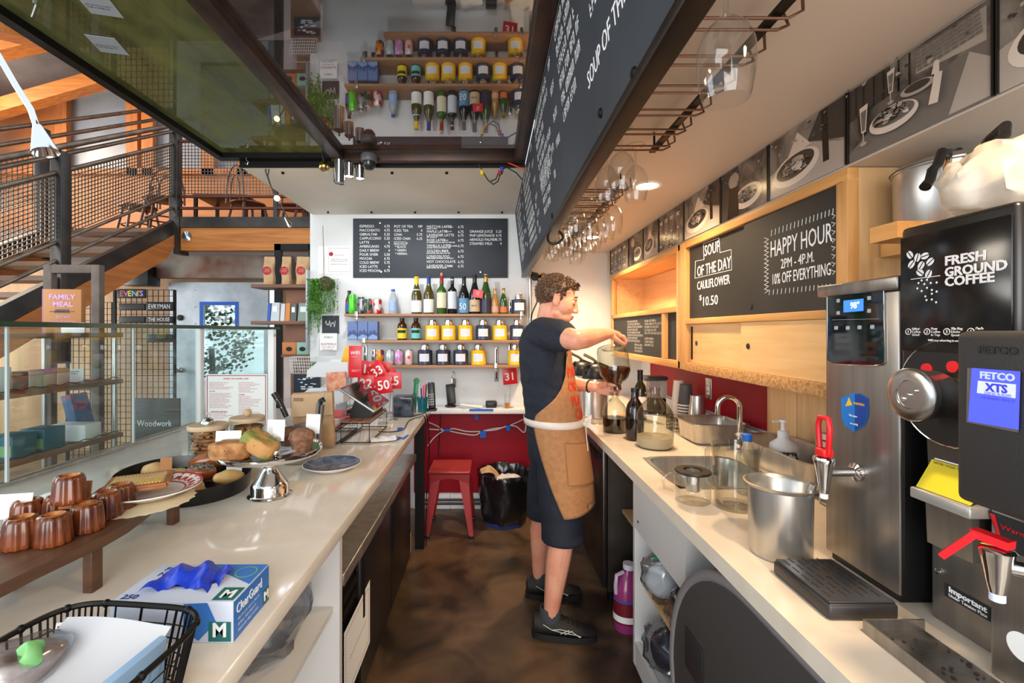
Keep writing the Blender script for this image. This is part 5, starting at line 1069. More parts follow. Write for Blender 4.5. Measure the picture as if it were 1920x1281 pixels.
bun((-1.105, 1.60, CZ+0.006), (0.042, 0.035, 0.018), mat('pistachio_slice', (206, 196, 130), 0.5, col2=(176, 160, 90), scale=20), 'greenish pastry behind the brown tray card', 0, 'pistachio_pastry')
def card(p, w, h, m, label, rz=0.1, lean=-0.15, clip=False):
    t = thing('sign_card', label, 'card', p, rz); z = 0.014 if clip else 0
    MB().boxm(Matrix.Rotation(lean, 4, 'X') @ Matrix.Translation((0, 0, h/2+z)), w, 0.0012, h).build('card', m, t)
    if clip:
        m_ = MB(); m_.ball((0, 0, 0.006), (0.010, 0.010, 0.006), 12, 8); m_.tube([(0.008*math.cos(a/10*2*PI), -0.003, 0.020+0.009*math.sin(a/10*2*PI)) for a in range(10)], 0.0013, 5, True); m_.build('clip', M_chrome, t)
    return t
card((-1.10, 1.545, CZ+0.035), 0.034, 0.06, colm((176, 124, 78), 0.7), 'brown sign card standing at the left of the black tray', 0.4)
card((-0.90, 1.60, CZ+0.02), 0.055, 0.055, M_paper, 'white sign card between the black tray and the cake stand', 0.0)
# ---- cake stand
KX, KY = -0.705, 1.46
ks = thing('cake_stand', 'polished steel cake stand with muffins and biscuits on it', 'cake stand', (KX, KY, CZ))
MB().lathe([(0, 0.003), (0.062, 0.0), (0.066, 0.003), (0.060, 0.006), (0.056, 0.010), (0.056, 0.034), (0.049, 0.044), (0.030, 0.072), (0.019, 0.088), (0.019, 0.094), (0.034, 0.118), (0.045, 0.130), (0, 0.130)], seg=48).build('foot', M_chrome, ks)
MB().lathe([(0, 0.1305), (0.145, 0.1305), (0.155, 0.134), (0.159, 0.140), (0.159, 0.149), (0.155, 0.151), (0.150, 0.144), (0, 0.141)], seg=64).build('plate', M_chrome, ks)
KZ = CZ+0.1415
tag(MB().lathe([(0, 0), (0.138, 0), (0.138, 0.0012), (0, 0.0012)], seg=48).build('paper_liner', mat('printed_liner', (216, 220, 232), 0.7, col2=(120, 130, 160), scale=30, lo=0.55, hi=0.62), None, (KX, KY, KZ)), 'round printed paper liner on the steel cake stand', 'liner')
KZ += 0.0015
bis = mat('biscuit_crust', (196, 146, 92), 0.85, col2=(140, 88, 48), scale=34, bump=0.4)
def slab(p, sx_, sy_, sz_, rz, tilt, m, label, nm, speck=None):
    t = thing(nm, label, 'pastry', p, rz, 'pastries on the cake stand'); m_ = MB(Matrix.Rotation(tilt, 4, 'Y'))
    m_.grid(lambda u, v: (sx_/2*(lambda c: (abs(c)**0.6)*(1 if c > 0 else -1))(math.cos(2*PI*u))*math.sin(PI*v)**0.22, sy_/2*(lambda c: (abs(c)**0.6)*(1 if c > 0 else -1))(math.sin(2*PI*u))*math.sin(PI*v)**0.22, sz_/2-sz_/2*(lambda c: (1 if c > 0 else -1)*abs(c)**0.5)(math.cos(PI*v))), 48, 24, wrap=True); m_.jitter(0.004, 40, p[0]*7); m_.jitter(0.0022, 160, 2); m_.build('pastry', m, t)
    if speck:
        m_ = MB(Matrix.Rotation(tilt, 4, 'Y')); rnd = random.Random(int(abs(p[0])*1000))
        for i in range(9):
            a = rnd.uniform(0, 2*PI); m_.ball((sx_*0.44*math.cos(a), sy_*0.44*math.sin(a), rnd.uniform(0.3, 0.75)*sz_), 0.005, 8, 5)
        m_.build('chocolate_chips', colm((58, 32, 22), 0.5), t)
    return t
slab((KX-0.072, KY-0.095, KZ), 0.115, 0.07, 0.052, 0.05, 0.0, bis, 'flat chocolate-chip scone at the front of the cake stand', 'scone', True)
slab((KX-0.005, KY-0.075, KZ+0.020), 0.112, 0.075, 0.050, -0.2, 0.52, mat('matcha_crust', (128, 132, 60), 0.75, col2=(190, 140, 84), scale=16, lo=0.46, hi=0.54, bump=0.3), 'green-topped scone leaning on the flat one', 'matcha_scone', True)
t = thing('muffin', 'crumb-topped brown muffin at the right of the cake stand', 'pastry', (KX+0.09, KY+0.03, KZ), 0, 'pastries on the cake stand')
MB().lathe([(0, 0), (0.03, 0), (0.038, 0.03), (0.042, 0.034), (0.038, 0.052), (0.02, 0.064), (0, 0.067)], seg=28).jitter(0.003, 60).build('muffin', mat('bran_muffin', (146, 104, 78), 0.9, col2=(110, 74, 54), scale=60, bump=0.8), t)
t = thing('muffin', 'darker muffin behind the white cards on the cake stand', 'pastry', (KX+0.03, KY+0.08, KZ), 0, 'pastries on the cake stand')
MB().lathe([(0, 0), (0.03, 0), (0.036, 0.03), (0.04, 0.036), (0.03, 0.055), (0, 0.062)], seg=28).jitter(0.003, 60, 4).build('muffin', mat('dark_muffin', (120, 80, 58), 0.9, col2=(90, 58, 40), scale=60, bump=0.8), t)
card((KX-0.105, KY-0.055, KZ), 0.075, 0.06, M_paper, 'white sign card at the left of the cake stand', 0.12, clip=True)
card((KX+0.035, KY-0.02, KZ+0.02), 0.036, 0.062, M_paper, 'narrow white sign card in front of the muffin', 0.1, clip=True)
card((KX-0.005, KY+0.045, KZ+0.015), 0.058, 0.06, M_paper, 'white sign card in the middle of the cake stand', 0.0, clip=True)
card((KX+0.10, KY+0.09, KZ+0.02), 0.05, 0.065, M_paper, 'white sign card at the back right of the cake stand', -0.1, clip=True)
t = thing('card_holder', 'shiny ball card holder in front of the brown muffin', 'card holder', (KX+0.055, KY-0.075, KZ)); m_ = MB(); m_.ball((0, 0, 0.014), 0.014, 14, 10); m_.ball((0, 0, 0.034), 0.008, 12, 8); m_.tube([(0.008*math.cos(a/10*2*PI), 0, 0.048+0.008*math.sin(a/10*2*PI)) for a in range(10)], 0.0013, 5, True); m_.build('holder', M_chrome, t)
# ---- blue plate, steel bowl
bp = thing('plate', 'blue and grey glazed plate alone on the worktop', 'plate', (-0.60, 1.735, CZ))
MB().lathe([(0, 0.004), (0.06, 0.0), (0.065, 0.003), (0.104, 0.020), (0.108, 0.024), (0.106, 0.0255), (0.10, 0.0235)], seg=48).build('underside', M_china, bp)
MB().lathe([(0.104, 0.0252), (0.082, 0.017), (0.066, 0.010), (0, 0.008)], seg=48).build('glaze', mat('blue_glaze', (54, 76, 112), 0.12, col2=(132, 146, 160), scale=14, lo=0.4, hi=0.7, dist=1.5, spec=0.7), bp)
sb = thing('steel_pan', 'round steel pan behind the cake stand', 'pan', (-0.775, 1.86, CZ))
MB().lathe([(0, 0.001), (0.072, 0), (0.078, 0.006), (0.082, 0.065), (0.087, 0.067), (0.085, 0.069), (0.078, 0.064), (0.074, 0.01), (0, 0.008)], seg=40).build('pan', M_steel, sb)
# ---- cookie jars
M_lid = mat('pale_maple_lid', (216, 188, 152), 0.5, col2=(200, 170, 132), scale=9, stretch=(0.3, 2, 2)); M_cook = mat('cookie', (190, 132, 80), 0.8, col2=(150, 96, 54), scale=30, bump=0.4)
def jar(x, y, r, h, n, label, knob):
    t = thing('cookie_jar', label, 'jar', (x, y, CZ), 0, 'glass jars of cookies')
    MB().lathe([(0, 0.002), (r*0.96, 0), (r, 0.006), (r, h), (r*0.97, h), (r*0.97, 0.008), (0, 0.006)], seg=36).build('glass', M_glassw, t)
    l = MB().lathe([(0, h+0.0005), (r*1.03, h+0.0005), (r*1.05, h+0.005), (r*1.05, h+0.014), (r*1.0, h+0.019), (0, h+0.020)], seg=36).build('lid', M_lid, t)
    if knob: MB().ball((0, 0, h+0.037), 0.017, 16, 10).build('knob', M_lid, l)
    rnd = random.Random(int(h*1000))
    for i in range(n):
        c = thing('cookie', 'chocolate chip cookie in the stack inside %s' % ('the nearer glass jar' if not knob else 'the jar with the wooden knob'), 'cookie', (x+rnd.uniform(-0.004, 0.004), y+rnd.uniform(-0.004, 0.004), CZ+0.0075+i*0.0148), rnd.uniform(0, 6), 'cookies in the jar with the steel bell' if not knob else 'cookies in the jar with the wooden knob')
        m_ = MB(); m_.lathe([(0, 0), (r*0.80, 0), (r*0.86, 0.005), (r*0.8, 0.012), (0, 0.0145)], seg=26); m_.jitter(0.002, 60, i); m_.build('cookie', M_cook, c)
        m_ = MB()
        for q in range(6):
            a = rnd.uniform(0, 6.28); m_.ball((r*0.835*math.cos(a), r*0.835*math.sin(a), 0.007), (0.007, 0.007, 0.004), 6, 4)
        m_.build('chocolate_chips', colm((58, 32, 22), 0.5), c)
    return t
jar(-1.150, 1.86, 0.071, 0.128, 8, 'glass cookie jar with a steel bell on its wooden lid', False)
jar(-1.075, 2.02, 0.070, 0.128, 7, 'glass cookie jar with a wooden knob lid', True)
t = thing('desk_bell', 'small steel dome with a card on the nearer cookie jar lid', 'bell', (-1.150, 1.855, CZ+0.149)); MB().lathe([(0.026, 0), (0.026, 0.006), (0.022, 0.018), (0.01, 0.026), (0, 0.027)], seg=20).build('dome', M_chrome, t); m_ = MB(); m_.tube([(0.006*math.cos(a/10*2*PI), 0, 0.034+0.010*math.sin(a/10*2*PI)) for a in range(10)], 0.0014, 5, True); m_.build('ring', M_chrome, t)
# ---- caddy bucket with knife, tongs, kraft envelope
ut = thing('utensil_pot', 'round steel pot of tongs and knives behind the cake stand', 'utensil pot', (-0.80, 1.98, CZ))
MB().lathe([(0, 0.002), (0.055, 0), (0.058, 0.005), (0.060, 0.115), (0.063, 0.117), (0.058, 0.115), (0.055, 0.006), (0, 0.005)], seg=30).build('pot', M_steel, ut)
kn = thing('bread_knife', 'knife with a black riveted handle sticking out of the pot', 'knife', (-0.80, 1.97, CZ+0.02))
m_ = MB(); m_.bar((-0.035, 0, 0.03), (-0.075, -0.005, 0.135), 0.004, 0.03, up=(1, 0, 0.3)); m_.build('blade', M_steel, kn); m_ = MB(); m_.tube([(-0.077, -0.005, 0.136), (-0.10, -0.008, 0.19), (-0.130, -0.010, 0.240)], [0.011, 0.012, 0.013], 10); h = m_.build('handle', M_black, kn)
m_ = MB(); m_.ball((-0.093, -0.018, 0.178), 0.004, 8, 6); m_.ball((-0.112, -0.020, 0.212), 0.004, 8, 6); m_.build('rivets', M_steel, h)
tg = thing('tongs', 'black and steel tongs standing in the pot right of the kraft envelope', 'tongs', (-0.755, 1.98, CZ+0.02))
m_ = MB(); m_.bar((0, 0, 0.0), (0.018, -0.02, 0.20), 0.012, 0.026, up=(0, 1, 0)); m_.bar((0.012, 0.0, 0.0), (0.036, -0.02, 0.19), 0.008, 0.024, up=(0, 1, 0)); m_.build('arm', M_steel, tg)
m_ = MB(); m_.tube([(0.002, 0, 0.02), (0.026, -0.02, 0.21), (0.034, -0.02, 0.215), (0.042, -0.02, 0.20)], 0.010, 8); m_.build('grip', M_black, tg); m_ = MB(); m_.tube([(0.030+0.011*math.cos(a/10*2*PI), -0.02, 0.235+0.011*math.sin(a/10*2*PI)) for a in range(10)], 0.0022, 5, True); m_.build('ring', M_steel, tg)
kb = thing('kraft_envelope', 'kraft paper envelope standing behind the utensils', 'envelope', (-0.80, 2.07, CZ))
m_ = MB(); m_.boxm(Matrix.Translation((0, 0, 0.125)) @ Matrix.Rotation(-0.06, 4, 'Y') @ Matrix.Rotation(-0.1, 4, 'X'), 0.185, 0.03, 0.25, 0.006); m_.build('envelope', M_kraft, kb); m_ = MB(); m_.boxm(Matrix.Translation((0, -0.0218, 0.195)) @ Matrix.Rotation(-0.06, 4, 'Y') @ Matrix.Rotation(-0.1, 4, 'X'), 0.186, 0.003, 0.10, 0.001); m_.build('flap', mat('kraft_light', (196, 162, 126), 0.85), kb)
m_ = MB(); m_.boxm(Matrix.Translation((-0.06, -0.0285, 0.22)) @ Matrix.Rotation(-0.1, 4, 'X'), 0.04, 0.001, 0.014); m_.build('stamp', mat('grey_stamp', (140, 116, 92), 0.8), kb)
# ---- tablet on wire risers
M_slat = wood('riser_slat', (150, 98, 74), (120, 76, 56), 'y', 0.5)
def riser(x0, x1, y0, y1, h, label):
    t = thing('wire_riser', label, 'riser', (x0, y0, CZ), 0, 'wire risers with wood slats'); w, d = x1-x0, y1-y0; r = 0.0028
    for y in (0, d): m_ = MB(); m_.tube([(0, y, r), (w, y, r), (w, y, h), (0, y, h)], r, 6, True); m_.build('wire_frame', M_blackm, t)
    for x in (0, w): m_ = MB(); m_.tube([(x, 0, h), (x, d, h)], r, 6); m_.tube([(x, 0, r), (x, d, r)], r, 6); m_.build('wire_rail', M_blackm, t)
    for i in range(3): MB().box(0.004+i*w/3, (i+1)*w/3-0.004, -0.004, d+0.004, h+0.003, h+0.010, 0.001).build('slat', M_slat, t)
riser(-0.70, -0.566, 2.14, 2.50, 0.092, 'tall wire riser carrying the tablet'); riser(-0.86, -0.715, 2.12, 2.46, 0.062, 'low wire riser under the pink papers')
tp = thing('paper_stack', 'stack of papers with a red leaflet on the low riser', 'papers', (-0.79, 2.28, CZ+0.0725))
MB().box(-0.065, 0.065, -0.13, 0.13, 0, 0.012).build('pink_paper', colm((232, 186, 190), 0.8), tp); MB().box(-0.06, 0.06, -0.12, 0.12, 0.0125, 0.032).build('white_paper', M_paper, tp); MB().boxm(Matrix.Translation((0.02, 0.02, 0.037)) @ Matrix.Rotation(0.3, 4, 'Z'), 0.12, 0.2, 0.006).build('red_leaflet', colm((214, 70, 78), 0.6), tp)
# tablet: screen faces the person side (tilted towards +X)
tb = thing('tablet_register', 'tablet register tilted on a black stand on the tall riser', 'tablet', (-0.632, 2.35, CZ+0.1025))
A_, B_ = Vector((-0.090, -0.155, 0.150)), Vector((0.078, -0.155, 0.040))
fx = (B_-A_).normalized(); TM = frame((A_+B_)/2+Vector((0, 0.16, 0)), (0, 1, 0), -fx)   # x along Y, y up the screen, z out of the screen
MB(TM).boxm(Matrix.Translation((0, 0, -0.006)), 0.335, 0.205, 0.012, 0.004).build('screen_frame', mat('tablet_silver', (176, 178, 182), 0.3, 0.7), tb)
MB(TM).boxm(Matrix.Translation((0, 0, 0.0005)), 0.325, 0.195, 0.001).build('screen', mat('black_screen', (30, 30, 34), 0.06, spec=0.8), tb)
m_ = MB(); m_.tube([(-0.07, -0.10, 0.006), (-0.085, -0.10, 0.02), (0.02, -0.10, 0.062)], 0.009, 8); m_.tube([(-0.07, 0.10, 0.006), (-0.085, 0.10, 0.02), (0.02, 0.10, 0.062)], 0.009, 8); m_.build('stand_arm', M_black, tb)
m_ = MB(); m_.prism([(-0.06, -0.12, 0.0), (0.05, -0.12, 0.0), (0.06, -0.12, 0.035), (-0.03, -0.12, 0.085)], (0, 0.24, 0)); m_.build('stand_body', M_black, tb)
m_ = MB(); m_.cyl((-0.082, -0.112, 0.02), (-0.082, -0.104, 0.02), 0.012, seg=14); m_.build('stand_hinge', M_steel, tb)
# mask, tapes
mk = MB(); mk.grid(lambda u, v: (-0.06+0.12*u, -0.045+0.09*v, 0.004+0.012*abs(math.sin(u*7+v*2))*math.sin(PI*v)), 18, 14); mk.jitter(0.004, 40)
t = thing('face_mask', 'crumpled white face mask on the worktop beside the riser', 'mask', (-0.515, 2.20, CZ+0.001), 0.3); mk.build('cloth', colm((232, 232, 236), 0.8), t); m_ = MB(); m_.tube([(0.062+0.022*math.cos(a/14*2*PI), 0.0+0.03*math.sin(a/14*2*PI), 0.004) for a in range(14)], 0.0016, 5, True); m_.build('ear_loop', colm((60, 62, 66), 0.7), t)
for (p, w, l, rz, lb_) in (((-0.447, 2.22), 0.018, 0.075, -0.25, 'blue tape strip on the worktop nearest the face mask'), ((-0.418, 2.26), 0.014, 0.09, -0.12, 'blue tape strip along the front edge of the worktop')):
    t = tag(MB().boxm(Matrix.Rotation(rz, 4, 'Z'), w, l, 0.001).build('tape_strip', M_blue, None, (p[0], p[1], CZ+0.001)), lb_, 'tape', 'blue tape pieces')
t = tag(MB().lathe([(0.010, 0), (0.016, 0), (0.016, 0.012), (0.010, 0.012), (0.010, 0)], seg=18).build('tape_roll', M_blue, None, (-0.475, 2.42, CZ)), 'tiny roll of blue tape near the tablet', 'tape')
# black cube, pen cup, opener, handset
cb = thing('receipt_printer', 'smoky black cube box at the end of the pastry counter', 'box', (-0.535, 2.84, CZ), 0.05)
MB().box(-0.062, 0.062, -0.06, 0.06, 0, 0.125, 0.006).build('body', mat('smoky_box', (38, 40, 46), 0.2, col2=(62, 70, 82), scale=16), cb); MB().box(-0.054, 0.054, -0.0612, -0.0602, 0.012, 0.113).build('front_window', mat('smoked_window', (24, 32, 44), 0.08, col2=(70, 86, 104), scale=18, lo=0.4, hi=0.8), cb)
pc = thing('pen_cup', 'turquoise cup of pens at the counter corner', 'pen cup', (-0.44, 2.98, CZ))
MB().lathe([(0, 0.002), (0.030, 0), (0.036, 0.095), (0.033, 0.095), (0.028, 0.006), (0, 0.005)], seg=26).build('cup', mat('turquoise_plastic', (22, 112, 126), 0.2, trans=0.3), pc)
for i, (dx, dy, c, hh) in enumerate(((-0.015, 0, (230, 230, 232), 0.17), (0.004, 0.008, (206, 60, 70), 0.165), (0.012, -0.004, (226, 120, 150), 0.18), (-0.004, -0.012, (44, 60, 120), 0.15), (0.016, 0.012, (30, 30, 32), 0.17))):
    t = thing('pen', ['white pen', 'red pen', 'pink pen', 'blue pen', 'black pen'][i]+' standing in the turquoise cup', 'pen', (-0.44+dx*0.6, 2.98+dy*0.6, CZ+0.006), 0, 'pens in the turquoise cup'); m_ = MB(); m_.tube([(0, 0, 0), (dx*0.9, dy, hh)], 0.0045, 8); m_.build('barrel', colm(c, 0.4), t)
op = thing('bottle_opener', 'green flat bottle opener standing behind the black cube', 'opener', (-0.505, 2.96, CZ)); m_ = MB(); m_.boxm(Matrix.Translation((0.02, 0, 0.10)) @ Matrix.Rotation(0.10, 4, 'Y'), 0.03, 0.003, 0.2, 0.001); m_.lathe([(0, 0), (0.02, 0), (0.02, 0.004), (0, 0.004)], (0.03, 0.0, 0.205), 16, R=Matrix.Rotation(PI/2, 3, 'X')); m_.build('blade', colm((30, 110, 70), 0.4, 0.3), op)
hs = thing('handset', 'black telephone handset with grey buttons beside the pen cup', 'phone', (-0.385, 3.02, CZ)); HM = Matrix.Translation((0, 0, 0.098)) @ Matrix.Rotation(-0.12, 4, 'X') @ Matrix.Rotation(-0.06, 4, 'Y'); MB(HM).box(-0.024, 0.024, -0.014, 0.014, -0.085, 0.09, 0.01).build('body', M_black, hs)
m_ = MB(HM)
for r in range(5):
    for c in range(3): m_.box(-0.017+c*0.012, -0.008+c*0.012, -0.0165, -0.0138, -0.06+r*0.016, -0.05+r*0.016)
m_.build('keypad', colm((150, 150, 150), 0.5), hs); MB().box(-0.035, 0.035, -0.03, 0.03, 0, 0.014, 0.005).build('cradle', M_black, hs)
cord([Vector((-0.56, 2.30, CZ+0.02)), Vector((-0.52, 2.36, CZ+0.004)), Vector((-0.46, 2.42, CZ+0.004)), Vector((-0.47, 2.65, CZ+0.004)), Vector((-0.43, 2.75, CZ+0.006)), Vector((-0.397, 2.80, CZ-0.01)), Vector((-0.395, 2.82, CZ-0.2))], 0.003, M_bcord, 'black cable running from the tablet over the counter edge')
cord([Vector((-0.47, 2.80, CZ+0.004)), Vector((-0.43, 2.86, CZ+0.006)), Vector((-0.397, 2.88, CZ-0.01)), Vector((-0.392, 2.95, CZ-0.25)), Vector((-0.42, 3.02, CZ-0.6)), Vector((-0.42, 3.02, CZ-0.9))], 0.0035, M_bcord, 'black cable dropping down beside the counter post')
# ---- white tiered tray organiser, WIFI stand, red numbers
og = thing('tiered_organiser', 'white tiered tray stand with tea pods on its top tray', 'organiser', (-0.955, 2.70, CZ))
def tray(z, x0, x1, y0, y1, h):
    m_ = MB(); m_.prism([(x0, y0, z), (x1, y0, z), (x1, y0, z+h), (x0+0.06, y0, z+h), (x0, y0, z+h*0.42)], (0, 0.004, 0)); m_.prism([(x0, y1, z), (x1, y1, z), (x1, y1, z+h), (x0+0.06, y1, z+h), (x0, y1, z+h*0.42)], (0, 0.004, 0)); m_.box(x0, x1, y0+0.004, y1, z, z+0.004).box(x1-0.004, x1, y0+0.004, y1, z+0.004, z+h).box(x0, x0+0.004, y0+0.004, y1, z+0.004, z+h*0.42); return m_.build('tray', mat('organiser_white', (214, 216, 220), 0.5), og)
tray(0.265, -0.09, 0.145, -0.10, 0.14, 0.085); tray(0.12, -0.125, 0.125, -0.12, 0.14, 0.085)
tray(0.0, -0.13, 0.12, -0.10, 0.14, 0.07)
for y in (-0.09, 0.13): MB().prism([(0.0, y, 0.0), (0.05, y, 0.0), (0.11, y, 0.264), (0.07, y, 0.264)], (0, 0.004, 0)).build('side_panel', mat('organiser_white', (214, 216, 220), 0.5), og)
rnd = random.Random(5)
for i, (c, nm) in enumerate((((40, 120, 60), 'green'), ((140, 30, 60), 'plum'), ((60, 140, 70), 'bright green'), ((120, 180, 60), 'lime'), ((36, 100, 56), 'dark green'), ((190, 40, 90), 'magenta'))):
    t = thing('tea_pod', nm+' foil tea pod on the top white tray', 'tea pod', (-0.955-0.06+i*0.032, 2.70-0.04+0.03*(i % 2), CZ+0.31+0.004), 0.3*i, 'tea pods in the top tray'); MB().lathe([(0, 0), (0.015, 0), (0.02, 0.02), (0.023, 0.022), (0, 0.024)], seg=16, R=Matrix.Rotation(0.4, 3, 'X')).build('pod', colm(c, 0.3), t)
tag(MB().box(-0.085, 0.135, -0.09, 0.13, 0.27, 0.309).build('pod_box', colm((226, 226, 226), 0.6), None, (-0.955, 2.70, CZ)), 'low white carton under the tea pods in the top tray', 'box')
for (x, y, c, lb_) in ((-0.865, 2.76, (232, 170, 40), 'yellow tea packet leaning in the top white tray'), (-0.835, 2.78, (60, 150, 170), 'turquoise tea packet behind the yellow one')):
    tag(MB().boxm(Matrix.Rotation(0.25, 4, 'Y'), 0.05, 0.012, 0.11, 0.002).build('tea_packet', colm(c, 0.5), None, (x, y, CZ+0.375)), lb_, 'packet')
t = tag(MB().boxm(Matrix.Rotation(-0.05, 4, 'Y'), 0.11, 0.012, 0.10).build('food_picture_card', mat('food_print', (206, 96, 76), 0.5, col2=(226, 178, 140), scale=26), None, (-0.865, 2.57, CZ+0.245)), 'red and cream picture card between the white trays', 'card')
wf = thing('wifi_stand', 'tall red WIFI card stand in front of the number cards', 'sign', (-0.753, 2.55, CZ+0.267), 0.05)
MB().box(-0.036, 0.036, 0, 0.006, 0, 0.178, 0.001).build('card', M_redp, wf); text('WIFI', 0.026, frame((0, -0.0006, 0.13), XR, ZU), M_chalk, wf, 'lettering', 'CENTER', fit=0.052, bold=0.0004); scribble([(0, 0, 0.03), (0, -0.075, 0.05), (0, -0.082, 0.03)], frame((-0.02, -0.0006, 0.115), XR, ZU), 1, 0.004, M_chalk, wf, 'lettering', 3)
m_ = MB(); m_.box(-0.04, 0.04, -0.02, 0.03, -0.267, -0.261).box(-0.036, -0.030, 0.001, 0.005, -0.261, 0).box(0.030, 0.036, 0.001, 0.005, -0.261, 0); m_.build('clear_stand', mat('clear_acrylic', (222, 228, 230), 0.1, trans=0.7), wf)
for (num, px, py, Y, rz, tl, lb_) in (('15', 690, 692, 2.82, 0.15, 0.1, 'red number 15 card highest on the left of the bunch'), ('33', 707, 696, 2.76, -0.1, -0.55, 'tilted red number 33 card in the bunch'), ('1', 716, 692, 2.87, 0, 0.2, 'red number 1 card partly behind number 33'), ('22', 686, 719, 2.72, 0.1, 0.05, 'red number 22 card lowest on the left of the bunch'), ('17', 700, 719, 2.76, 0, 0.25, 'red number 17 card between numbers 22 and 50'), ('50', 719, 722, 2.60, -0.1, -0.15, 'red number 50 card at the front of the bunch'), ('25', 737, 714, 2.70, 0.1, -0.02, 'red number 25 card at the right of the bunch'), ('4', 730, 706, 2.92, 0.2, -0.2, 'red number 4 card at the back of the bunch')):
    p = at(px, py, Y); number_sign(num, p, rz, lb_, tl, 0.098, 0.098, 0.074, p.z-0.049-CZ-0.001)
# ---- glove box, wire basket with papers, bag at the corner
gl = thing('glove_box', 'blue and white box of nitrile gloves size M', 'box', (-0.535, 0.83, CZ), 0.0)
M_gb = mat('box_pale_blue', (206, 214, 232), 0.5); M_gbb = colm((52, 116, 196), 0.5); M_gbg = colm((20, 104, 100), 0.5)
MB().box(-0.104, 0.103, -0.064, 0.060, 0, 0.069, 0.001).build('carton', M_gb, gl)
q = MB(); q.poly([(0.1036, -0.063, 0.001), (0.1036, 0.059, 0.001), (0.1036, 0.059, 0.068), (0.1036, -0.063, 0.068)]); q.poly([(-0.02, 0.059, 0.0697), (0.102, 0.059, 0.0697), (0.102, -0.01, 0.0697), (0.05, 0.02, 0.0697)]); q.poly([(0.02, -0.0647, 0.066), (0.060, -0.0647, 0.068), (0.075, -0.0647, 0.035), (0.045, -0.0647, 0.004), (0.02, -0.0647, 0.02)]); q.build('blue_print', M_gbb, gl)
q = MB(); q.poly([(0.062, -0.0652, 0.003), (0.100, -0.0652, 0.003), (0.100, -0.0652, 0.036), (0.062, -0.0652, 0.036)]); q.poly([(0.064, -0.06, 0.0702), (0.101, -0.06, 0.0702), (0.101, -0.022, 0.0702), (0.064, -0.022, 0.0702)]); q.poly([(0.1042, 0.036, 0.003), (0.1042, 0.058, 0.003), (0.1042, 0.058, 0.030), (0.1042, 0.036, 0.030)]); q.build('green_patch', M_gbg, gl)
text('M', 0.032, frame((0.081, -0.0656, 0.012), XR, ZU), M_chalk, gl, 'lettering', 'CENTER', bold=0.001); text('M', 0.03, frame((0.083, -0.052, 0.0706), XR, YU), M_chalk, gl, 'lettering', 'CENTER', bold=0.001); text('M', 0.022, frame((0.1046, 0.047, 0.010), YU, ZU), M_chalk, gl, 'lettering', 'CENTER', bold=0.001)
text('ClearGuard', 0.024, frame((0.1041, -0.055, 0.042), YU, ZU), M_chalk, gl, 'lettering', fit=0.085); text('250', 0.018, frame((-0.095, -0.056, 0.0698), XR, YU), mat('navy_print', (44, 60, 140), 0.6), gl, 'lettering'); text('FOOD\nNITRILE', 0.018, frame((-0.085, 0.035, 0.0698), XR, YU), mat('navy_print', (0, 0, 0)), gl, 'lettering')
scribble([(0, 0, 0.07), (0, -0.01, 0.06), (0, -0.02, 0.065)], frame((0.1041, -0.05, 0.03), YU, ZU), 1, 0.004, M_chalk, gl, 'lettering', 4)
m_ = MB(); m_.lathe([(0.017, 0), (0.0195, 0), (0.0195, 0.0004), (0.017, 0.0004)], (0.075, 0.030, 0.0699), 28); m_.build('green_ring', colm((120, 170, 120), 0.5), gl)
m_ = MB(); m_.lathe([(0, 0), (0.05, 0), (0.05, 0.0005), (0, 0.0005)], (-0.005, 0.005, 0.0699), 32, sx=1.0, sy=0.5); m_.build('opening', colm((20, 30, 110), 0.6), gl)
m_ = MB(); m_.grid(lambda u, v: (-0.075+0.125*u, -0.045+0.075*v+0.02*math.sin(u*3), 0.073+0.017*math.sin(PI*min(1, u*1.1))*math.sin(PI*v)+0.006*math.sin(u*17+v*5)), 34, 20)
m_.jitter(0.005, 38); tag(m_.build('nitrile_glove', mat('nitrile_blue', (28, 62, 200), 0.4, bump=0.4, bscale=60), None, (-0.535, 0.83, CZ)), 'crumpled bright blue glove pulled half out of its box', 'glove')
wb_ = thing('wire_basket', 'black wire basket of deli papers at the near end of the counter', 'basket', (-0.555, 0.575, CZ), -0.10)
def brim(a, k=1.0): 
    c, s_ = math.cos(a), math.sin(a); e = 0.45
    return (0.125*k*(abs(c)**e)*(1 if c > 0 else -1), 0.135*k*(abs(s_)**e)*(1 if s_ > 0 else -1))
NB = 64
def brp(i, z): k = 0.86+0.14*z/0.095; x, y = brim(2*PI*i/NB, k); return (x, y, z+0.003)
m_ = MB(); m_.tube([brp(i, 0.095) for i in range(NB)], 0.0042, 6, True)
for i in range(0, NB, 6): m_.ball(brp(i, 0.095), 0.0062, 8, 5)
m_.build('rim', M_blackm, wb_)
m_ = MB()
for z in (0.0, 0.018, 0.036, 0.054, 0.072): m_.tube([brp(i, z) for i in range(NB)], 0.0013, 4, True)
for i in range(0, NB, 1): m_.tube([brp(i, 0), brp(i, 0.095)], 0.0018 if i % 2 else 0.0024, 4)
for j in range(9): m_.tube([(-0.1, -0.11+j*0.027, 0.003), (0.1, -0.11+j*0.027, 0.003)], 0.0013, 4)
m_.build('wires', M_blackm, wb_)
BM = Matrix.Translation((-0.555, 0.575, CZ)) @ Matrix.Rotation(-0.10, 4, 'Z')
dp = thing('deli_papers', 'white deli papers with a curled top sheet in the black wire basket', 'papers', (-0.555, 0.575, CZ+0.006), -0.10)
MB().box(-0.085, 0.075, -0.10, 0.085, 0.0, 0.045).build('paper_stack', colm((196, 192, 186), 0.8), dp)
m_ = MB(); m_.grid(lambda u, v: (-0.085+0.165*u+0.012*v, -0.01+0.095*v, 0.048+0.052*v**1.5+0.004*math.sin(u*4)), 14, 10); m_.build('curled_sheet', colm((186, 188, 192), 0.75), dp)
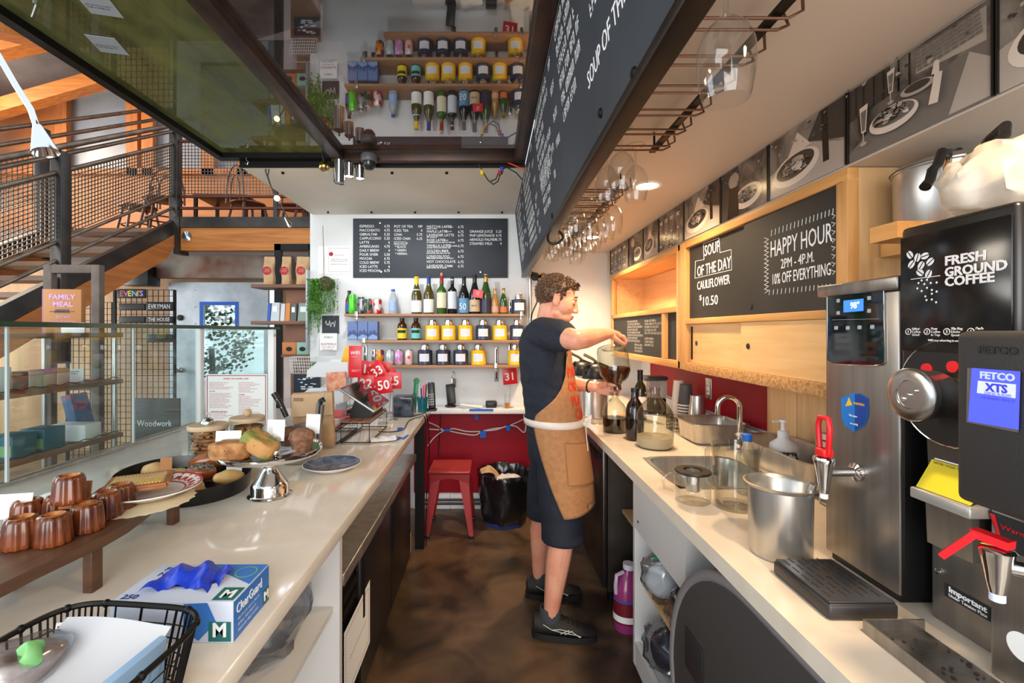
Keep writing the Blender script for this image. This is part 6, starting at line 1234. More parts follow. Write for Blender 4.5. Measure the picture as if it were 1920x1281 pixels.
MB().boxm(Matrix.Translation((0.085, -0.01, 0.048)) @ Matrix.Rotation(0.1, 4, 'Y'), 0.012, 0.17, 0.085, 0.002).build('blue_sleeve', colm((150, 190, 232), 0.4), dp)
q = thing('menu_slip', 'small menu slip with a red border standing in the wire basket', 'menu', BM @ Vector((-0.072, 0.096, 0.052)), 0.2); MB().boxm(Matrix.Rotation(-0.25, 4, 'X'), 0.06, 0.0012, 0.075).build('slip', M_paper, q)
m_ = MB(Matrix.Rotation(-0.25, 4, 'X')); m_.box(-0.027, 0.027, -0.0012, -0.0008, 0.031, 0.033).box(-0.027, -0.025, -0.0012, -0.0008, -0.034, 0.033).box(0.025, 0.027, -0.0012, -0.0008, -0.034, 0.033); m_.build('red_border', M_redink, q)
bgc = thing('snack_bag', 'clear bag of brown snacks with a green tag at the near corner', 'bag', (-0.612, 0.60, CZ+0.058))
m_ = MB(); m_.ball((0, 0, 0.032), (0.045, 0.05, 0.032), 20, 14); m_.jitter(0.010, 26); m_.build('film', M_film, bgc); m_ = MB(); m_.ball((0, 0, 0.028), (0.036, 0.042, 0.026), 18, 12); m_.jitter(0.009, 34); m_.build('contents', mat('snack_brown', (134, 96, 78), 0.6, col2=(214, 198, 188), scale=22), bgc)
m_ = MB(); m_.ball((0.022, -0.015, 0.052), (0.012, 0.016, 0.012), 12, 8); m_.jitter(0.010, 60); m_.build('green_tag', colm((112, 172, 104), 0.5), bgc)
# bags in the cupboard
def film_bag(p, r, label, seed, inner=None, grp=None, film=None):
    t = thing('plastic_bag', label, 'bag', p, 0, grp); m_ = MB(); m_.ball((0, 0, r[2]), r, 24, 16); m_.jitter(0.03, 13, seed); m_.jitter(0.016, 34, seed+3); m_.jitter(0.006, 80, seed)
    for v in m_.bm.verts: v.co.z = max(v.co.z, 0.001)
    m_.build('film', film or M_film, t)
    if inner: m_ = MB(); m_.ball((0, 0, r[2]*0.9), (r[0]*0.75, r[1]*0.75, r[2]*0.7), 18, 12); m_.jitter(0.02, 20, seed); m_.build('contents', inner, t)
    return t
film_bag((-0.60, 1.22, 0.596), (0.10, 0.14, 0.09), 'clear plastic bag on the shelf of the near white cupboard', 3)
# ================================================================= RIGHT COUNTER
M_plastic = glass('clear_acrylic_pitcher', (247, 247, 244), 1.6, edge=0.72)
M_coffee = mat('black_coffee', (34, 14, 8), 0.08, spec=0.6)
M_coffee2 = mat('brown_coffee', (70, 30, 18), 0.12, spec=0.6)
def lathe_thing(name, label, cat, loc, parts, group=None, rz=0, seg=36):
    t = thing(name, label, cat, loc, rz, group)
    for (pn, prof, m) in parts: MB().lathe(prof, seg=seg).build(pn, m, t)
    return t
# sink basin
sk = thing('sink', 'stainless sink basin set into the cream counter', 'sink', (0.8175, 1.71, 0.9305))
m_ = MB(); m_.grid(lambda u, v: (lambda a, k, z: (k*0.172*(abs(math.cos(a))**0.35)*(1 if math.cos(a) >= 0 else -1), k*0.180*(abs(math.sin(a))**0.35)*(1 if math.sin(a) >= 0 else -1), z))(2*PI*u, *[(1.09, 0.001), (1.08, 0.004), (1.0, 0.003), (0.97, -0.02), (0.94, -0.14), (0.85, -0.155), (0.15, -0.158), (0.1, -0.163)][min(7, int(round(v*7)))]), 64, 7, wrap=True)
m_.build('basin', M_steel, sk); MB().lathe([(0, -0.160), (0.030, -0.160), (0.033, -0.156), (0.0, -0.1575)], seg=20).build('drain', M_dsteel, sk)
fa = thing('faucet', 'chrome gooseneck faucet behind the sink', 'faucet', (1.10, 2.0, 0.9305))
MB().lathe([(0, 0), (0.026, 0), (0.026, 0.008), (0.016, 0.016), (0.016, 0.05), (0, 0.05)], seg=20).build('base', M_chrome, fa)
m_ = MB(); m_.tube([(0, 0, 0.045), (0, 0, 0.19)]+[(-0.042+0.042*math.cos(a), 0.025*(1-math.cos(a))/2, 0.19+0.045*math.sin(a)) for a in [PI*i/12 for i in range(1, 13)]]+[(-0.084, 0.025, 0.155)], 0.011, 14); m_.build('spout', M_chrome, fa)
m_ = MB(); m_.tube([(0.0, -0.01, 0.035), (-0.03, -0.035, 0.05)], 0.010, 10); m_.build('handle', M_black, fa)
def jug(name, label, loc, R_, H_, liquid, lm, mm=None, group='glass jugs on the counter'):
    t = thing(name, label, 'jug', loc, 0, group); r = R_
    prof = [(0, 0.004), (r*0.9, 0), (r, 0.012), (r, H_*0.52), (r*0.95, H_*0.60), (r*0.75, H_*0.70), (r*0.42, H_*0.80), (r*0.27, H_*0.86), (r*0.24, H_*0.95), (r*0.29, H_*0.955), (r*0.29, H_)]
    MB().lathe(prof, seg=40).build('glass', mm or M_glassj, t)
    m_ = MB(); m_.tube([(-r*0.26+0.0, 0, H_*0.93)]+[(-r*0.26-0.022*math.sin(a), 0, H_*0.885+0.022*math.cos(a)) for a in [PI*i/8 for i in range(1, 8)]]+[(-r*0.28, 0, H_*0.84)], 0.005, 8); m_.build('finger_loop', mm or M_glassj, t)
    if liquid: MB().lathe([(0, 0.006), (r*0.88, 0.004), (r*0.965, 0.014), (r*0.965, liquid), (0, liquid)], seg=40).build('liquid', lm, t)
    return t
jug('glass_jug', 'big clear glass jug with cloudy beige liquid at its bottom', (0.752, 2.07, 0.9305), 0.081, 0.27, 0.05, mat('beige_liquid', (196, 178, 152), 0.2))
jug('glass_jug', 'small glass jug half full of black coffee below the pour', (0.656, 2.385, 0.9305), 0.062, 0.207, 0.075, M_coffee)
t = lathe_thing('bottle', 'tall black growler bottle between the two glass jugs', 'bottle', (0.705, 2.21, 0.9305), [('body', [(0, 0.003), (0.04, 0), (0.043, 0.006), (0.043, 0.14), (0.036, 0.17), (0.018, 0.20), (0.0155, 0.235), (0, 0.236)], mat('black_glass', (18, 14, 14), 0.08, spec=0.7)), ('cap', [(0.018, 0.231), (0.018, 0.25), (0, 0.251)], M_black)])
t = lathe_thing('wine_bottle', 'dark green wine bottle behind the jugs on the cream counter', 'bottle', (0.90, 2.72, 0.9305), [('body', [(0, 0.003), (0.036, 0), (0.038, 0.006), (0.038, 0.17), (0.03, 0.20), (0.016, 0.225), (0.0145, 0.285), (0, 0.286)], bottle_mat('darkgreen', (34, 36, 14))), ('capsule', [(0.0165, 0.235), (0.0155, 0.28), (0.0165, 0.285), (0.0165, 0.296), (0, 0.297)], M_black)]); curved(t, 0.0386, 0.06, 0.14, WL)
# airpots
for (x, y, lb_) in ((0.645, 2.78, 'steel airpot with a black lever top behind the pouring jug'), (0.60, 2.99, 'steel airpot farthest back next to the person')):
    t = thing('airpot', lb_, 'airpot', (x, y, 0.9305), 0.3, 'steel airpots'); MB().lathe([(0, 0.0), (0.074, 0), (0.076, 0.012), (0.074, 0.014), (0.074, 0.24), (0.072, 0.25), (0, 0.25)], seg=40).build('body', M_steel, t)
    MB().lathe([(0.0775, 0.24), (0.079, 0.262), (0.076, 0.285), (0.06, 0.315), (0.03, 0.328), (0, 0.33)], seg=40).build('top', M_black, t)
    MB().boxm(Matrix.Translation((0.045, 0, 0.318)) @ Matrix.Rotation(0.35, 4, 'Y'), 0.10, 0.045, 0.022, 0.008).build('spout_cover', M_black, t)
    m_ = MB(); m_.tube([(0.03, 0, 0.325), (-0.02, 0, 0.36), (-0.075, 0, 0.385)], [0.008, 0.009, 0.010], 10); m_.build('lever', M_steel, t)
    m_ = MB(); m_.tube([(-0.07, -0.02, 0.26), (-0.09, -0.02, 0.30), (-0.05, -0.02, 0.33)], 0.006, 8); m_.build('carry_handle', M_black, t)
t = thing('hopper', 'clear plastic hopper box with a dark lid in the back corner', 'hopper', (1.06, 2.93, 0.9305)); MB().box(-0.06, 0.06, -0.05, 0.05, 0.0, 0.10, 0.006).build('base', M_black, t); MB().box(-0.065, 0.065, -0.055, 0.055, 0.101, 0.215, 0.012).build('clear_box', mat('grey_clear', (190, 186, 190), 0.15, trans=0.6), t); MB().box(-0.07, 0.07, -0.06, 0.06, 0.216, 0.240, 0.01).build('lid', mat('dark_lid', (48, 50, 60), 0.3), t)
t = thing('wooden_plate', 'stack of small wooden plates behind the small jug', 'plate', (0.80, 2.62, 0.9305)); 
for i in range(3): MB().lathe([(0, i*0.013), (0.06, i*0.013), (0.07, i*0.013+0.011), (0, i*0.013+0.0115)], seg=28).build('plate', M_oak, t)
# cups by the wall
def cup_stack(name, label, x, y, n, r0, r1, h, step, m, m2, group):
    t = thing(name, label, 'cups', (x, y, 0.9305), 0, group)
    for i in range(n):
        z = i*step; l = MB().lathe([(r1*1.02, z), (r1*1.05, z+0.003), (r1, z+0.005), (r0, z+h), (0, z+h+0.001)] if i == n-1 else [(r1*1.02, z), (r1*1.05, z+0.003), (r1, z+0.005), (r1*0.97, z+step)], seg=28)
        l.build('cup', m if (i == n-1 or i % 2 == 0 or m2 is None) else m2, t)
    return t
cup_stack('paper_cup_stack', 'upside-down stack of dark grey paper cups with white rims', 1.145, 2.66, 13, 0.030, 0.041, 0.115, 0.0085, mat('cup_grey', (84, 84, 90), 0.6), M_white, None)
cup_stack('paper_cup_stack', 'white paper cup stack just behind the dark grey cups', 1.165, 2.80, 8, 0.030, 0.040, 0.12, 0.015, mat('cup_white', (226, 220, 214), 0.6), None, None)
cup_stack('steel_cup_stack', 'upside-down steel cups between the paper cups and the sink', 1.14, 2.50, 3, 0.034, 0.048, 0.15, 0.012, M_steel, None, None)
t = thing('wire_basket', 'small dark wire basket with clear lids beside the paper cups', 'basket', (1.02, 2.42, 0.9305)); m_ = MB()
for z in (0.002, 0.02, 0.04, 0.06, 0.075): m_.tube([(-0.06, -0.05, z), (0.06, -0.05, z), (0.06, 0.05, z), (-0.06, 0.05, z)], 0.0018, 4, True)
for i in range(9):
    for y in (-0.05, 0.05): m_.tube([(-0.06+i*0.015, y, 0.002), (-0.06+i*0.015, y, 0.075)], 0.0014, 4)
    for x in (-0.06, 0.06): m_.tube([(x, -0.05+i*0.0125, 0.002), (x, -0.05+i*0.0125, 0.075)], 0.0014, 4)
m_.build('wires', M_dsteel, t); m_ = MB()
for i in range(5): m_.lathe([(0, 0.006+i*0.016), (0.042, 0.006+i*0.016), (0.046, 0.016+i*0.016), (0, 0.018+i*0.016)], seg=24)
tag(m_.build('lid_stack', M_plastic, None, (1.02, 2.42, 0.9305)), 'stack of clear cup lids in the small wire basket', 'lids')
t = thing('wall_outlet', 'steel wall outlet plate on the crimson panel', 'outlet', (1.2355, 2.56, 1.135)); MB().box(-0.005, 0, -0.036, 0.036, -0.058, 0.058, 0.002).build('plate', M_steel, t); MB().box(-0.008, -0.0052, -0.017, 0.017, -0.034, 0.034, 0.001).build('socket', M_white, t); m_ = MB(); m_.box(-0.0088, -0.0081, -0.008, -0.004, 0.010, 0.022).box(-0.0088, -0.0081, 0.004, 0.008, 0.010, 0.022).box(-0.0088, -0.0081, -0.008, -0.004, -0.022, -0.010).box(-0.0088, -0.0081, 0.004, 0.008, -0.022, -0.010); m_.build('slots', M_ink, t)
# hotel pans along the wall
def hotel_pan(x0, x1, y0, y1, z0, h, label, fill=None):
    t = thing('hotel_pan', label, 'pan', ((x0+x1)/2, (y0+y1)/2, z0), 0, 'steel hotel pans'); w, d = (x1-x0)/2, (y1-y0)/2
    lv = [(1.0, h), (1.0, h+0.003), (0.90, h+0.002), (0.86, h-0.01), (0.80, 0.008), (0.74, 0.003), (0.0, 0.003)]; lo_ = [(1.0, h), (0.90, h-0.002), (0.87, h-0.012), (0.81, 0.006), (0.74, 0.0), (0.0, 0.0)]
    sq = lambda a, k, z: (k*w*(abs(math.cos(a))**0.3)*(1 if math.cos(a) >= 0 else -1), k*d*(abs(math.sin(a))**0.3)*(1 if math.sin(a) >= 0 else -1), z)
    m_ = MB()
    for L_ in (lv, lo_): m_.grid(lambda u, v: sq(2*PI*u, *L_[int(round(v*(len(L_)-1)))]), 64, len(L_)-1, wrap=True)
    m_.build('pan', M_steel, t)
    if fill: m_ = MB(); m_.grid(lambda u, v: sq(2*PI*u, 0.84*v, h*0.55), 40, 3, wrap=True); m_.build('contents', fill, t)
    return t
hotel_pan(0.93, 1.205, 2.07, 2.34, 0.9305, 0.095, 'steel hotel pan beside the faucet with cloudy contents', mat('pan_fill', (120, 84, 72), 0.4))
hotel_pan(0.99, 1.205, 1.40, 1.88, 0.9305, 0.105, 'long steel hotel pan under the soap bottle')
t = lathe_thing('soap_bottle', 'white soap pump bottle with a black pattern in the long pan', 'soap bottle', (1.11, 1.72, 0.935), [('bottle', [(0, 0.002), (0.045, 0), (0.048, 0.01), (0.047, 0.075), (0.044, 0.095), (0.02, 0.115), (0.017, 0.125), (0, 0.126)], M_white), ('pump', [(0.019, 0.120), (0.019, 0.145), (0.008, 0.148), (0.007, 0.175), (0.014, 0.178), (0.013, 0.187), (0, 0.188)], M_white)])
curved(t, 0.0486, 0.03, 0.075, mat('soap_print', (30, 30, 32), 0.5, col2=(236, 234, 232), scale=34, lo=0.44, hi=0.5), -PI, PI*0.3); m_ = MB(); m_.tube([(0, 0, 0.182), (-0.04, 0, 0.180)], 0.004, 6); m_.build('nozzle', M_white, t)
for i, (z, c, lb_) in enumerate(((0.137, (64, 50, 48), 'dark tray at the bottom of the tray stack beside the tower'), (0.165, (206, 168, 156), 'pinkish tray in the middle of the tray stack'), (0.190, (214, 182, 170), 'pinkish tray on top of the tray stack beside the tower'))):
    t = thing('food_tray', lb_, 'tray', (1.12, 1.33-0.01*i, 0.9305+z), 0.05*i, 'trays stacked by the hot water tower'); m_ = MB(); m_.box(-0.075, 0.075, -0.11, 0.11, 0, 0.004).box(-0.085, -0.075, -0.12, 0.12, 0.002, 0.020).box(0.075, 0.085, -0.12, 0.12, 0.002, 0.020).box(-0.075, 0.075, -0.12, -0.11, 0.002, 0.020).box(-0.075, 0.075, 0.11, 0.12, 0.002, 0.020); m_.build('tray', colm(c, 0.5), t)
tag(MB().box(-0.09, 0.09, -0.12, 0.12, 0, 0.135, 0.02).build('dark_pouch', mat('dark_film', (52, 42, 40), 0.15, bump=0.6, bscale=18), None, (1.12, 1.33-0.12+0.02, 0.9305)), 'dark shiny pouch under the tray stack', 'pouch') if False else None
t = thing('dish_rack', 'dark shallow box supporting the food trays', 'rack', (1.12, 1.275, 0.9305)); MB().box(-0.08, 0.08, -0.11, 0.11, 0, 0.133, 0.01).build('body', mat('dark_film', (52, 42, 40), 0.2, bump=0.5, bscale=18), t)
# pitcher, blue-capped bottle, teapot, bain marie, copper mug
pi_ = thing('pitcher', 'clear ribbed plastic pitcher in front of the sink', 'pitcher', (0.735, 1.36, 0.9305), -0.9)
m_ = MB(); m_.lathe([(0, 0.003), (0.054, 0), (0.058, 0.006), (0.061, 0.10), (0.064, 0.150), (0.066, 0.188)], seg=72, wob=lambda a, z: 1+(0.018*math.cos(a*12) if 0.01 < z < 0.14 else 0)+(0.16*max(0, math.cos(a-0.6))**14 if z > 0.16 else 0)); m_.lathe([(0.0625, 0.188), (0.0605, 0.15), (0.057, 0.09), (0.054, 0.010), (0, 0.008)], seg=48); m_.build('body', M_plastic, pi_)
m_ = MB(); m_.tube([(-0.060, 0.02, 0.160), (-0.085, 0.03, 0.165), (-0.102, 0.035, 0.145), (-0.100, 0.035, 0.08), (-0.082, 0.03, 0.04), (-0.056, 0.02, 0.035)], [0.007, 0.007, 0.008, 0.008, 0.007, 0.006], 10); m_.build('handle', M_plastic, pi_)
t = lathe_thing('water_bottle', 'clear bottle with a blue cap just behind the ribbed pitcher', 'bottle', (0.835, 1.475, 0.9305), [('body', [(0, 0.002), (0.03, 0), (0.032, 0.005), (0.032, 0.12), (0.02, 0.155), (0.013, 0.168), (0.013, 0.18)], M_plastic), ('cap', [(0.0155, 0.170), (0.0155, 0.192), (0.013, 0.194), (0, 0.194)], colm((24, 96, 190), 0.4))])
tp_ = thing('glass_teapot', 'glass teapot with a black-rimmed steel infuser', 'teapot', (0.630, 1.41, 0.9305))
MB().lathe([(0, 0.002), (0.048, 0), (0.052, 0.006), (0.053, 0.08), (0.050, 0.088)], seg=40).build('glass_body', M_glassw, tp_)
m_ = MB(); m_.tube([(-0.050, 0.0, 0.080), (-0.075, 0, 0.086), (-0.093, 0, 0.070), (-0.088, 0, 0.040), (-0.062, 0, 0.030)], 0.0042, 8); m_.build('handle', M_glassw, tp_); m_ = MB(); m_.tube([(0.050, 0.012, 0.055), (0.07, 0.016, 0.068), (0.086, 0.02, 0.085)], [0.011, 0.008, 0.006], 10); m_.build('spout', M_glassw, tp_)
MB().lathe([(0.022, 0.088), (0.052, 0.0885), (0.054, 0.092), (0.052, 0.096), (0.028, 0.097), (0.024, 0.092), (0.022, 0.088)], seg=40).build('rim_ring', M_black, tp_); MB().lathe([(0.0215, 0.094), (0.0205, 0.035), (0.019, 0.032), (0, 0.032)], seg=28).build('infuser', M_steel, tp_)
bm_ = thing('bain_marie', 'tall steel bain-marie pot with a spoon standing in it', 'pot', (0.686, 1.075, 0.9305))
MB().lathe([(0, 0.002), (0.061, 0), (0.065, 0.006), (0.067, 0.158), (0.075, 0.164), (0.077, 0.168), (0.073, 0.169), (0.064, 0.160), (0.061, 0.01), (0, 0.008)], seg=48).build('pot', M_steel, bm_)
t = thing('spoon', 'steel spoon with its handle end above the bain-marie rim', 'spoon', (0.70, 1.06, 0.945)); m_ = MB(); m_.tube([(-0.01, 0.02, 0.01), (0.012, -0.03, 0.12), (0.016, -0.045, 0.155), (0.018, -0.052, 0.172)], [0.006, 0.007, 0.010, 0.007], 12); m_.ball((-0.01, 0.02, 0.008), (0.016, 0.02, 0.006), 12, 8); m_.build('spoon', M_steel, t)
cm = thing('copper_mug', 'hammered copper mug with a wire handle next to the bain-marie', 'mug', (0.985, 1.25, 0.9305)); M_cop = mat('copper', (206, 120, 76), 0.22, 1.0, bump=0.5, bscale=70, kind='voronoi')
MB().lathe([(0, 0.002), (0.038, 0), (0.041, 0.01), (0.036, 0.05), (0.039, 0.085), (0.041, 0.088), (0.036, 0.085), (0.033, 0.05), (0.035, 0.01), (0, 0.008)], seg=40).build('body', M_cop, cm); m_ = MB(); m_.tube([(-0.037, 0, 0.075), (-0.07, 0.01, 0.078), (-0.07, 0.01, 0.05), (-0.036, 0, 0.03)], 0.0028, 8); m_.build('handle', M_steel, cm)
# drip tray for the tower
dt = thing('drip_tray', 'black slotted drip tray in front of the hot water tower', 'drip tray', (0.678, 0.905, 0.9305)); MB().box(-0.064, 0.064, -0.082, 0.082, 0, 0.030, 0.006).build('tray', mat('charcoal_plastic', (40, 38, 39), 0.4), dt)
MB().box(-0.060, 0.060, -0.078, 0.078, 0.0302, 0.0335, 0.001).build('grid', mat('grid_plastic', (52, 52, 56), 0.35), dt); m_ = MB()
for i in range(7):
    for j in range(5):
        if (i, j) != (3, 2): x, y = -0.047+i*0.0155, -0.062+j*0.028+(0.010 if i % 2 else 0); m_.box(x-0.0014, x+0.0014, y, y+0.021, 0.0336, 0.0339)
m_.lathe([(0, 0.0336), (0.006, 0.0336), (0, 0.0339)], (0, 0.004, 0), 14); m_.build('slots', M_ink, dt)
# ---- hot water tower
XT = 0.785
ht = thing('hot_water_tower', 'slim steel hot water tower with a blue shield sticker', 'water boiler', (0, 0, 0))
M_twr = mat('tower_steel', (158, 153, 148), 0.30, 0.85, col2=(138, 133, 128), scale=40, stretch=(1, 1, 0.03))
MB().box(XT, 1.03, 0.871, 1.063, 0.948, 1.535, 0.003).build('body', M_twr, ht); MB().box(XT-0.012, 1.035, 0.862, 1.074, 1.536, 1.562, 0.003).build('top_cap', M_twr, ht); MB().box(XT+0.01, 1.02, 0.88, 1.055, 0.931, 0.9475).build('plinth', M_black, ht)
MB().box(XT+0.004, 1.031, 0.8645, 0.8705, 0.95, 1.53).build('side_panel', M_black, ht)
def face_pts(pts, X): return [onx(px, py, X) for (px, py) in pts]
m_ = MB(); m_.prism(face_pts([(1551, 546), (1657, 529), (1659, 680), (1652, 684), (1638, 686), (1565, 683), (1552, 675)], XT-0.0008), (-0.002, 0, 0)); gp = m_.build('control_glass', mat('black_glass_panel', (14, 16, 18), 0.04, spec=0.8), ht)
m_ = MB(); m_.tube(face_pts([(1551, 546), (1657, 529), (1659, 680), (1652, 684), (1638, 686), (1565, 683), (1552, 675)], XT-0.003), 0.0012, 5, True); m_.build('glass_trim', M_chrome, gp)
M_lcd = mat('lcd_blue', (40, 90, 220), 0.4, emit=(50, 110, 255), estr=1.4)
m_ = MB(); m_.prism(face_pts([(1582, 564), (1619, 560), (1619, 583), (1582, 586)], XT-0.0030), (-0.0006, 0, 0)); l = m_.build('lcd', M_lcd, gp)
text('98°', 0.020, frame(onx(1594, 579, XT-0.0040), BX, ZU), mat('lcd_text', (230, 240, 255), 0.5, emit=(220, 235, 255), estr=0.9), l, 'lettering', xs=0.9)
m_ = MB()
for (px, py) in ((1572, 564), (1572, 587), (1630, 559), (1630, 583)): p = onx(px, py, XT-0.0030); m_.box(p.x-0.0006, p.x, p.y-0.004, p.y+0.004, p.z-0.004, p.z+0.004, 0.001)
for (px, py) in ((1568, 615), (1590, 615), (1612, 614), (1636, 613)): p = onx(px, py, XT-0.0030); m_.box(p.x-0.0006, p.x, p.y-0.0045, p.y+0.0045, p.z-0.004, p.z+0.004, 0.001)
m_.bar(onx(1560, 600, XT-0.0032), onx(1648, 598, XT-0.0032), 0.0006, 0.0006)
m_.build('touch_icons', mat('icon_grey', (172, 176, 182), 0.5), gp)
m_ = MB(); m_.prism(face_pts([(1578, 746), (1600, 738), (1612, 738), (1628, 747), (1629, 780), (1622, 797), (1602, 811), (1585, 798), (1578, 782)], XT-0.0008), (-0.0006, 0, 0)); s_ = m_.build('shield_sticker', mat('sticker_blue', (30, 120, 206), 0.3), ht)
m_ = MB(); m_.prism(face_pts([(1603, 739), (1612, 739), (1627, 748), (1628, 780), (1621, 796), (1603, 809)], XT-0.0015), (-0.0003, 0, 0)); m_.build('shield_half', mat('sticker_navy', (24, 66, 150), 0.3), s_)
m_ = MB(); m_.prism(face_pts([(1585, 762), (1592, 745), (1598, 760)], XT-0.0019), (-0.0003, 0, 0)); m_.build('warning_triangle', mat('warn_yellow', (240, 196, 40), 0.4), s_)
text('WARNING', 0.0075, frame(onx(1600, 758, XT-0.0020), BX, ZU), mat('warn_yellow', (0, 0, 0)), s_, 'lettering', xs=0.8); text('Hot water', 0.0065, frame(onx(1592, 780, XT-0.0020), BX, ZU), M_chalk, s_, 'lettering', xs=0.8); text('use carefully', 0.006, frame(onx(1594, 795, XT-0.0020), BX, ZU), M_chalk, s_, 'lettering', xs=0.7)
# its tap
tpz = 1.455-(885-622)*0.97/FPX; ty = 0.97
m_ = MB(); m_.lathe([(0, 0), (0.019, 0), (0.019, 0.006), (0.010, 0.010), (0.010, 0.062), (0, 0.062)], (XT-0.0005, ty, tpz), 18, R=Matrix.Rotation(-PI/2, 3, 'Y')); tp = m_.build('tap_pipe', M_chrome, ht)
m_ = MB(); m_.lathe([(0, -0.045), (0.008, -0.045), (0.010, -0.035), (0.013, -0.01), (0.019, 0.02), (0.021, 0.028), (0.019, 0.032), (0, 0.033)], (XT-0.072, ty, tpz), 20); m_.build('tap_body', M_chrome, ht)
m_ = MB(); m_.lathe([(0, -0.056), (0.0075, -0.056), (0.0075, -0.0455), (0, -0.0455)], (XT-0.072, ty, tpz), 14); m_.build('nozzle', M_white, ht)
def tap_handle(c, s_=1.0):
    m_ = MB(); x, y, z = c; m_.tube([(x, y-0.012*s_, z), (x, y-0.017*s_, z+0.055*s_), (x, y-0.012*s_, z+0.073*s_), (x, y+0.012*s_, z+0.073*s_), (x, y+0.017*s_, z+0.055*s_), (x, y+0.012*s_, z)], 0.0055*s_, 10, True); return m_
m_ = tap_handle((XT-0.072, ty, tpz+0.042)); m_.box(XT-0.083, XT-0.061, ty-0.014, ty+0.014, tpz+0.0335, tpz+0.050, 0.003); m_.build('red_handle', M_redp, ht)
# ---- coffee grinder
XG = 0.76
gd = thing('coffee_grinder', 'black coffee grinder reading FRESH GROUND COFFEE with a steel knob', 'coffee grinder', (0, 0, 0))
MB().box(XG, 1.12, 0.655, 0.842, 1.29, 1.645, 0.008).build('head', mat('grinder_black', (18, 18, 19), 0.3), gd); MB().box(0.815, 1.12, 0.712, 0.84, 0.931, 1.289, 0.004).build('body', M_twr, gd)
MB().box(XG-0.0035, XG-0.0004, 0.659, 0.838, 1.42, 1.626, 0.001).build('front_label', mat('label_black', (12, 12, 14), 0.15, spec=0.6), gd)
XL = XG-0.0042
M_prt = mat('white_print', (206, 206, 210), 0.6)
serif = [('FRESH', 1771, 498, 1847, 0.034), ('GROUND', 1771, 519, 1888, 0.034), ('COFFEE', 1771, 537, 1864, 0.034)]
for (s_, a, y, b, sz) in serif:
    p = onx(a, y, XL); w = p.y-FPX*XL/(b-PX0); text(s_, 0.021, frame(p, BX, ZU), M_prt, gd, 'lettering', fit=w, bold=0.0006)
m_ = MB()
for (px, py, rot) in ((1706, 478, -0.6), (1720, 483, 0.3), (1734, 480, 1.4), (1709, 496, 0.7), (1727, 498, 0.6), (1744, 491, 0.9), (1725, 511, -0.9), (1741, 514, 0.5)):
    p = onx(px, py, XL); R_ = Matrix.Rotation(rot, 3, 'X'); 
    for s_ in (1, -1):
        pts = [(0, 0.0009*s_+0.0048*s_*math.sin(a), -0.0075*math.cos(a)) for a in [PI*i/8 for i in range(9)]]; m_.poly([p+R_ @ Vector(q) for q in pts])
m_.build('bean_print', M_prt, gd, fix=False)
m_ = MB(); m_.bar(onx(1708, 524, XL), onx(1762, 517, XL), 0.0006, 0.0012)
for (px, py) in ((1728, 526), (1722, 531), (1738, 525), (1745, 531), (1733, 533), (1756, 530), (1720, 541), (1728, 546), (1738, 540), (1747, 544), (1756, 547), (1735, 556), (1747, 551), (1737, 563), (1747, 562), (1755, 567)): m_.ball(onx(px, py, XL), (0.0004, 0.0019, 0.0019), 8, 6)
m_.build('grounds_print', M_prt, gd)
for i, (px, lines) in enumerate(((1703, 'Select\nCoffee\nGrind'), (1738, 'Pour\nCoffee\nin Top'), (1775, 'Slip Bag\nUnder\nSpout'), (1820, 'Push'))):
    p = onx(px, 622, XL); m_ = MB(); m_.tube([p+Vector((0, 0.0052*math.cos(a), 0.0052*math.sin(a))) for a in [2*PI*k/20 for k in range(20)]], 0.0006, 4, True); m_.build('ring_print', M_prt, gd)
    text(str(i+1), 0.009, frame(p+Vector((0, 0.0024, -0.003)), BX, ZU), M_prt, gd, 'lettering'); text(lines, 0.0058, frame(p+Vector((0, -0.0072, 0.003)), BX, ZU), M_prt, gd, 'lettering', lsp=0.9)
text('Will stop when bag is removed', 0.005, frame(onx(1740, 640, XL), BX, ZU), M_prt, gd, 'lettering')
m_ = MB(); p = onx(1875, 427, XG-0.001); m_.tube([p+Vector((0, 0.016*math.cos(a), 0.0045*math.sin(a))) for a in [2*PI*k/24 for k in range(24)]], 0.0012, 5, True); m_.build('oval_emblem', M_prt, gd)
kc = onx(1752, 738, XG); kc = Vector((XG, 0.752, 1.353)); RX = Matrix.Rotation(-PI/2, 3, 'Y')
m_ = MB(); m_.lathe([(0.0, 0.0006), (0.088, 0.0006), (0.088, 0.003), (0, 0.003)], kc, 56, R=RX); dp_ = m_.build('dial_plate', mat('dial_black', (24, 24, 25), 0.35), gd); m_ = MB(); m_.tube([kc+Vector((-0.003, 0.088*math.cos(a), 0.088*math.sin(a))) for a in [2*PI*k/48 for k in range(48)]], 0.0014, 5, True); m_.build('dial_rim', M_chrome, dp_)
kc2 = kc+Vector((0, 0.006, -0.003))
m_ = MB(); m_.lathe([(0.034, 0.003), (0.040, 0.02), (0.042, 0.048), (0.044, 0.050), (0.044, 0.060), (0.041, 0.0625), (0.024, 0.0625), (0.023, 0.060), (0, 0.060)], kc2, 48, R=RX); kb_ = m_.build('steel_knob', mat('satin_steel', (196, 192, 188), 0.24, 1.0), gd)
m_ = MB(); 
for (dy, dz) in ((0, 0), (0.011, -0.008), (-0.011, 0.008)): m_.ball(kc2+Vector((-0.0605, dy, dz)), (0.0025, 0.004, 0.004), 10, 6)
m_.build('screws', M_chrome, kb_)
for (px, py) in ((1738, 692), (1787, 688)): p = onx(px, py, XG-0.003); m_ = MB(); m_.lathe([(0, 0), (0.0095, 0), (0.0095, 0.002), (0, 0.0022)], p, 20, R=RX); m_.build('red_mark', M_redp, dp_)
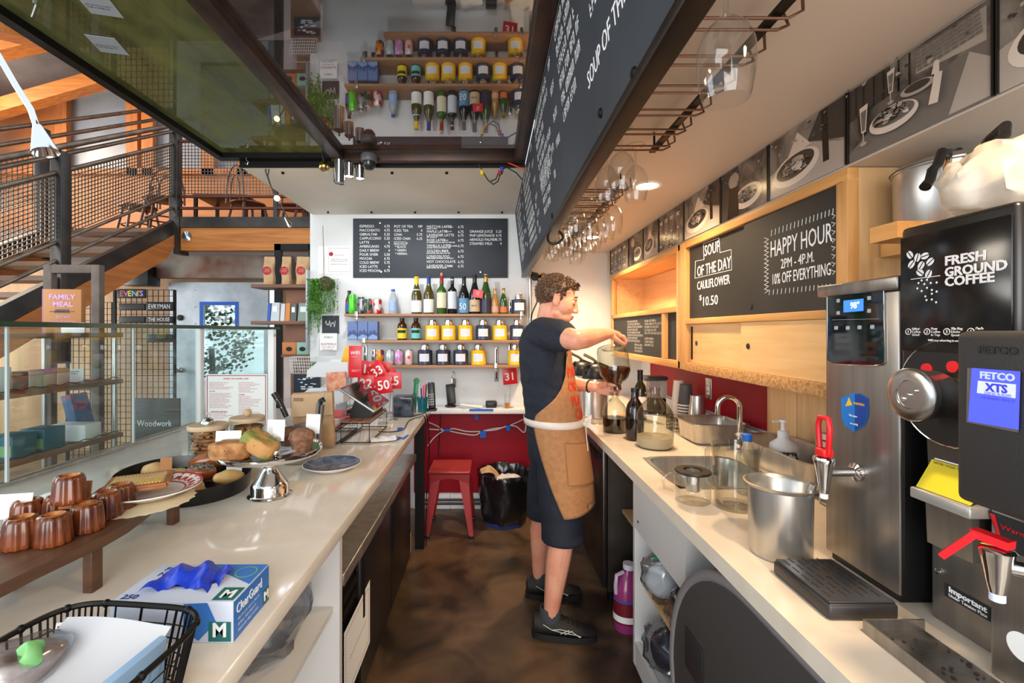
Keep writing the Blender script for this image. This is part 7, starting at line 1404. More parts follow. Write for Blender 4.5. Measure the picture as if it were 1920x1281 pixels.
# chute, clip and yellow caution plate under the grinder head
m_ = MB(); m_.prism([(0.768, 0.715, 1.289), (0.768, 0.80, 1.289), (0.772, 0.795, 1.10), (0.772, 0.72, 1.10)], (0.042, 0, 0)); m_.build('chute', M_dsteel, gd)
m_ = MB(); m_.prism([(0.775, 0.70, 1.245), (0.775, 0.79, 1.245), (0.745, 0.795, 1.185), (0.745, 0.705, 1.185)], (0.004, 0, 0.003)); cl_ = m_.build('caution_plate', mat('caution_yellow', (222, 202, 40), 0.4), gd)
m_ = MB(); m_.prism([(0.7735, 0.705, 1.244), (0.7735, 0.785, 1.244), (0.769, 0.786, 1.235), (0.769, 0.706, 1.235)], (-0.001, 0, 0)); m_.build('white_strip', M_white, cl_); scribble([(0.006, 0, 0.05), (0.006, -0.008, 0.07), (0.006, -0.016, 0.06), (0.006, -0.024, 0.065), (0.006, -0.032, 0.05)], frame((0.766, 0.79, 1.228), BX, (-0.45, 0, 0.9)), 1, 0.005, M_ink, cl_, 'lettering', 9)
m_ = MB(); m_.box(0.738, 0.80, 0.70, 0.80, 1.165, 1.184, 0.003); m_.build('clip_bar', mat('grey_cast', (176, 176, 174), 0.35, 0.5), gd); m_ = MB(); m_.prism([(0.752, 0.71, 1.164), (0.752, 0.785, 1.164), (0.760, 0.79, 1.09), (0.760, 0.715, 1.09)], (0.012, 0, 0)); m_.build('bag_clip', M_twr, gd)
# ---- brewer at the right edge
br = thing('coffee_brewer', 'tall coffee brewer with a blue screen at the right edge', 'coffee brewer', (0, 0, 0))
XBR = 0.62
M_brh = mat('brewer_black', (44, 43, 43), 0.5, bump=0.15, bscale=400)
MB().box(XBR, 1.10, 0.30, 0.608, 1.232, 1.456, 0.010, 3).build('head', M_brh, br)
scr = [(1823, 690), (1913, 697), (1910, 806), (1816, 790)]
m_ = MB(); m_.prism(face_pts([(1816, 690), (1914, 696), (1910, 811), (1814, 792)], XBR-0.0005), (-0.0018, 0, 0)); sc_ = m_.build('screen_bezel', mat('bezel_bronze', (120, 112, 104), 0.35, 0.6), br)
m_ = MB(); m_.prism(face_pts(scr, XBR-0.0026), (-0.0006, 0, 0)); s2 = m_.build('screen', mat('screen_blue', (50, 60, 220), 0.4, emit=(72, 84, 255), estr=0.95), br)
m_ = MB(); m_.prism(face_pts([(1834, 714), (1905, 721), (1904, 747), (1832, 737)], XBR-0.0034), (-0.0003, 0, 0)); m_.build('screen_panel', mat('screen_pale', (170, 176, 255), 0.4, emit=(170, 176, 255), estr=0.8), s2)
M_scrt = mat('screen_text', (150, 160, 255), 0.4, emit=(160, 168, 255), estr=0.8); M_scrd = mat('screen_dark', (40, 44, 160), 0.4, emit=(50, 56, 190), estr=0.6)
def ftext(s_, x0, y, x1, X, size, m, par): p = onx(x0, y, X); w = p.y-FPX*X/(x1-PX0); return text(s_, size, frame(p, BX, ZU), m, par, 'lettering', fit=w, bold=0.0004)
ftext('FETCO', 1837, 709, 1902, XBR-0.0034, 0.012, M_scrt, s2); ftext('XTS', 1848, 733, 1890, XBR-0.0042, 0.014, M_scrd, s2); scribble([(0, 0, 0.03), (-0.003, -0.006, 0.036)], frame(onx(1846, 739, XBR-0.0042), BX, ZU), 1, 0.003, M_scrd, s2, 'lettering', 6)
ftext('FETCO', 1834, 662, 1908, XBR-0.0006, 0.013, mat('embossed_black', (28, 27, 27), 0.35), br)
MB().box(0.768, 1.10, 0.30, 0.698, 0.931, 1.2315, 0.003).build('body', M_twr, br)
m_ = MB(); m_.prism([(0.8145, 0.814, 1.006), (0.8145, 0.740, 1.006), (0.8145, 0.740, 0.983), (0.8145, 0.814, 0.983)], (-0.0008, 0, 0)); lb2 = m_.build('black_label', M_ink, gd); text('Important', 0.013, frame((0.8132, 0.806, 0.995), BX, ZU), M_chalk, lb2, 'lettering', fit=0.062, bold=0.0004); text('Under Tension Plate', 0.008, frame((0.8132, 0.806, 0.9865), BX, ZU), M_chalk, lb2, 'lettering', fit=0.062)
m_ = MB(); m_.prism([(0.7675, 0.700, 1.180), (0.7675, 0.63, 1.180), (0.7675, 0.63, 1.132), (0.7675, 0.682, 1.132)], (-0.0008, 0, 0)); lb3 = m_.build('warning_label', M_ink, br); text('Warning', 0.010, frame((0.7662, 0.682, 1.160), BX, ZU), M_redp, lb3, 'lettering', fit=0.046); m_ = MB(); m_.prism([(0.7664, 0.697, 1.177), (0.7664, 0.690, 1.177), (0.7664, 0.679, 1.137), (0.7664, 0.682, 1.137)], (-0.0004, 0, 0)); m_.build('red_stripe', M_redp, lb3)
m_ = MB(); m_.lathe([(0, 0), (0.006, 0), (0.005, 0.003), (0, 0.004)], (0.8145, 0.826, 1.020), 12, R=RX); m_.build('bolt', M_chrome, gd)
m_ = MB(); m_.lathe([(0, 0), (0.020, 0), (0.020, 0.001), (0, 0.001)], (0.7675, 0.655, 1.0), 24, R=RX); m_.build('white_sticker', M_paper, br)
# brewer tap with a red lever
ty, tz, tx = 0.560, 1.168, 0.625
m_ = MB(); m_.tube([(0.768, 0.50, tz+0.004), (0.70, 0.505, tz+0.004), (0.665, 0.520, tz+0.004), (tx, ty, tz)], 0.0085, 12); m_.build('tap_pipe', M_chrome, br)
m_ = MB(); m_.lathe([(0, -0.034), (0.008, -0.034), (0.011, -0.02), (0.016, 0.012), (0.0175, 0.018), (0.015, 0.021), (0, 0.022)], (tx, ty, tz), 20); m_.build('tap_body', M_chrome, br); m_ = MB(); m_.lathe([(0, -0.044), (0.0075, -0.044), (0.0075, -0.0345), (0, -0.0345)], (tx, ty, tz), 14); m_.build('nozzle', mat('milky_plastic', (206, 214, 236), 0.3), br)
m_ = MB(); m_.bar((tx+0.004, ty-0.012, tz+0.0285), (tx-0.006, ty+0.022, tz+0.031), 0.016, 0.010); m_.bar((tx-0.004, ty+0.018, tz+0.033), (tx-0.022, ty+0.045, tz-0.010), 0.020, 0.008); m_.build('red_lever', M_redp, br)
# brewer drip pan
bd_ = thing('drip_pan', 'shallow steel drip pan with coffee grounds below the brewer', 'drip pan', (0, 0, 0)); m_ = MB(); m_.box(0.652, 0.758, 0.45, 0.795, 0.9305, 0.934).box(0.652, 0.655, 0.45, 0.795, 0.9342, 0.953).box(0.655, 0.758, 0.792, 0.795, 0.9342, 0.953); m_.build('pan', M_twr, bd_)
m_ = MB(); rnd = random.Random(8)
for i in range(60): m_.ball((rnd.uniform(0.66, 0.755), rnd.uniform(0.5, 0.78), 0.9350), (rnd.uniform(0.001, 0.004), rnd.uniform(0.001, 0.004), 0.0009), 6, 4)
m_.build('grounds', colm((58, 40, 28), 0.9), bd_)['kind'] = 'stuff'
# pot with black handles on the shelf, bag on the grinder
po = thing('cooking_pot', 'steel cooking pot with curved black handles on the pine shelf', 'pot', (1.105, 1.09, 1.6905))
MB().lathe([(0, 0.002), (0.098, 0), (0.104, 0.008), (0.106, 0.15), (0.110, 0.152), (0.110, 0.156), (0, 0.158)], seg=44).build('pot', M_steel, po); MB().lathe([(0.112, 0.1565), (0.10, 0.168), (0.04, 0.18), (0, 0.181)], seg=44).build('lid', M_steel, po); MB().lathe([(0, 0.1815), (0.012, 0.1815), (0.018, 0.192), (0.02, 0.198), (0, 0.2)], seg=20).build('knob', M_black, po)
for (pts, nm) in (([(-0.08, -0.07, 0.125), (-0.11, -0.10, 0.15), (-0.135, -0.115, 0.150), (-0.16, -0.13, 0.115), (-0.185, -0.145, 0.10), (-0.20, -0.155, 0.075), (-0.215, -0.16, 0.06)], 'a'), ([(-0.06, -0.09, 0.14), (-0.075, -0.16, 0.165), (-0.09, -0.195, 0.170), (-0.115, -0.215, 0.14), (-0.14, -0.225, 0.125), (-0.155, -0.235, 0.10)], 'b')):
    m_ = MB(); m_.tube(pts, [0.006]+[0.009]*(len(pts)-2)+[0.010], 12); h = m_.build('handle', M_black, po); m_ = MB(); m_.tube([Vector(pts[0])*0.92+Vector((0, 0, 0.006)), Vector(pts[0]), Vector(pts[1])], 0.0085, 10); m_.build('steel_bracket', M_chrome, h)
film_bag((0.845, 0.745, 1.6455), (0.072, 0.085, 0.056), 'crumpled clear plastic bag on top of the coffee grinder', 5, None, None, mat('milky_film', (196, 184, 168), 0.3, alpha=0.6, bump=0.6, bscale=30))
# ---- below the counter
def jug_bottle(p, r, h, liquid, lab, label, cap):
    t = thing('detergent_jug', label, 'jug', p, 0.4, 'plastic jugs by the fridge'); k = h
    MB().lathe([(0, 0.003), (r*0.92, 0), (r, 0.01), (r, k*0.58), (r*0.92, k*0.68), (r*0.55, k*0.83), (r*0.32, k*0.90), (r*0.30, k*0.94), (0, k*0.94)], seg=32, sy=0.8).build('body', liquid, t); MB().lathe([(r*0.36, k*0.92), (r*0.36, k), (0, k)], seg=20).build('cap', cap, t)
    m_ = MB(); m_.grid(lambda u, v: (r*1.015*math.cos(2*PI*u), r*0.8*1.02*math.sin(2*PI*u), k*(0.14+0.34*v)), 30, 1, wrap=True); m_.build('label', lab, t)
    m_ = MB(); m_.tube([(-r*0.42, 0, k*0.88), (-r*0.95, 0, k*0.86), (-r*1.02, 0, k*0.70), (-r*0.98, 0, k*0.58)], r*0.13, 8); m_.build('handle', mat('jug_clear', (196, 176, 196), 0.25), t); return t
t = jug_bottle((0.685, 2.24, 0), 0.078, 0.315, mat('purple_liquid', (150, 56, 116), 0.2), colm((112, 20, 34), 0.5), 'purple detergent jug with a red label standing on the floor', mat('jug_cap', (226, 222, 232), 0.4))
m_ = MB(); m_.grid(lambda u, v: (0.0805*math.cos(2*PI*u), 0.0655*math.sin(2*PI*u), 0.055+0.03*v), 30, 1, wrap=True); m_.build('white_band', M_paper, t); m_ = MB(); m_.grid(lambda u, v: (0.0803*math.cos(2*PI*u), 0.0652*math.sin(2*PI*u), 0.150+0.008*v), 30, 1, wrap=True); m_.build('blue_band', M_blue, t)
t = jug_bottle((0.775, 2.20, 0.5185), 0.065, 0.29, mat('clear_jug', (206, 204, 196), 0.3), colm((226, 222, 220), 0.5), 'clear jug with a white and red label on the rough shelf', mat('jug_cap', (0, 0, 0)))
m_ = MB(); m_.grid(lambda u, v: (0.0675*math.cos(2*PI*u), 0.0545*math.sin(2*PI*u), 0.11+0.03*v), 30, 1, wrap=True); m_.build('red_band', M_redp, t)
M_navyc = mat('navy_packs', (44, 58, 84), 0.5, col2=(24, 28, 40), scale=20)
film_bag((0.685, 1.80, 0.379), (0.075, 0.085, 0.10), 'clear bag with a green tie hanging out of the white cupboard', 1, M_paper, 'plastic bags in the sink cupboard'); film_bag((0.86, 1.65, 0.379), (0.09, 0.11, 0.10), 'bag of dark cups deep on the cupboard shelf', 2, M_navyc, 'plastic bags in the sink cupboard')
film_bag((0.69, 1.60, 0.379), (0.06, 0.075, 0.085), 'small clear bag at the near end of the cupboard shelf', 9, None, 'plastic bags in the sink cupboard')
film_bag((0.70, 1.76, 0.131), (0.095, 0.12, 0.10), 'clear bag of navy cups at the bottom of the white cupboard', 4, M_navyc, 'plastic bags in the sink cupboard'); film_bag((0.93, 1.68, 0.126), (0.10, 0.13, 0.11), 'bag deep at the bottom of the white cupboard', 6, M_paper, 'plastic bags in the sink cupboard')
film_bag((0.68, 1.545, 0.131), (0.05, 0.06, 0.075), 'small bag behind the bin at the cupboard bottom', 11, None, 'plastic bags in the sink cupboard')
t = tag(MB().boxm(Matrix.Rotation(0.5, 4, 'Y'), 0.02, 0.02, 0.012, 0.004).build('bag_tie', colm((20, 140, 90), 0.5), None, (0.655, 1.79, 0.565)), 'green tie at the neck of the hanging clear bag', 'tie')
# ================================================================= OVERHEAD: GLASS RACKS, LAMPS, CAMERA
RZ = 2.043
M_wire = mat('bronze_wire', (120, 88, 72), 0.3, 0.9)
slots1 = [0.752+0.1175*i for i in range(7)]; slots2 = [1.90+0.118*i for i in range(8)]
for si, (sl_, lb_) in enumerate(((slots1, 'bronze wire glass rack nearest, under the soffit'), (slots2, 'bronze wire glass rack farther back, full of glasses'))):
    t = thing('glass_rack', lb_, 'glass rack', (0, 0, 0), 0, 'wire glass racks')
    for y in sl_:
        m_ = MB()
        for s_ in (-1, 1):
            yy = y+s_*0.0165; m_.tube([(0.325, yy, RZ), (0.560, yy, RZ), (0.585, yy+s_*0.004, RZ+0.012), (0.578, yy+s_*0.012, RZ+0.045)], 0.0030, 6)
        m_.build('wire_pair', M_wire, t)
    MB().box(0.528, 0.548, sl_[0]-0.05, sl_[-1]+0.05, RZ+0.004, RZ+0.012).build('support_bar', M_blackm, t); MB().box(0.335, 0.350, sl_[0]-0.05, sl_[-1]+0.05, RZ+0.004, RZ+0.012).build('support_bar', M_blackm, t)
    m_ = MB()
    for y in (sl_[0]-0.03, sl_[-1]+0.03):
        for x in (0.342, 0.538): m_.tube([(x, y, RZ+0.0125), (x, y, 2.1045)], 0.0035, 6)
    m_.build('hanger_rods', M_blackm, t)
M_wg = glass('wine_glass', (252, 252, 251), 1.6, edge=0.82)
def wineglass(s_, big=False):
    p = [(0, 0.0005), (0.034, 0.0005), (0.036, 0.002), (0.034, 0.0035), (0.010, 0.005), (0.005, 0.010), (0.0042, 0.03), (0.0042, 0.068), (0.006, 0.076), (0.018, 0.084), (0.034, 0.100), (0.043, 0.125), (0.0445, 0.150), (0.042, 0.180), (0.037, 0.205), (0.0345, 0.213)]
    return [(r*s_, -(z*s_)) for (r, z) in p]
gi = 0
glabs = {}
def hang(x, y, s_, label, group='wine glasses hanging in the racks'):
    t = thing('wine_glass', label, 'wine glass', (x, y, RZ+0.0075), 0, group); pr = wineglass(s_)
    pr = [(r, z+0.0035*s_+0.0) for (r, z) in pr]
    n = 8
    MB().lathe(pr[7:], seg=32).build('bowl', M_wg, t); MB().lathe(pr[5:8], seg=14).build('stem', M_wg, t); MB().lathe(pr[:6], seg=26).build('foot', M_wg, t); return t
hang(0.391, slots1[0], 1.02, 'large wine glass hanging alone nearest the camera')
hang(0.388, slots1[5], 0.88, 'middle glass of the three hanging in front of the ceiling lamp'); hang(0.377, slots1[6], 0.88, 'leftmost of the three glasses in front of the ceiling lamp'); hang(0.467, slots1[6], 0.86, 'rightmost of the three glasses, right against the ceiling lamp')
ord_ = ['first', 'second', 'third', 'fourth', 'fifth', 'sixth', 'seventh', 'last']
for i, y in enumerate(slots2):
    for j, x in enumerate((0.360, 0.445, 0.515)):
        if (i, j) in ((0, 1), (5, 2), (7, 1)): continue
        hang(x, y, (0.92, 0.86, 0.90)[(i+j) % 3], 'glass in the %s row of the far rack, %s' % (ord_[i], ('beside the menu board', 'in the middle', 'on the wall side')[j]))
# recessed lamps in the soffit
M_lamp = mat('lamp_glow', (255, 236, 200), 0.5, emit=(255, 218, 160), estr=22)
for i, (x, y) in enumerate(((0.70, 2.02), (0.70, 3.12), (0.70, 0.40))):  # the last, nearest lamp is added out of view
    t = thing('downlight', ['round warm downlight in the soffit behind the three hanging glasses', 'round warm downlight at the far end of the soffit', 'added unseen warm downlight in the soffit above the coffee brewer'][i], 'lamp', (x, y, 2.1045), 0, 'warm soffit downlights')
    MB().lathe([(0.046, -0.001), (0.060, -0.001), (0.062, -0.004), (0.058, -0.007), (0.048, -0.005), (0.046, -0.001)], seg=36).build('trim_ring', M_white, t); MB().lathe([(0, -0.002), (0.0455, -0.002), (0, -0.0025)], seg=30).build('bulb', M_lamp, t)
    spot('downlight_beam', (x, y, 2.09), (x, y, 0), (46, 85, 50)[i], (1.0, 0.72, 0.42), 150, 0.9, 0.05)
# chrome spots under the slab edge
M_led = mat('led_glow', (235, 242, 255), 0.4, emit=(226, 236, 255), estr=30)
def can_spot(px, py, Y, l, r, lit, label, tilt=0.0, ztop=2.40):
    p = at(px, py, Y); t = thing('spotlight', label, 'lamp', (p.x, Y, p.z), 0, 'chrome spotlights under the ceiling edge')
    m_ = MB(); m_.lathe([(r*0.8, 0.002), (r, 0.0), (r, l), (r*0.5, l+0.01), (0, l+0.01)], seg=26); m_.build('housing', M_chrome, t)
    MB().lathe([(0, 0.004), (r*0.79, 0.004), (0, 0.005)], seg=20).build('lens', M_led if lit else mat('dull_lens', (150, 150, 150), 0.2), t)
    m_ = MB(); m_.tube([(0, 0, l+0.008), (0, 0, max(l+0.02, ztop-p.z))], 0.005, 8); m_.build('stem', M_black, t)
    if lit: spot('spotlight_beam', (p.x, Y, p.z-0.006), (p.x+0.15, 3.7, 1.0), 17, (0.93, 0.97, 1.0), 140, 0.8, 0.02)
    return t
can_spot(636, 344, 2.50, 0.125, 0.030, False, 'long unlit chrome tube spotlight, leftmost under the ceiling edge', ztop=2.425); can_spot(655, 332, 2.56, 0.075, 0.026, True, 'lit chrome spotlight next to the long tube', ztop=2.425); can_spot(675, 336, 2.62, 0.075, 0.026, True, 'lit chrome spotlight beside the security camera', ztop=2.425)
p = at(608, 312, 2.5); t = thing('spotlight', 'small round gold and chrome spotlight hanging left of the tube lights', 'lamp', p, 0, 'chrome spotlights under the ceiling edge'); m_ = MB(); m_.ball((0, 0, 0), 0.030, 16, 10); m_.build('housing', mat('brass', (190, 160, 96), 0.15, 1.0), t); m_ = MB(); m_.lathe([(0, -0.0295), (0.016, -0.026), (0, -0.031)], seg=16); m_.build('lens', M_chrome, t); m_ = MB(); m_.tube([(0, 0, 0.028), (-0.01, 0, 0.06), (-0.006, 0, 2.45-p.z)], 0.004, 6); m_.build('stem', M_black, t)
p = at(692, 300, 2.56); t = thing('security_camera', 'grey dome security camera under the ceiling frame', 'camera', p); MB().lathe([(0, 0.03), (0.040, 0.03), (0.046, 0.022), (0.046, -0.008), (0.042, -0.014), (0, -0.014)], seg=30).build('base', mat('camera_grey', (92, 92, 96), 0.4), t); MB().lathe([(0.036, -0.0145), (0.034, -0.035), (0.022, -0.052), (0, -0.058)], seg=26).build('dome', mat('camera_dome', (40, 40, 44), 0.15), t); m_ = MB(); m_.tube([(0, 0, 0.03), (0, 0, 2.45-p.z)], 0.008, 8); m_.build('mount', M_black, t)
# cables with coloured plugs
t = thing('video_cables', 'dangling cables with yellow, blue and red plugs at the ceiling edge', 'cable', at(922, 330, 2.60)); o = at(922, 330, 2.60)
def rel(px, py): return at(px, py, 2.60)-o
m_ = MB(); m_.tube([rel(898, 308), rel(905, 322), rel(915, 338), rel(925, 346), rel(934, 340), rel(940, 318), rel(950, 314), rel(968, 324), rel(980, 338)], 0.0035, 6); m_.tube([rel(935, 322), rel(930, 336), rel(920, 340)], 0.0032, 6); m_.build('cord', M_black, t)
for (px, py, c, nm) in ((904, 324, (240, 214, 30), 'yellow_plug'), (941, 318, (40, 80, 190), 'blue_plug'), (937, 324, (190, 40, 40), 'red_plug')): m_ = MB(); m_.cyl(rel(px, py-4), rel(px, py+4), 0.010, seg=10); m_.build(nm, colm(c, 0.4), t)
tag(MB().tube([at(945, 302, 2.63), at(960, 308, 2.63), at(975, 315, 2.63), at(990, 316, 2.63)], 0.004, 6).build('orange_cord', colm((226, 70, 30), 0.5)), 'orange cord at the end of the ceiling frame', 'cable')
# festoon cable with a small lit bulb by the slab corner
t = thing('pendant_lamp', 'thin cable with a tiny lit bulb at the slab corner', 'lamp', at(521, 373, 2.70)); o = at(521, 373, 2.70)
def rel2(px, py): return at(px, py, 2.70)-o
m_ = MB(); m_.tube([rel2(500, 302), rel2(498, 322), rel2(506, 345), rel2(513, 360), rel2(519, 370)], 0.004, 6); m_.tube([rel2(508, 300), rel2(502, 330), rel2(512, 362), rel2(528, 385), rel2(540, 410), rel2(548, 424)], 0.0035, 6); m_.build('cable', colm((70, 66, 62), 0.5, 0.4), t); MB().ball((0, -0.012, 0), 0.016, 14, 10).build('bulb', mat('bulb_glow', (255, 240, 210), 0.4, emit=(255, 214, 150), estr=14), t); m_ = MB(); m_.cyl(rel2(535, 408), rel2(545, 424), 0.006, 0.016, seg=14); m_.build('shade', M_chrome, t)
# chrome gooseneck lamp at the upper left
t = thing('gooseneck_lamp', 'chrome gooseneck lamp reaching in at the upper left', 'lamp', (0, 0, 0)); Yg = 1.75
m_ = MB(); pts = [at(-60, 20, Yg), at(-20, 75, Yg), at(0, 108, Yg), at(30, 160, Yg), at(58, 205, Yg), at(70, 240, Yg)]; m_.tube(pts, 0.0105, 14); m_.build('arm', M_chrome, t)
m_ = MB(); a, b = at(70, 236, Yg), at(86, 286, Yg); m_.cyl(a, b, 0.014, 0.043, seg=30, cap=False); m_.build('shade', M_chrome, t); m_ = MB(); m_.cyl(a.lerp(b, 0.55), a.lerp(b, 0.62), 0.02, seg=16); m_.build('bulb', M_white, t)
m_ = MB(); m_.tube([at(-60, 20, Yg), at(-140, -60, Yg), at(-190, -200, Yg), Vector((at(-190, -200, Yg).x, Yg, 3.249))], 0.0105, 12); m_.build('ceiling_stem', M_chrome, t)
# screw hook and wall devices by the person
p = at(462, 300, 2.62); tag(MB().tube([p+Vector((0, 0, 0.03)), p, p+Vector((0.012, 0, -0.012)), p+Vector((0.004, 0, -0.026)), p+Vector((-0.008, 0, -0.018))], 0.003, 8).build('screw_hook', M_chrome), 'small chrome hook under the smoky pane corner', 'hook')
for (x, z, lb_) in ((-1.36, 2.4745, 'small white caution slip lying on the smoky pane, lower one'), (-1.22, 2.4745, 'small white caution slip on the smoky pane, upper one')):
    t = thing('label_slip', lb_, 'label', (x, 1.62 if x < -1.3 else 1.42, z), 0.25, 'white slips on the smoky pane'); MB().box(-0.045, 0.045, -0.05, 0.05, 0, 0.0015).build('slip', colm((160, 168, 176), 0.6), t); scribble([(0, 0, 0.07), (0, 0.012, 0.06)], Matrix.Translation((-0.038, 0, -0.0006)), 1, 0.006, M_ink, t, 'lettering', 4)
tag(MB().cyl((0.33, 3.70, 0.9), (0.33, 3.70, 2.10), 0.014, seg=14).build('conduit', M_steel), 'steel conduit pipe running up the back wall by the person', 'pipe')
for (px, py, r, lb_) in ((1003, 519, 0.034, 'black round wall device above the navy tins'), (1018, 519, 0.030, 'brass round wall device beside the conduit'), (1010, 539, 0.018, 'small black wall device below the round ones')):
    p = at(px, py, 3.66); t = tag(MB().lathe([(0, 0), (r, 0), (r, 0.02), (r*0.6, 0.04), (0, 0.042)], p, 20, R=Matrix.Rotation(PI/2, 3, 'X')).build('wall_device', M_black if 'brass' not in lb_ else mat('brass', (0, 0, 0))), lb_, 'wall device')
cord([Vector((0.335, 3.60, 1.93)), Vector((0.40, 3.60, 1.82)), Vector((0.38, 3.62, 1.70)), Vector((0.34, 3.64, 1.60)), Vector((0.33, 3.67, 1.48))], 0.006, M_bcord, 'black cable hanging from the end of the menu board')
def loop(c, r, n=20): return [c+Vector((r*math.cos(2*PI*i/n), 0.02*math.sin(4*PI*i/n), r*math.sin(2*PI*i/n))) for i in range(n)]
tag(MB().tube(loop(at(1041, 443, 2.0), 0.033), 0.006, 8, True).build('cable_loop', M_black), 'coil of black cable under the menu board edge', 'cable')
# ================================================================= PERSON
PS = thing('person', 'person in navy tee, shorts and tan lettered apron pouring coffee between jugs', 'person', (0.30, 2.33, 0))
M_skin = mat('skin', (226, 164, 136), 0.45, col2=(212, 140, 114), scale=9, sss=0.12, bump=0.08, bscale=120)
M_navy = mat('navy_jersey', (26, 32, 46), 0.85, col2=(20, 25, 38), scale=60, bump=0.15)
M_short = mat('navy_shorts', (24, 30, 46), 0.8, col2=(18, 23, 36), scale=10)
M_apron = mat('tan_canvas', (176, 124, 80), 0.85, col2=(162, 112, 70), scale=50, bump=0.2)
M_hair = mat('brown_hair', (126, 94, 68), 0.55, col2=(84, 60, 42), scale=70, stretch=(1, 1, 0.2), bump=0.4)
PO = Vector((0.30, 2.33, 0))
def L(v): return Vector(v)-PO
def chain(m_, pts, rs, seg=16):
    """rounded limb: capsule chain with balls at the joints"""
    pts = [L(p) for p in pts]; P2, R2 = [], []
    for i in range(len(pts)-1):
        for k in range(4): t = k/4; P2.append(pts[i].lerp(pts[i+1], t)); R2.append(rs[i]*(1-t)+rs[i+1]*t)
    P2.append(pts[-1]); R2.append(rs[-1]); m_.tube(P2, R2, seg)
    for p, r in zip(pts, rs): m_.ball(p, r, seg, 10)
    return m_
def rings(m_, rr, seg=36, cap=True):
    """stack of ellipses (cx, cy, rx, ry, z)"""
    V = [[m_._v((cx-PO.x+rx*math.cos(2*PI*i/seg), cy-PO.y+ry*math.sin(2*PI*i/seg), z)) for i in range(seg)] for (cx, cy, rx, ry, z) in rr]
    for A, B in zip(V, V[1:]):
        for i in range(seg): m_._f([A[i], A[(i+1) % seg], B[(i+1) % seg], B[i]], True)
    if cap: m_._f(V[0][::-1]); m_._f(V[-1])
    return m_
def fuse(o, vox, it=4, fac=0.5):
    r = o.modifiers.new('fuse', 'REMESH'); r.mode = 'VOXEL'; r.voxel_size = vox; r.use_smooth_shade = True
    if it: s_ = o.modifiers.new('smooth', 'SMOOTH'); s_.factor = fac; s_.iterations = it
    bpy.context.view_layer.update(); dg = bpy.context.evaluated_depsgraph_get()
    me = bpy.data.meshes.new_from_object(o.evaluated_get(dg)); o.modifiers.clear(); old = o.data; o.data = me; bpy.data.meshes.remove(old)
    for p in me.polygons: p.use_smooth = True
    return o
nt = M_skin.node_tree; b_ = nt.nodes['Principled BSDF']; lk = b_.inputs['Base Color'].links[0].from_socket; vm = nt.nodes.new('ShaderNodeVectorMath'); vm.operation = 'DISTANCE'; tcn = nt.nodes.new('ShaderNodeTexCoord'); nt.links.new(tcn.outputs['Object'], vm.inputs[0])
mr = nt.nodes.new('ShaderNodeMapRange'); mr.inputs[1].default_value = 0.035; mr.inputs[2].default_value = 0.075; mr.inputs[3].default_value = 0.38; mr.inputs[4].default_value = 0.0; nt.links.new(vm.outputs['Value'], mr.inputs[0]); mxc = nt.nodes.new('ShaderNodeMix'); mxc.data_type = 'RGBA'   # stubble on the jaw
nt.links.new(mr.outputs[0], mxc.inputs[0]); nt.links.new(lk, mxc.inputs[6]); mxc.inputs[7].default_value = lin((120, 92, 78)); nt.links.new(mxc.outputs[2], b_.inputs['Base Color'])
# --- body
HC = Vector((0.352, 2.335, 1.622)); HR = Matrix.Rotation(math.radians(17), 3, 'Y') @ Matrix.Rotation(math.radians(-4), 3, 'Z')
def hd(f, s, u): return HC+HR @ Vector((f, s, u))
vm.inputs[1].default_value = L(hd(0.058, 0, -0.088))
body = MB()
def hb(f, s, u, r): body.ball(L(hd(f, s, u)), r, 20, 14, HR)
hb(-0.018, 0, 0.030, (0.095, 0.075, 0.083)); hb(0.030, 0, -0.020, (0.062, 0.064, 0.082)); hb(0.050, 0, -0.086, (0.042, 0.046, 0.036)); hb(0.076, 0, -0.110, (0.019, 0.022, 0.018)); hb(0.02, 0.03, -0.085, (0.045, 0.02, 0.026)); hb(0.02, -0.03, -0.085, (0.045, 0.02, 0.026))
hb(0.012, 0, -0.075, (0.05, 0.055, 0.035)); hb(0.080, 0, 0.022, (0.014, 0.046, 0.011)); hb(0.056, 0.036, -0.030, 0.021); hb(0.056, -0.036, -0.030, 0.021)
chain(body, [hd(0.088, 0, 0.012), hd(0.098, 0, -0.012), hd(0.107, 0, -0.034)], [0.0095, 0.0105, 0.0115]); hb(0.098, 0.010, -0.039, 0.009); hb(0.098, -0.010, -0.039, 0.009)
hb(0.090, 0, -0.066, (0.011, 0.024, 0.0065)); hb(0.088, 0, -0.079, (0.011, 0.021, 0.0065)); hb(0.078, 0, -0.074, (0.014, 0.03, 0.022))
for s_ in (1, -1):
    hb(0.073, s_*0.031, 0.000, (0.013, 0.017, 0.0125)); hb(-0.012, s_*0.078, -0.012, (0.019, 0.007, 0.033)); hb(-0.018, s_*0.081, 0.002, (0.014, 0.008, 0.018)); hb(-0.006, s_*0.076, -0.034, (0.009, 0.007, 0.012))
chain(body, [hd(-0.030, 0, -0.055), (0.292, 2.345, 1.50), (0.275, 2.35, 1.44)], [0.053, 0.055, 0.070])
rings(body, [(0.275, 2.35, 0.085, 0.14, 1.46), (0.278, 2.35, 0.10, 0.17, 1.40), (0.285, 2.35, 0.11, 0.165, 1.28), (0.31, 2.35, 0.115, 0.155, 1.12), (0.33, 2.35, 0.12, 0.16, 0.98), (0.335, 2.35, 0.11, 0.16, 0.86)])
RS, RE, RW = Vector((0.268, 2.185, 1.452)), Vector((0.372, 1.985, 1.418)), Vector((0.552, 2.150, 1.445))
chain(body, [RS, RS.lerp(RE, 0.5), RE], [0.066, 0.056, 0.046]); chain(body, [RE, RE.lerp(RW, 0.3), RE.lerp(RW, 0.7), RW], [0.046, 0.047, 0.036, 0.028])
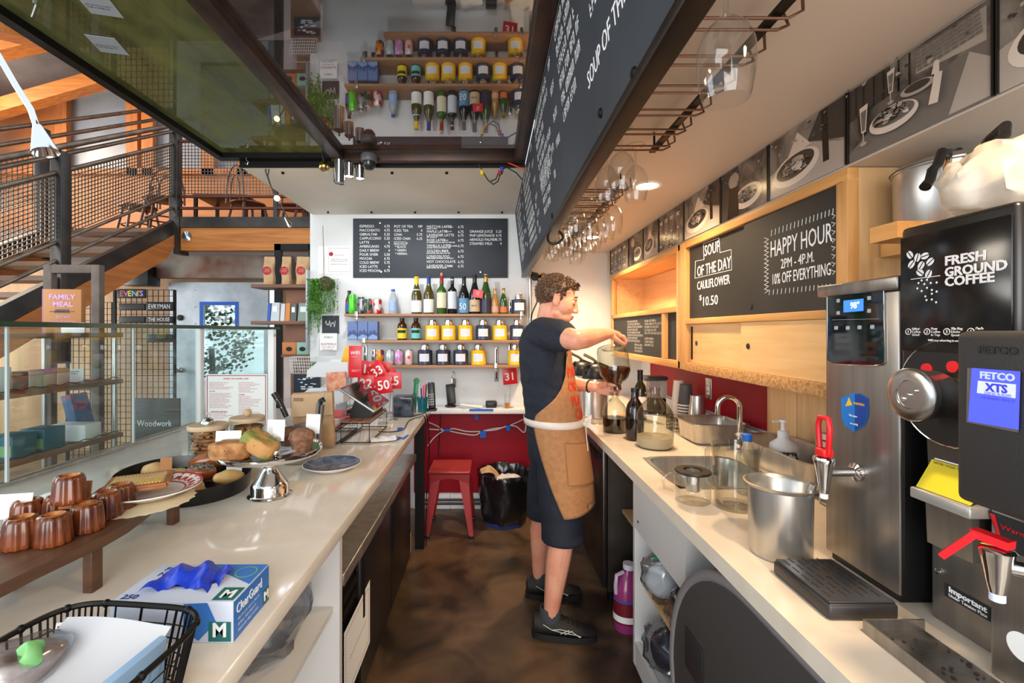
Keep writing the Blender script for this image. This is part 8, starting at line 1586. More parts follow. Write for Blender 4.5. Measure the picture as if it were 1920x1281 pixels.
LS, LE, LW = Vector((0.285, 2.52, 1.44)), Vector((0.390, 2.56, 1.17)), Vector((0.560, 2.435, 1.160))
chain(body, [LS, LS.lerp(LE, 0.5), LE], [0.062, 0.052, 0.045]); chain(body, [LE, LE.lerp(LW, 0.35), LE.lerp(LW, 0.75), LW], [0.045, 0.044, 0.033, 0.027])
for (hip, kn, cf, an, ft) in (((0.335, 2.285, 0.80), (0.352, 2.185, 0.50), (0.325, 2.172, 0.355), (0.291, 2.165, 0.11), (0.295, 2.165, 0.07)), ((0.325, 2.425, 0.80), (0.300, 2.475, 0.50), (0.278, 2.488, 0.36), (0.272, 2.495, 0.11), (0.280, 2.495, 0.07))):
    chain(body, [hip, kn], [0.085, 0.064]); chain(body, [kn, cf, an, ft], [0.062, 0.058, 0.035, 0.024])
# right hand resting on the upturned jug, four bent fingers and a thumb
def hand(kn_, fingers, thumb, palm):
    for (p, r) in palm: chain(body, p, r, 14)
    for f in fingers: chain(body, f[:-1], f[-1], 12)
    chain(body, thumb[:-1], thumb[-1], 12)
hand(None, [[(0.628, 2.212+0.021*i-0.002, 1.442-abs(i-1.3)*0.004), (0.658-0.003*abs(i-1), 2.222+0.023*i, 1.430), (0.672-0.004*abs(i-1), 2.226+0.023*i, 1.408), (0.668-0.005*abs(i-1), 2.228+0.023*i, 1.394), [0.0105-0.0006*i, 0.0098-0.0006*i, 0.0090-0.0005*i, 0.0080-0.0004*i]] for i in range(4)],
     [(0.578, 2.172, 1.436), (0.606, 2.178, 1.418), (0.632, 2.190, 1.402), (0.650, 2.203, 1.394), [0.016, 0.0125, 0.0105, 0.009]],
     [([RW, (0.590, 2.198, 1.446), (0.626, 2.216, 1.444)], [0.028, 0.022, 0.013]), ([RW, (0.595, 2.222, 1.446), (0.628, 2.242, 1.444)], [0.026, 0.022, 0.013]), ([RW, (0.590, 2.240, 1.442), (0.622, 2.270, 1.438)], [0.024, 0.020, 0.012])])
# left hand wrapped behind the necks of the two jugs
NX, NY = 0.656, 2.385
hand(None, [[(0.618, 2.432, 1.178-0.018*i), (0.648, 2.428-0.001*i, 1.180-0.0185*i), (0.676, 2.412, 1.178-0.0185*i), (0.688-0.002*i, 2.392, 1.176-0.0185*i), [0.0105, 0.0098, 0.0090-0.0003*i, 0.0078-0.0003*i]] for i in range(4)],
     [(0.590, 2.412, 1.172), (0.612, 2.384, 1.180), (0.632, 2.362, 1.180), (0.648, 2.352, 1.176), [0.016, 0.012, 0.0105, 0.009]],
     [([LW, (0.595, 2.434, 1.168), (0.616, 2.432, 1.176)], [0.026, 0.018, 0.012]), ([LW, (0.595, 2.434, 1.150), (0.616, 2.432, 1.145)], [0.026, 0.018, 0.012]), ([LW, (0.595, 2.434, 1.135), (0.616, 2.432, 1.126)], [0.024, 0.016, 0.011])])
bo = body.build('body', M_skin, PS); fuse(bo, 0.0042, 3, 0.5)
# --- face details and hair
m_ = MB()
for s_ in (1, -1): m_.tube([L(hd(0.083, s_*0.018, 0.028)), L(hd(0.086, s_*0.034, 0.033)), L(hd(0.073, s_*0.050, 0.027))], [0.004, 0.005, 0.003], 8)
m_.build('eyebrows', M_hair, PS)
m_ = MB()
for s_ in (1, -1): m_.tube([L(hd(0.0855, s_*0.018, -0.006)), L(hd(0.0870, s_*0.030, -0.009)), L(hd(0.080, s_*0.045, -0.007))], 0.0022, 6)
m_.build('eyelashes', mat('lash', (50, 36, 30), 0.7), PS)
m_ = MB(); m_.ball(L(hd(0.0965, 0, -0.0665)), (0.0075, 0.022, 0.005), 14, 8, HR); m_.ball(L(hd(0.0940, 0, -0.0785)), (0.0075, 0.019, 0.005), 14, 8, HR); m_.build('lips', mat('lips', (196, 112, 98), 0.45), PS)
m_ = MB(); NU, NV = 72, 44
def hair_ok(p): # local head coordinates
    f, s_, u = p; edge = 0.052+0.030*abs(s_)/0.08
    if f > -0.02: return u > 0.064-0.5*max(0, 0.02-abs(f-0.055)) and f < 0.092 or (f < 0.030 and u > 0.012) or (f < 0.016 and f > -0.004 and u > -0.012 and abs(s_) > 0.05)
    return u > -0.070+0.55*(f+0.10) if f > -0.06 else u > -0.058
G = {}
for i in range(NU):
    for j in range(NV+1):
        a = 2*PI*i/NU; b = PI*j/NV; d = Vector((math.sin(b)*math.cos(a), math.sin(b)*math.sin(a), -math.cos(b)))
        p = Vector((-0.018+d.x*0.0965, d.y*0.0770, 0.029+d.z*0.0870)); n_ = noise.noise(Vector((p.x*26, p.y*40, p.z*26)))*0.004+noise.noise(p*85)*0.002
        if p.x > 0.03 and p.z > 0.06: n_ += 0.008
        p += d*n_; G[i, j] = (p, m_._v(L(HC+HR @ p)))
for i in range(NU):
    for j in range(NV):
        q = [(i, j), ((i+1) % NU, j), ((i+1) % NU, j+1), (i, j+1)]
        if all(hair_ok(G[k_][0]) for k_ in q): m_._f([G[k_][1] for k_ in q], True)
bmesh.ops.delete(m_.bm, geom=[v for v in m_.bm.verts if not v.link_faces], context='VERTS')
rnd = random.Random(11)
fs = [f.calc_center_median().copy() for f in m_.bm.faces]
for c in fs:
    if rnd.random() < 0.55:
        lc = HR.transposed() @ (c+PO-HC); d = (HR @ Vector((lc.x*2.5+0.10*(1 if lc.x > 0 else -1), lc.y*3, lc.z*2.0-0.06))).normalized()*rnd.uniform(0.008, 0.018); o_ = (c+PO-HC).normalized()*rnd.uniform(0.0005, 0.003); sd = d.cross(o_ if o_.length > 0 else Vector((0, 0, 1)))
        if sd.length > 1e-7: sd = sd.normalized()*0.0035; m_.poly([c-sd, c+sd, c+d*0.6+sd*0.6+o_, c+d+o_, c+d*0.6-sd*0.6+o_])
ho = m_.build('hair', M_hair, PS, fix=False); so = ho.modifiers.new('thick', 'SOLIDIFY'); so.thickness = 0.004; so.offset = -1
sg = thing('sunglasses', 'dark sunglasses pushed up on the hair of the pouring person', 'glasses', (0, 0, 0)); m_ = MB()
for s_ in (1, -1): m_.tube([hd(-0.02, s_*0.094, 0.012), hd(0.02, s_*0.093, 0.050), hd(0.066, s_*0.074, 0.090)], 0.0024, 6)
m_.build('temples', M_black, sg); m_ = MB()
for s_ in (1, -1): m_.ball(hd(0.074, s_*0.036, 0.094), (0.006, 0.026, 0.015), 16, 8, HR @ Matrix.Rotation(-0.9, 3, 'Y'))
m_.build('lenses', mat('dark_lens', (70, 56, 48), 0.08, spec=0.7), sg)
# --- clothes
tee = MB()
rings(tee, [(0.284, 2.35, 0.072, 0.082, 1.500), (0.276, 2.35, 0.092, 0.150, 1.482), (0.270, 2.35, 0.106, 0.188, 1.450), (0.270, 2.35, 0.118, 0.196, 1.39), (0.278, 2.35, 0.124, 0.188, 1.30), (0.296, 2.35, 0.130, 0.178, 1.18), (0.314, 2.35, 0.136, 0.178, 1.08), (0.328, 2.35, 0.140, 0.182, 0.99), (0.332, 2.35, 0.142, 0.186, 0.93)])
chain(tee, [RS+Vector((-0.01, 0.02, -0.004)), RS.lerp(RE, 0.45), RS.lerp(RE, 0.60)], [0.082, 0.074, 0.072]); chain(tee, [LS+Vector((0, -0.02, 0)), LS.lerp(LE, 0.45), LS.lerp(LE, 0.6)], [0.078, 0.070, 0.068])
to = tee.build('tshirt', M_navy, PS); fuse(to, 0.009, 3)
for v in to.data.vertices: c = v.co; v.co += v.normal*(0.006*noise.noise(Vector((c.x*9, c.y*9, c.z*22+c.x*8)))+0.003*noise.noise(c*34))
sh = MB()
rings(sh, [(0.332, 2.35, 0.138, 0.182, 0.985), (0.336, 2.35, 0.140, 0.186, 0.90), (0.336, 2.35, 0.136, 0.186, 0.80)])
chain(sh, [(0.335, 2.275, 0.83), (0.345, 2.225, 0.62)], [0.108, 0.098]); chain(sh, [(0.328, 2.44, 0.83), (0.31, 2.465, 0.62)], [0.110, 0.102])
rings(sh, [(0.343, 2.235, 0.104, 0.102, 0.66), (0.355, 2.198, 0.100, 0.092, 0.445)]); rings(sh, [(0.314, 2.458, 0.106, 0.104, 0.66), (0.300, 2.475, 0.102, 0.098, 0.45)])
so_ = sh.build('shorts', M_short, PS); fuse(so_, 0.009, 2)
for v in so_.data.vertices: c = v.co; v.co += v.normal*(0.006*noise.noise(Vector((c.x*8, c.y*8, c.z*14))))
# apron surface: angle phi round the trunk (0 = forward, -90 deg towards the camera), height z
AR = [(1.40, 0.282, 0.128, 0.185), (1.30, 0.286, 0.135, 0.190), (1.18, 0.302, 0.141, 0.186), (1.08, 0.319, 0.144, 0.186), (0.99, 0.332, 0.147, 0.190), (0.90, 0.342, 0.156, 0.210), (0.80, 0.348, 0.162, 0.222), (0.68, 0.354, 0.172, 0.236), (0.55, 0.358, 0.178, 0.246)]
def apr(phi, z, off=0.0):
    for a, b in zip(AR, AR[1:]):
        if z >= b[0] or b is AR[-1]: t = max(0.0, min(1.0, (a[0]-z)/(a[0]-b[0]))); cx, rx, ry = (a[i]+(b[i]-a[i])*t for i in (1, 2, 3)); break
    w = 1+0.02*math.sin(phi*5+z*4)*max(0, min(1, (0.95-z)*3))
    return Vector((cx+(rx+off)*w*math.cos(phi), 2.35+(ry+off)*w*math.sin(phi), z))
EDG = [(1.372, -44), (1.30, -52), (1.24, -60), (1.18, -74), (1.13, -92), (1.09, -112), (1.05, -132), (1.0, -142), (0.92, -136), (0.83, -126), (0.70, -110), (0.585, -94)]
def edge(z):
    for a, b in zip(EDG, EDG[1:]):
        if z >= b[0] or b is EDG[-1]: t = max(0.0, min(1.0, (a[0]-z)/(a[0]-b[0]))); return math.radians(a[1]+(b[1]-a[1])*t)
m_ = MB()
def af(u, v): z = 1.372-(1.372-0.585)*v; e = edge(z); ph = e+(-2*e)*u; return L(apr(ph, z+(0.045*u if v > 0.97 else 0)))
m_.grid(af, 60, 70); ap = m_.build('apron', M_apron, PS); so2 = ap.modifiers.new('thick', 'SOLIDIFY'); so2.thickness = 0.003; so2.offset = 1
m_ = MB(); m_.grid(lambda u, v: L(apr(math.radians(-85+62*u), 0.93-0.19*v-0.02*u, 0.006)), 16, 14); m_.build('apron_pocket', mat('tan_canvas_pocket', (170, 118, 75), 0.85), ap)
m_ = MB()
for pts in ([(-85, 0.93), (-85, 0.74), (-23, 0.72), (-23, 0.91), (-85, 0.93)],):
    q = []
    for (a, b), (c, d) in zip(pts, pts[1:]): q += [L(apr(math.radians(a+(c-a)*t/8), b+(d-b)*t/8, 0.0075)) for t in range(8)]
    m_.tube(q, 0.0012, 4, True)
m_.build('stitching', mat('stitch', (140, 96, 60), 0.8), ap)
m_ = MB(); m_.grid(lambda u, v: L(apr(2*PI*u, 1.018-0.034*v-0.004*math.sin(2*PI*u), 0.0045)), 64, 2, wrap=True); bl = m_.build('apron_belt', mat('white_webbing', (226, 214, 202), 0.8), ap); sx_ = bl.modifiers.new('thick', 'SOLIDIFY'); sx_.thickness = 0.0025; sx_.offset = 1
k0 = apr(math.radians(-32), 1.0, 0.018); m_ = MB()
def ribbon(pts, w):
    P_ = [L(k0+Vector(p)) for p in pts]
    for a, b in zip(P_, P_[1:]): s_ = Vector((0, 0, 1)).cross(b-a); m_.poly([a+Vector((0, 0, w)), a-Vector((0, 0, w)), b-Vector((0, 0, w)), b+Vector((0, 0, w))], True)
ribbon([(0, 0, 0), (0.015, -0.012, 0.03), (0.03, -0.012, 0.038), (0.028, 0.0, 0.014), (0, 0, 0)], 0.010); ribbon([(0, 0, 0), (-0.006, -0.016, 0.022), (0.012, -0.02, 0.03), (0.006, -0.006, 0.004)], 0.009)
ribbon([(0, 0, 0), (0.03, -0.01, -0.01), (0.06, -0.008, -0.035)], 0.012); m_.bar(L(k0), L(k0+Vector((0.010, -0.01, -0.13))), 0.020, 0.003, up=(1, 0, 0)); m_.ball(L(k0), 0.013, 10, 8); m_.build('belt_knot', M_apron if False else mat('white_webbing', (0, 0, 0)), ap)
m_ = MB(); 
for s_ in (-1, 1): m_.tube([L(apr(s_*math.radians(40), 1.365, 0.002)), L((0.365, 2.35+s_*0.085, 1.455)), L((0.300, 2.35+s_*0.078, 1.520)), L((0.235, 2.35+s_*0.05, 1.510))], 0.007, 8)
m_.build('neck_strap', M_apron, ap)
m_ = MB(); pa = apr(math.radians(-50), 1.345, 0.004); m_.ball(L(pa), (0.006, 0.006, 0.012), 10, 6); m_.build('strap_buckle', M_dsteel, ap)
M_alet = mat('red_lettering', (222, 60, 40), 0.7)
for s_, z, a0 in (('PAPER', 1.235, -54), ('OR', 1.165, -58), ('PLASTIK', 1.095, -56), ('CAFE', 1.030, -52)):
    lt = text(s_, 0.068, Matrix.Identity(4), M_alet, None, 'lettering', bold=0.002, ext=0.0006)
    for v in lt.data.vertices:
        c = v.co; v.co = L(apr(math.radians(a0)+c.x*0.82/0.165, z+c.y, 0.0050+c.z))
    lt.parent = ap
# shoes
def shoe(x, y, rz):
    t = bpy.data.objects.new('shoe', None); COL.objects.link(t); t.parent = PS; t.location = L((x, y, 0)); t.rotation_euler = (0, 0, rz)
    prof = [(-0.150, 0.030, 0.055, 0.060), (-0.142, 0.040, 0.108, 0.026), (-0.10, 0.048, 0.118, 0.022), (-0.05, 0.048, 0.116, 0.022), (-0.01, 0.048, 0.102, 0.022), (0.05, 0.050, 0.072, 0.026), (0.10, 0.050, 0.060, 0.028), (0.135, 0.042, 0.050, 0.032), (0.150, 0.020, 0.042, 0.036)]
    m_ = MB(); V = []
    for (xx, w, top, bot) in prof: V.append([m_._v((xx, w*(0.82 if math.sin(a) > 0.3 else 1.0)*math.cos(a), (top+bot)/2+(top-bot)/2*math.sin(a))) for a in [2*PI*k/18 for k in range(18)]])
    for A, B in zip(V, V[1:]):
        for i in range(18): m_._f([A[i], A[(i+1) % 18], B[(i+1) % 18], B[i]], True)
    m_._f(V[0]); m_._f(V[-1][::-1]); u = m_.build('upper', mat('shoe_black', (24, 22, 22), 0.7, bump=0.2, bscale=200), t)
    m_ = MB(); pts = [(0.150*math.cos(a)*1.03, 0.052*(abs(math.sin(a))**0.7)*(1 if math.sin(a) > 0 else -1)*(0.86 if math.cos(a) < 0 else 1.0)) for a in [2*PI*k/36 for k in range(36)]]; m_.prism([(a, b, 0.001) for (a, b) in pts], (0, 0, 0.030)); m_.build('sole', mat('sole_black', (18, 17, 17), 0.6), t)
    m_ = MB(); m_.lathe([(0.040, -0.03), (0.041, 0.0), (0.041, 0.02), (0.039, 0.045), (0.034, 0.046)], (-0.066, 0, 0.095), 20, sx=1.25); m_.build('sock', mat('sock_grey', (62, 62, 66), 0.9), t)
    m_ = MB(); s_ = -1
    for pts in ([(-0.10, 0.085), (-0.06, 0.062), (-0.01, 0.052), (0.05, 0.046), (0.075, 0.040)], [(-0.02, 0.046), (0.02, 0.066)], [(0.0, 0.044), (0.035, 0.064)], [(-0.06, 0.062), (-0.02, 0.066), (0.035, 0.058), (0.07, 0.036)]): m_.tube([(a, s_*(0.0485+0.03*max(0, a)), b) for (a, b) in pts], 0.0018, 5)
    m_.build('side_stripes', mat('stripe_grey', (196, 196, 192), 0.6), t)
    m_ = MB()
    for i in range(4): m_.tube([(-0.005+i*0.022, -0.024, 0.094-i*0.008), (-0.002+i*0.022, 0, 0.099-i*0.008), (-0.005+i*0.022, 0.024, 0.094-i*0.008)], 0.0028, 6)
    m_.build('laces', M_black, t)
shoe(0.355, 2.165, -0.10); shoe(0.35, 2.495, -0.04)
m_ = MB(); d = (LW-LE).normalized(); q = d.to_track_quat('Z', 'Y').to_matrix(); c = LE.lerp(LW, 0.86); m_.tube([L(c+q @ Vector((0.0325*math.cos(2*PI*i/24), 0.0325*math.sin(2*PI*i/24), 0))) for i in range(24)], 0.0045, 8, True); m_.build('wristband', M_black, PS)
# the jug being poured, held upside down
pj = thing('glass_jug', 'glass jug held upside down pouring its brown coffee', 'jug', (0.662, 2.352, 1.149), 0, 'glass jugs on the counter'); pj.rotation_euler = (-0.34, -0.05, 0)
r = 0.081; pr = [(r*0.24, 0.0), (r*0.27, 0.012), (r*0.25, 0.030), (r*0.45, 0.044), (r*0.78, 0.066), (r*0.96, 0.095), (r, 0.125), (r, 0.215), (r*0.93, 0.232), (r*0.66, 0.236), (r*0.62, 0.228), (0, 0.220)]
MB().lathe(pr, seg=44).build('glass', M_glassj, pj); MB().lathe([(0, 0.002), (r*0.21, 0.002), (r*0.22, 0.032), (r*0.43, 0.047), (r*0.75, 0.069), (r*0.93, 0.097), (r*0.962, 0.112), (0, 0.112)], seg=40).build('liquid', M_coffee2, pj)
m_ = MB(); m_.tube([(-0.028, 0, 0.012)]+[(-0.026-0.022*math.sin(a), 0, 0.03-0.022*math.cos(a)) for a in [PI*i/8 for i in range(1, 8)]]+[(-0.036, 0, 0.052)], 0.005, 8); m_.build('finger_loop', M_glassj, pj)
# ================================================================= HALL BEHIND THE DISPLAY CASE, MEZZANINE FURNITURE
M_shw = wood('retail_shelf_wood', (150, 104, 70), (120, 82, 54), 'y', 0.5)
ru = thing('retail_shelf', 'open wooden retail shelf of gifts seen through the glass', 'shelf', (0, 0, 0))
for z in (0.555, 0.935, 1.21, 1.448): MB().box(-2.30, -1.90, 1.50, 2.36, z-0.022, z, 0.002).build('board', M_shw, ru)
for (x, y) in ((-1.92, 2.33), (-2.28, 2.33), (-1.92, 1.53), (-2.28, 1.53)): MB().cyl((x, y, 0), (x, y, 1.425), 0.011, seg=10).build('upright', M_steel, ru)
m_ = MB()
for z in (1.222, 0.947): m_.tube([(-1.898, 1.55+i*0.02, z+0.004*math.sin(i*PI/2)) for i in range(40)], 0.002, 5)
m_.build('edge_wire', M_blackm, ru)
def shelf_at(px, X, z): Y = FPX*X/(px-PX0); return Vector((X, Y, z+0.0005))
bk = thing('cookbook', 'tan and pink book titled FAMILY MEAL on the top retail shelf', 'book', (-2.18, 2.22, 1.4485), 0.12)
MB().box(0, 0.17, 0, 0.03, 0, 0.215, 0.002).build('cover', mat('book_tan', (186, 128, 74), 0.6), bk); MB().box(-0.003, -0.0003, 0.0, 0.03, 0, 0.215).build('spine', mat('book_pink', (206, 150, 200), 0.6), bk)
M_bp = mat('book_pink_print', (216, 166, 214), 0.6); text('FAMILY', 0.034, frame((0.026, -0.0008, 0.165), XR, ZU), M_bp, bk, 'lettering', fit=0.118, bold=0.001); text('MEAL', 0.034, frame((0.044, -0.0008, 0.130), XR, ZU), M_bp, bk, 'lettering', fit=0.088, bold=0.001); text('BRYAN', 0.020, frame((0.058, -0.0008, 0.072), XR, ZU), M_bp, bk, 'lettering', fit=0.062); text('WASHINGTON', 0.020, frame((0.03, -0.0008, 0.045), XR, ZU), M_bp, bk, 'lettering', fit=0.115)
m_ = MB(); m_.box(0.03, 0.14, -0.001, -0.0003, 0.103, 0.107); m_.prism([(0.05, -0.001, 0.098), (0.12, -0.001, 0.098), (0.115, -0.001, 0.116), (0.055, -0.001, 0.116)], (0, 0.0006, 0)); m_.build('fork_print', colm((90, 76, 70), 0.5), bk)
def gift(name, label, cat, px, X, z, w, d, h, m, group=None, lid=None, rz=0):
    p = shelf_at(px, X, z); t = thing(name, label, cat, p, rz, group); MB().box(-w/2, w/2, -d/2, d/2, 0, h, 0.003).build('box', m, t)
    if lid: MB().box(-w/2*1.02, w/2*1.02, -d/2*1.02, d/2*1.02, h+0.0003, h+0.018, 0.003).build('lid', lid, t)
    return t
t = gift('card_sign', 'white price card on the top retail shelf beside the book', 'card', 137, -2.02, 1.4485, 0.115, 0.004, 0.05, M_paper); scribble([(0, 0, 0.08), (0.01, -0.01, 0.06)], frame((-0.04, -0.0026, 0.035), XR, ZU), 1, 0.005, M_ink, t, 'lettering', 2)
t = gift('card_sign', 'white price card on the middle retail shelf', 'card', 137, -2.0, 1.2105, 0.10, 0.004, 0.065, M_paper); scribble([(0, 0, 0.07), (0.01, -0.01, 0.05)], frame((-0.035, -0.0026, 0.05), XR, ZU), 1, 0.005, M_ink, t, 'lettering', 2)
M_card = mat('cork_box', (186, 164, 140), 0.7)
for px, c, lb_ in ((24, (150, 126, 106), 'taupe candle box with a brown lid on the middle retail shelf'), (55, (206, 196, 178), 'plain cream candle box on the middle retail shelf'), (80, (206, 186, 162), 'candle box with a pink lid on the middle retail shelf'), (107, (226, 196, 182), 'candle box with an orange lid nearest the price card')):
    gift('candle_box', lb_, 'box', px, -1.98, 1.2105, 0.062, 0.062, 0.058, colm(c, 0.7), 'candle boxes on the retail shelf', colm({24: (126, 98, 76), 55: (216, 206, 190), 80: (206, 140, 186), 107: (214, 146, 70)}[px], 0.6))
t = gift('cup_box', 'white carton standing at the left edge of the middle retail shelf', 'box', 3, -1.97, 1.2105, 0.03, 0.05, 0.10, M_paper)
for px, lb_ in ((22, 'teal tea box at the left of the lower retail shelf'), (80, 'teal tea box next to the white carton')):
    t = gift('tea_box', lb_, 'box', px, -1.98, 0.9355, 0.11, 0.10, 0.095, mat('teal_card', (34, 104, 122), 0.5), 'teal tea boxes'); MB().box(0.0, 0.05, -0.0512, -0.0503, 0.012, 0.055).build('label', colm((130, 178, 110), 0.6), t)
gift('carton', 'white carton on the lower retail shelf', 'box', 142, -1.99, 0.9355, 0.17, 0.09, 0.078, M_white)
t = thing('paperback', 'blue patterned paperback leaning on the lower retail shelf', 'book', shelf_at(140, -2.17, 0.9355)); MB().boxm(Matrix.Translation((0.02, 0, 0.10)) @ Matrix.Rotation(-0.25, 4, 'Y'), 0.05, 0.10, 0.19, 0.002).build('cover', mat('blue_pattern', (50, 96, 140), 0.5, col2=(186, 90, 110), scale=18, lo=0.5, hi=0.62), t)
t = thing('chalk_sign', 'dark green lettered sign board behind the lower retail shelf', 'sign', (-2.05, 2.62, 0.55)); MB().box(0, 0.26, 0, 0.02, 0, 0.52, 0.004).build('board', mat('dark_green_board', (24, 40, 34), 0.5), t); text('Woodwork', 0.05, frame((0.02, -0.0008, 0.36), XR, (-0.15, 0, 1)), M_chalk, t, 'lettering', fit=0.2); [MB().box(a, a+0.03, 0.0, 0.02, -0.55, -0.0005).build('leg', M_blackm, t) for a in (0.02, 0.21)]
for (x0, x1, z0, z1, lb_) in ((-2.70, -2.36, 0, 1.86, 'grey wooden frame standing behind the book'),):
    t = thing('lattice_stand', lb_, 'frame', (0, 2.75, 0)); M_gw = mat('grey_wood', (112, 98, 86), 0.7, col2=(88, 76, 66), scale=8)
    for (a, b, c, d) in ((x0, x0+0.05, z0, z1), (x1-0.05, x1, z0, z1)): MB().box(a, b, 0, 0.04, c, d, 0.002).build('stile', M_gw, t)
    for z in (0.3, 1.1, z1-0.05): MB().box(x0+0.05, x1-0.05, 0, 0.04, z, z+0.05, 0.002).build('crossbar', M_gw, t)
# grid wall with slat signs
gw = thing('grid_wall', 'black wire grid panel with hanging sign plates in the hall', 'grid panel', (0, 4.42, 0)); M_gw2 = mat('grid_wire', (46, 43, 42), 0.4, 0.7)
for (x0, x1) in ((-4.10, -3.66), (-3.64, -3.06)):
    m_ = MB(); n = int((x1-x0)/0.052)
    for i in range(n+1): x = x0+(x1-x0)*i/n; m_.bar((x, 0, 0.02), (x, 0, 1.86 if x0 > -3.65 else 1.74), 0.005)
    zt = 1.86 if x0 > -3.65 else 1.74; k_ = int(zt/0.06)
    for j in range(k_+1): m_.bar((x0, 0.004, 0.02+(zt-0.02)*j/k_), (x1, 0.004, 0.02+(zt-0.02)*j/k_), 0.005)
    m_.build('grid_panel', M_gw2, gw)
    for x in (x0, x1): MB().box(x-0.010, x+0.010, -0.01, 0.012, 0, zt).build('side_bar', M_gw2, gw)
def plate(px0, px1, py0, py1, txt, label, cols=None, Yp=4.38):
    a, b = at(px0, py1, Yp), at(px1, py0, Yp); t = thing('sign_plate', label, 'sign', (a.x, Yp, a.z), 0, 'dark sign plates on the grid wall'); w, h = b.x-a.x, b.z-a.z
    MB().box(0, w, 0, 0.03, 0, h, 0.006).build('plate', mat('plate_black', (34, 32, 32), 0.5), t)
    if txt:
        if cols:
            for i, (ch, c) in enumerate(zip(txt, cols)): text(ch, h*0.85, frame((w*(0.10+0.145*i), -0.0012, h*0.22), XR, ZU), colm(c, 0.6), t, 'lettering', bold=0.002)
        else: text(txt, h*0.8, frame((w*0.1, -0.0012, h*0.25), XR, ZU), M_chalk, t, 'lettering', fit=w*0.8)
    return t
plate(219, 271, 542, 559, 'EVENTS', 'sign plate with EVENTS in rainbow letters', [(230, 130, 120), (220, 130, 180), (230, 220, 90), (130, 190, 200), (230, 160, 70), (190, 160, 220)])
plate(273, 323, 567, 583, 'EVRYMAN', 'dark sign plate lettered EVRYMAN'); plate(222, 271, 569, 582, '', 'blank dark sign plate left of the EVRYMAN plate'); plate(222, 271, 593, 606, '', 'blank dark sign plate two rows below EVENTS'); plate(273, 323, 593, 606, 'THE HOUSE', 'dark sign plate with faint writing under EVRYMAN'); plate(274, 324, 627, 642, '', 'dark sign plate lowest on the grid wall')
# mezzanine tables and bentwood chairs
M_bent = mat('bentwood', (104, 54, 32), 0.4, col2=(80, 40, 24), scale=6); MZ = 2.6055
def bent_chair(x, y, rz, label, proto=[None]):
    if proto[0] is not None: return dup(proto[0], (x, y, MZ), rz, label)
    t = thing('bentwood_chair', label, 'chair', (x, y, MZ), rz, 'bentwood chairs on the mezzanine'); proto[0] = t
    MB().lathe([(0, 0.44), (0.19, 0.44), (0.205, 0.452), (0.20, 0.468), (0.0, 0.462)], seg=28).build('seat', M_bent, t)
    for (a, b) in ((1, 1), (-1, 1), (1, -1), (-1, -1)): m_ = MB(); m_.tube([(a*0.13, b*0.13, 0.44), (a*0.17, b*0.17, 0.2), (a*0.20, b*0.20, 0.0)], [0.017, 0.015, 0.013], 8); m_.build('leg', M_bent, t)
    m_ = MB(); m_.tube([(0.18*math.cos(2*PI*i/24), 0.18*math.sin(2*PI*i/24), 0.22) for i in range(24)], 0.010, 6, True); m_.build('hoop', M_bent, t)
    m_ = MB(); m_.tube([(-0.185*math.cos(a), 0.17, 0.45+0.45*math.sin(a)**0.7) for a in [PI*i/18 for i in range(19)]], 0.013, 8); m_.build('backrest', M_bent, t); m_ = MB(); m_.tube([(-0.10*math.cos(a), 0.168, 0.46+0.33*math.sin(a)**0.8) for a in [PI*i/14 for i in range(15)]], 0.010, 8); m_.build('back_loop', M_bent, t); return t
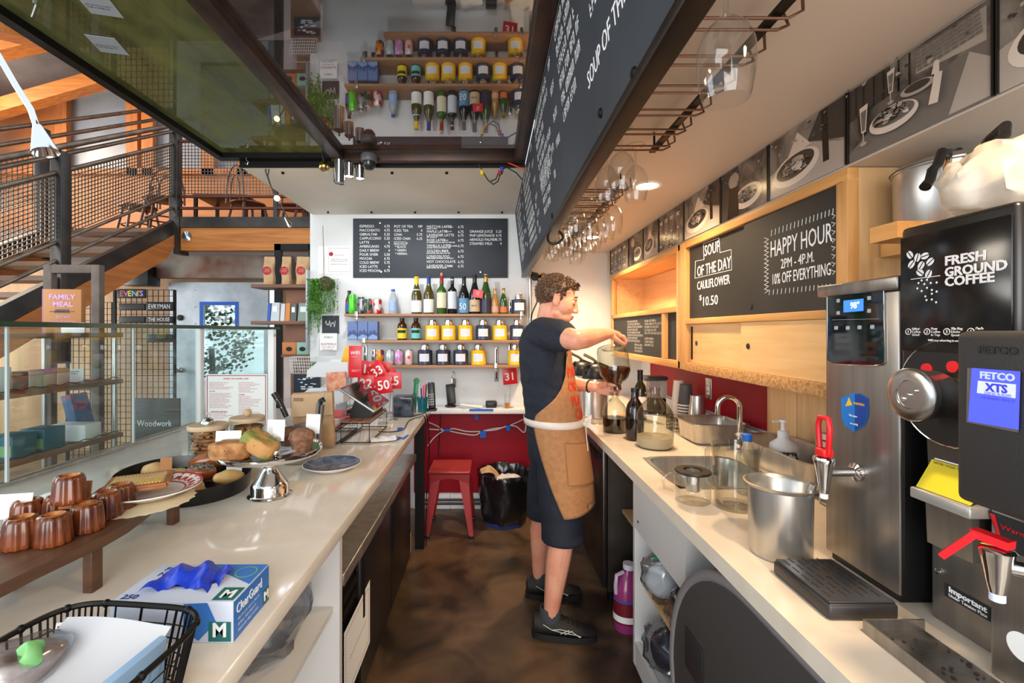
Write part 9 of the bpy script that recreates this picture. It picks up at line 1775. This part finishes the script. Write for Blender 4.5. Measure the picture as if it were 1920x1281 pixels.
for (x, y, rz, lb_) in ((-3.98, 5.55, 0.4, 'dark bentwood chair behind the stair mesh, nearest the post'), (-4.55, 5.9, -0.6, 'bentwood chair farther left behind the stair mesh'), (-3.05, 5.75, 2.6, 'bentwood chair behind the landing guard rail, left one'), (-2.55, 5.9, 3.4, 'bentwood chair in the middle behind the guard rail'), (-2.15, 5.6, 3.0, 'bentwood chair nearest the slab corner on the mezzanine')): bent_chair(x, y, rz, lb_)
def table(x, y, label):
    t = thing('mezzanine_table', label, 'table', (x, y, MZ), 0.1, 'dark tables on the mezzanine'); MB().box(-0.36, 0.36, -0.33, 0.33, 0.72, 0.75, 0.004).build('tabletop', mat('table_dark', (70, 44, 32), 0.4), t)
    for (a, b) in ((1, 1), (-1, 1), (1, -1), (-1, -1)): MB().box(a*0.33-0.02, a*0.33+0.02, b*0.3-0.02, b*0.3+0.02, 0, 0.72).build('leg', M_blackm, t)
table(-3.75, 6.6, 'dark square table behind the post of the stair'); table(-2.3, 6.8, 'dark square table behind the guard rail')
# dark speaker box under the stair and foliage outside
t = thing('speaker', 'dark speaker box mounted under the stair beam', 'speaker', (-4.02, 5.25, 1.98)); MB().box(-0.15, 0.15, -0.1, 0.1, 0, 0.22, 0.005).build('cabinet', M_black, t); MB().box(-0.02, 0.02, -0.02, 0.02, 0.2205, 0.519).build('bracket', M_black, t)
def bush(x, y, s_, label, c=(92, 120, 78)):
    t = thing('shrub', label, 'shrub', (x, y, -0.02), 0, 'shrubs outside the hall door'); m_ = MB(); rnd = random.Random(int(x*10+y)); 
    for i in range(900):
        d = Vector((rnd.gauss(0, 1), rnd.gauss(0, 1), rnd.gauss(0, 1))).normalized()*rnd.uniform(0.6, 1.0); c0 = Vector((d.x*0.8, d.y*0.6, 1.3+d.z*0.8))*s_; q = Vector((rnd.uniform(-1, 1), rnd.uniform(-1, 1), rnd.uniform(-1, 1))).normalized()*0.07; w = q.orthogonal()*0.4; m_.poly([c0, c0+q*0.5+w, c0+q, c0+q*0.5-w])
    m_.build('foliage', mat('shrub_green', c, 0.6, col2=(60, 84, 50), scale=5), t, fix=False); MB().tube([(0, 0, 0), (0.03, 0, 0.7*s_), (0, 0, 1.2*s_)], 0.05*s_, 8).build('trunk', colm((96, 80, 66), 0.8), t)
bush(-5.2, 8.5, 1.0, 'shrub outside, left one seen through the door glass'); bush(-3.4, 9.6, 1.0, 'shrub outside, right one seen through the door glass')
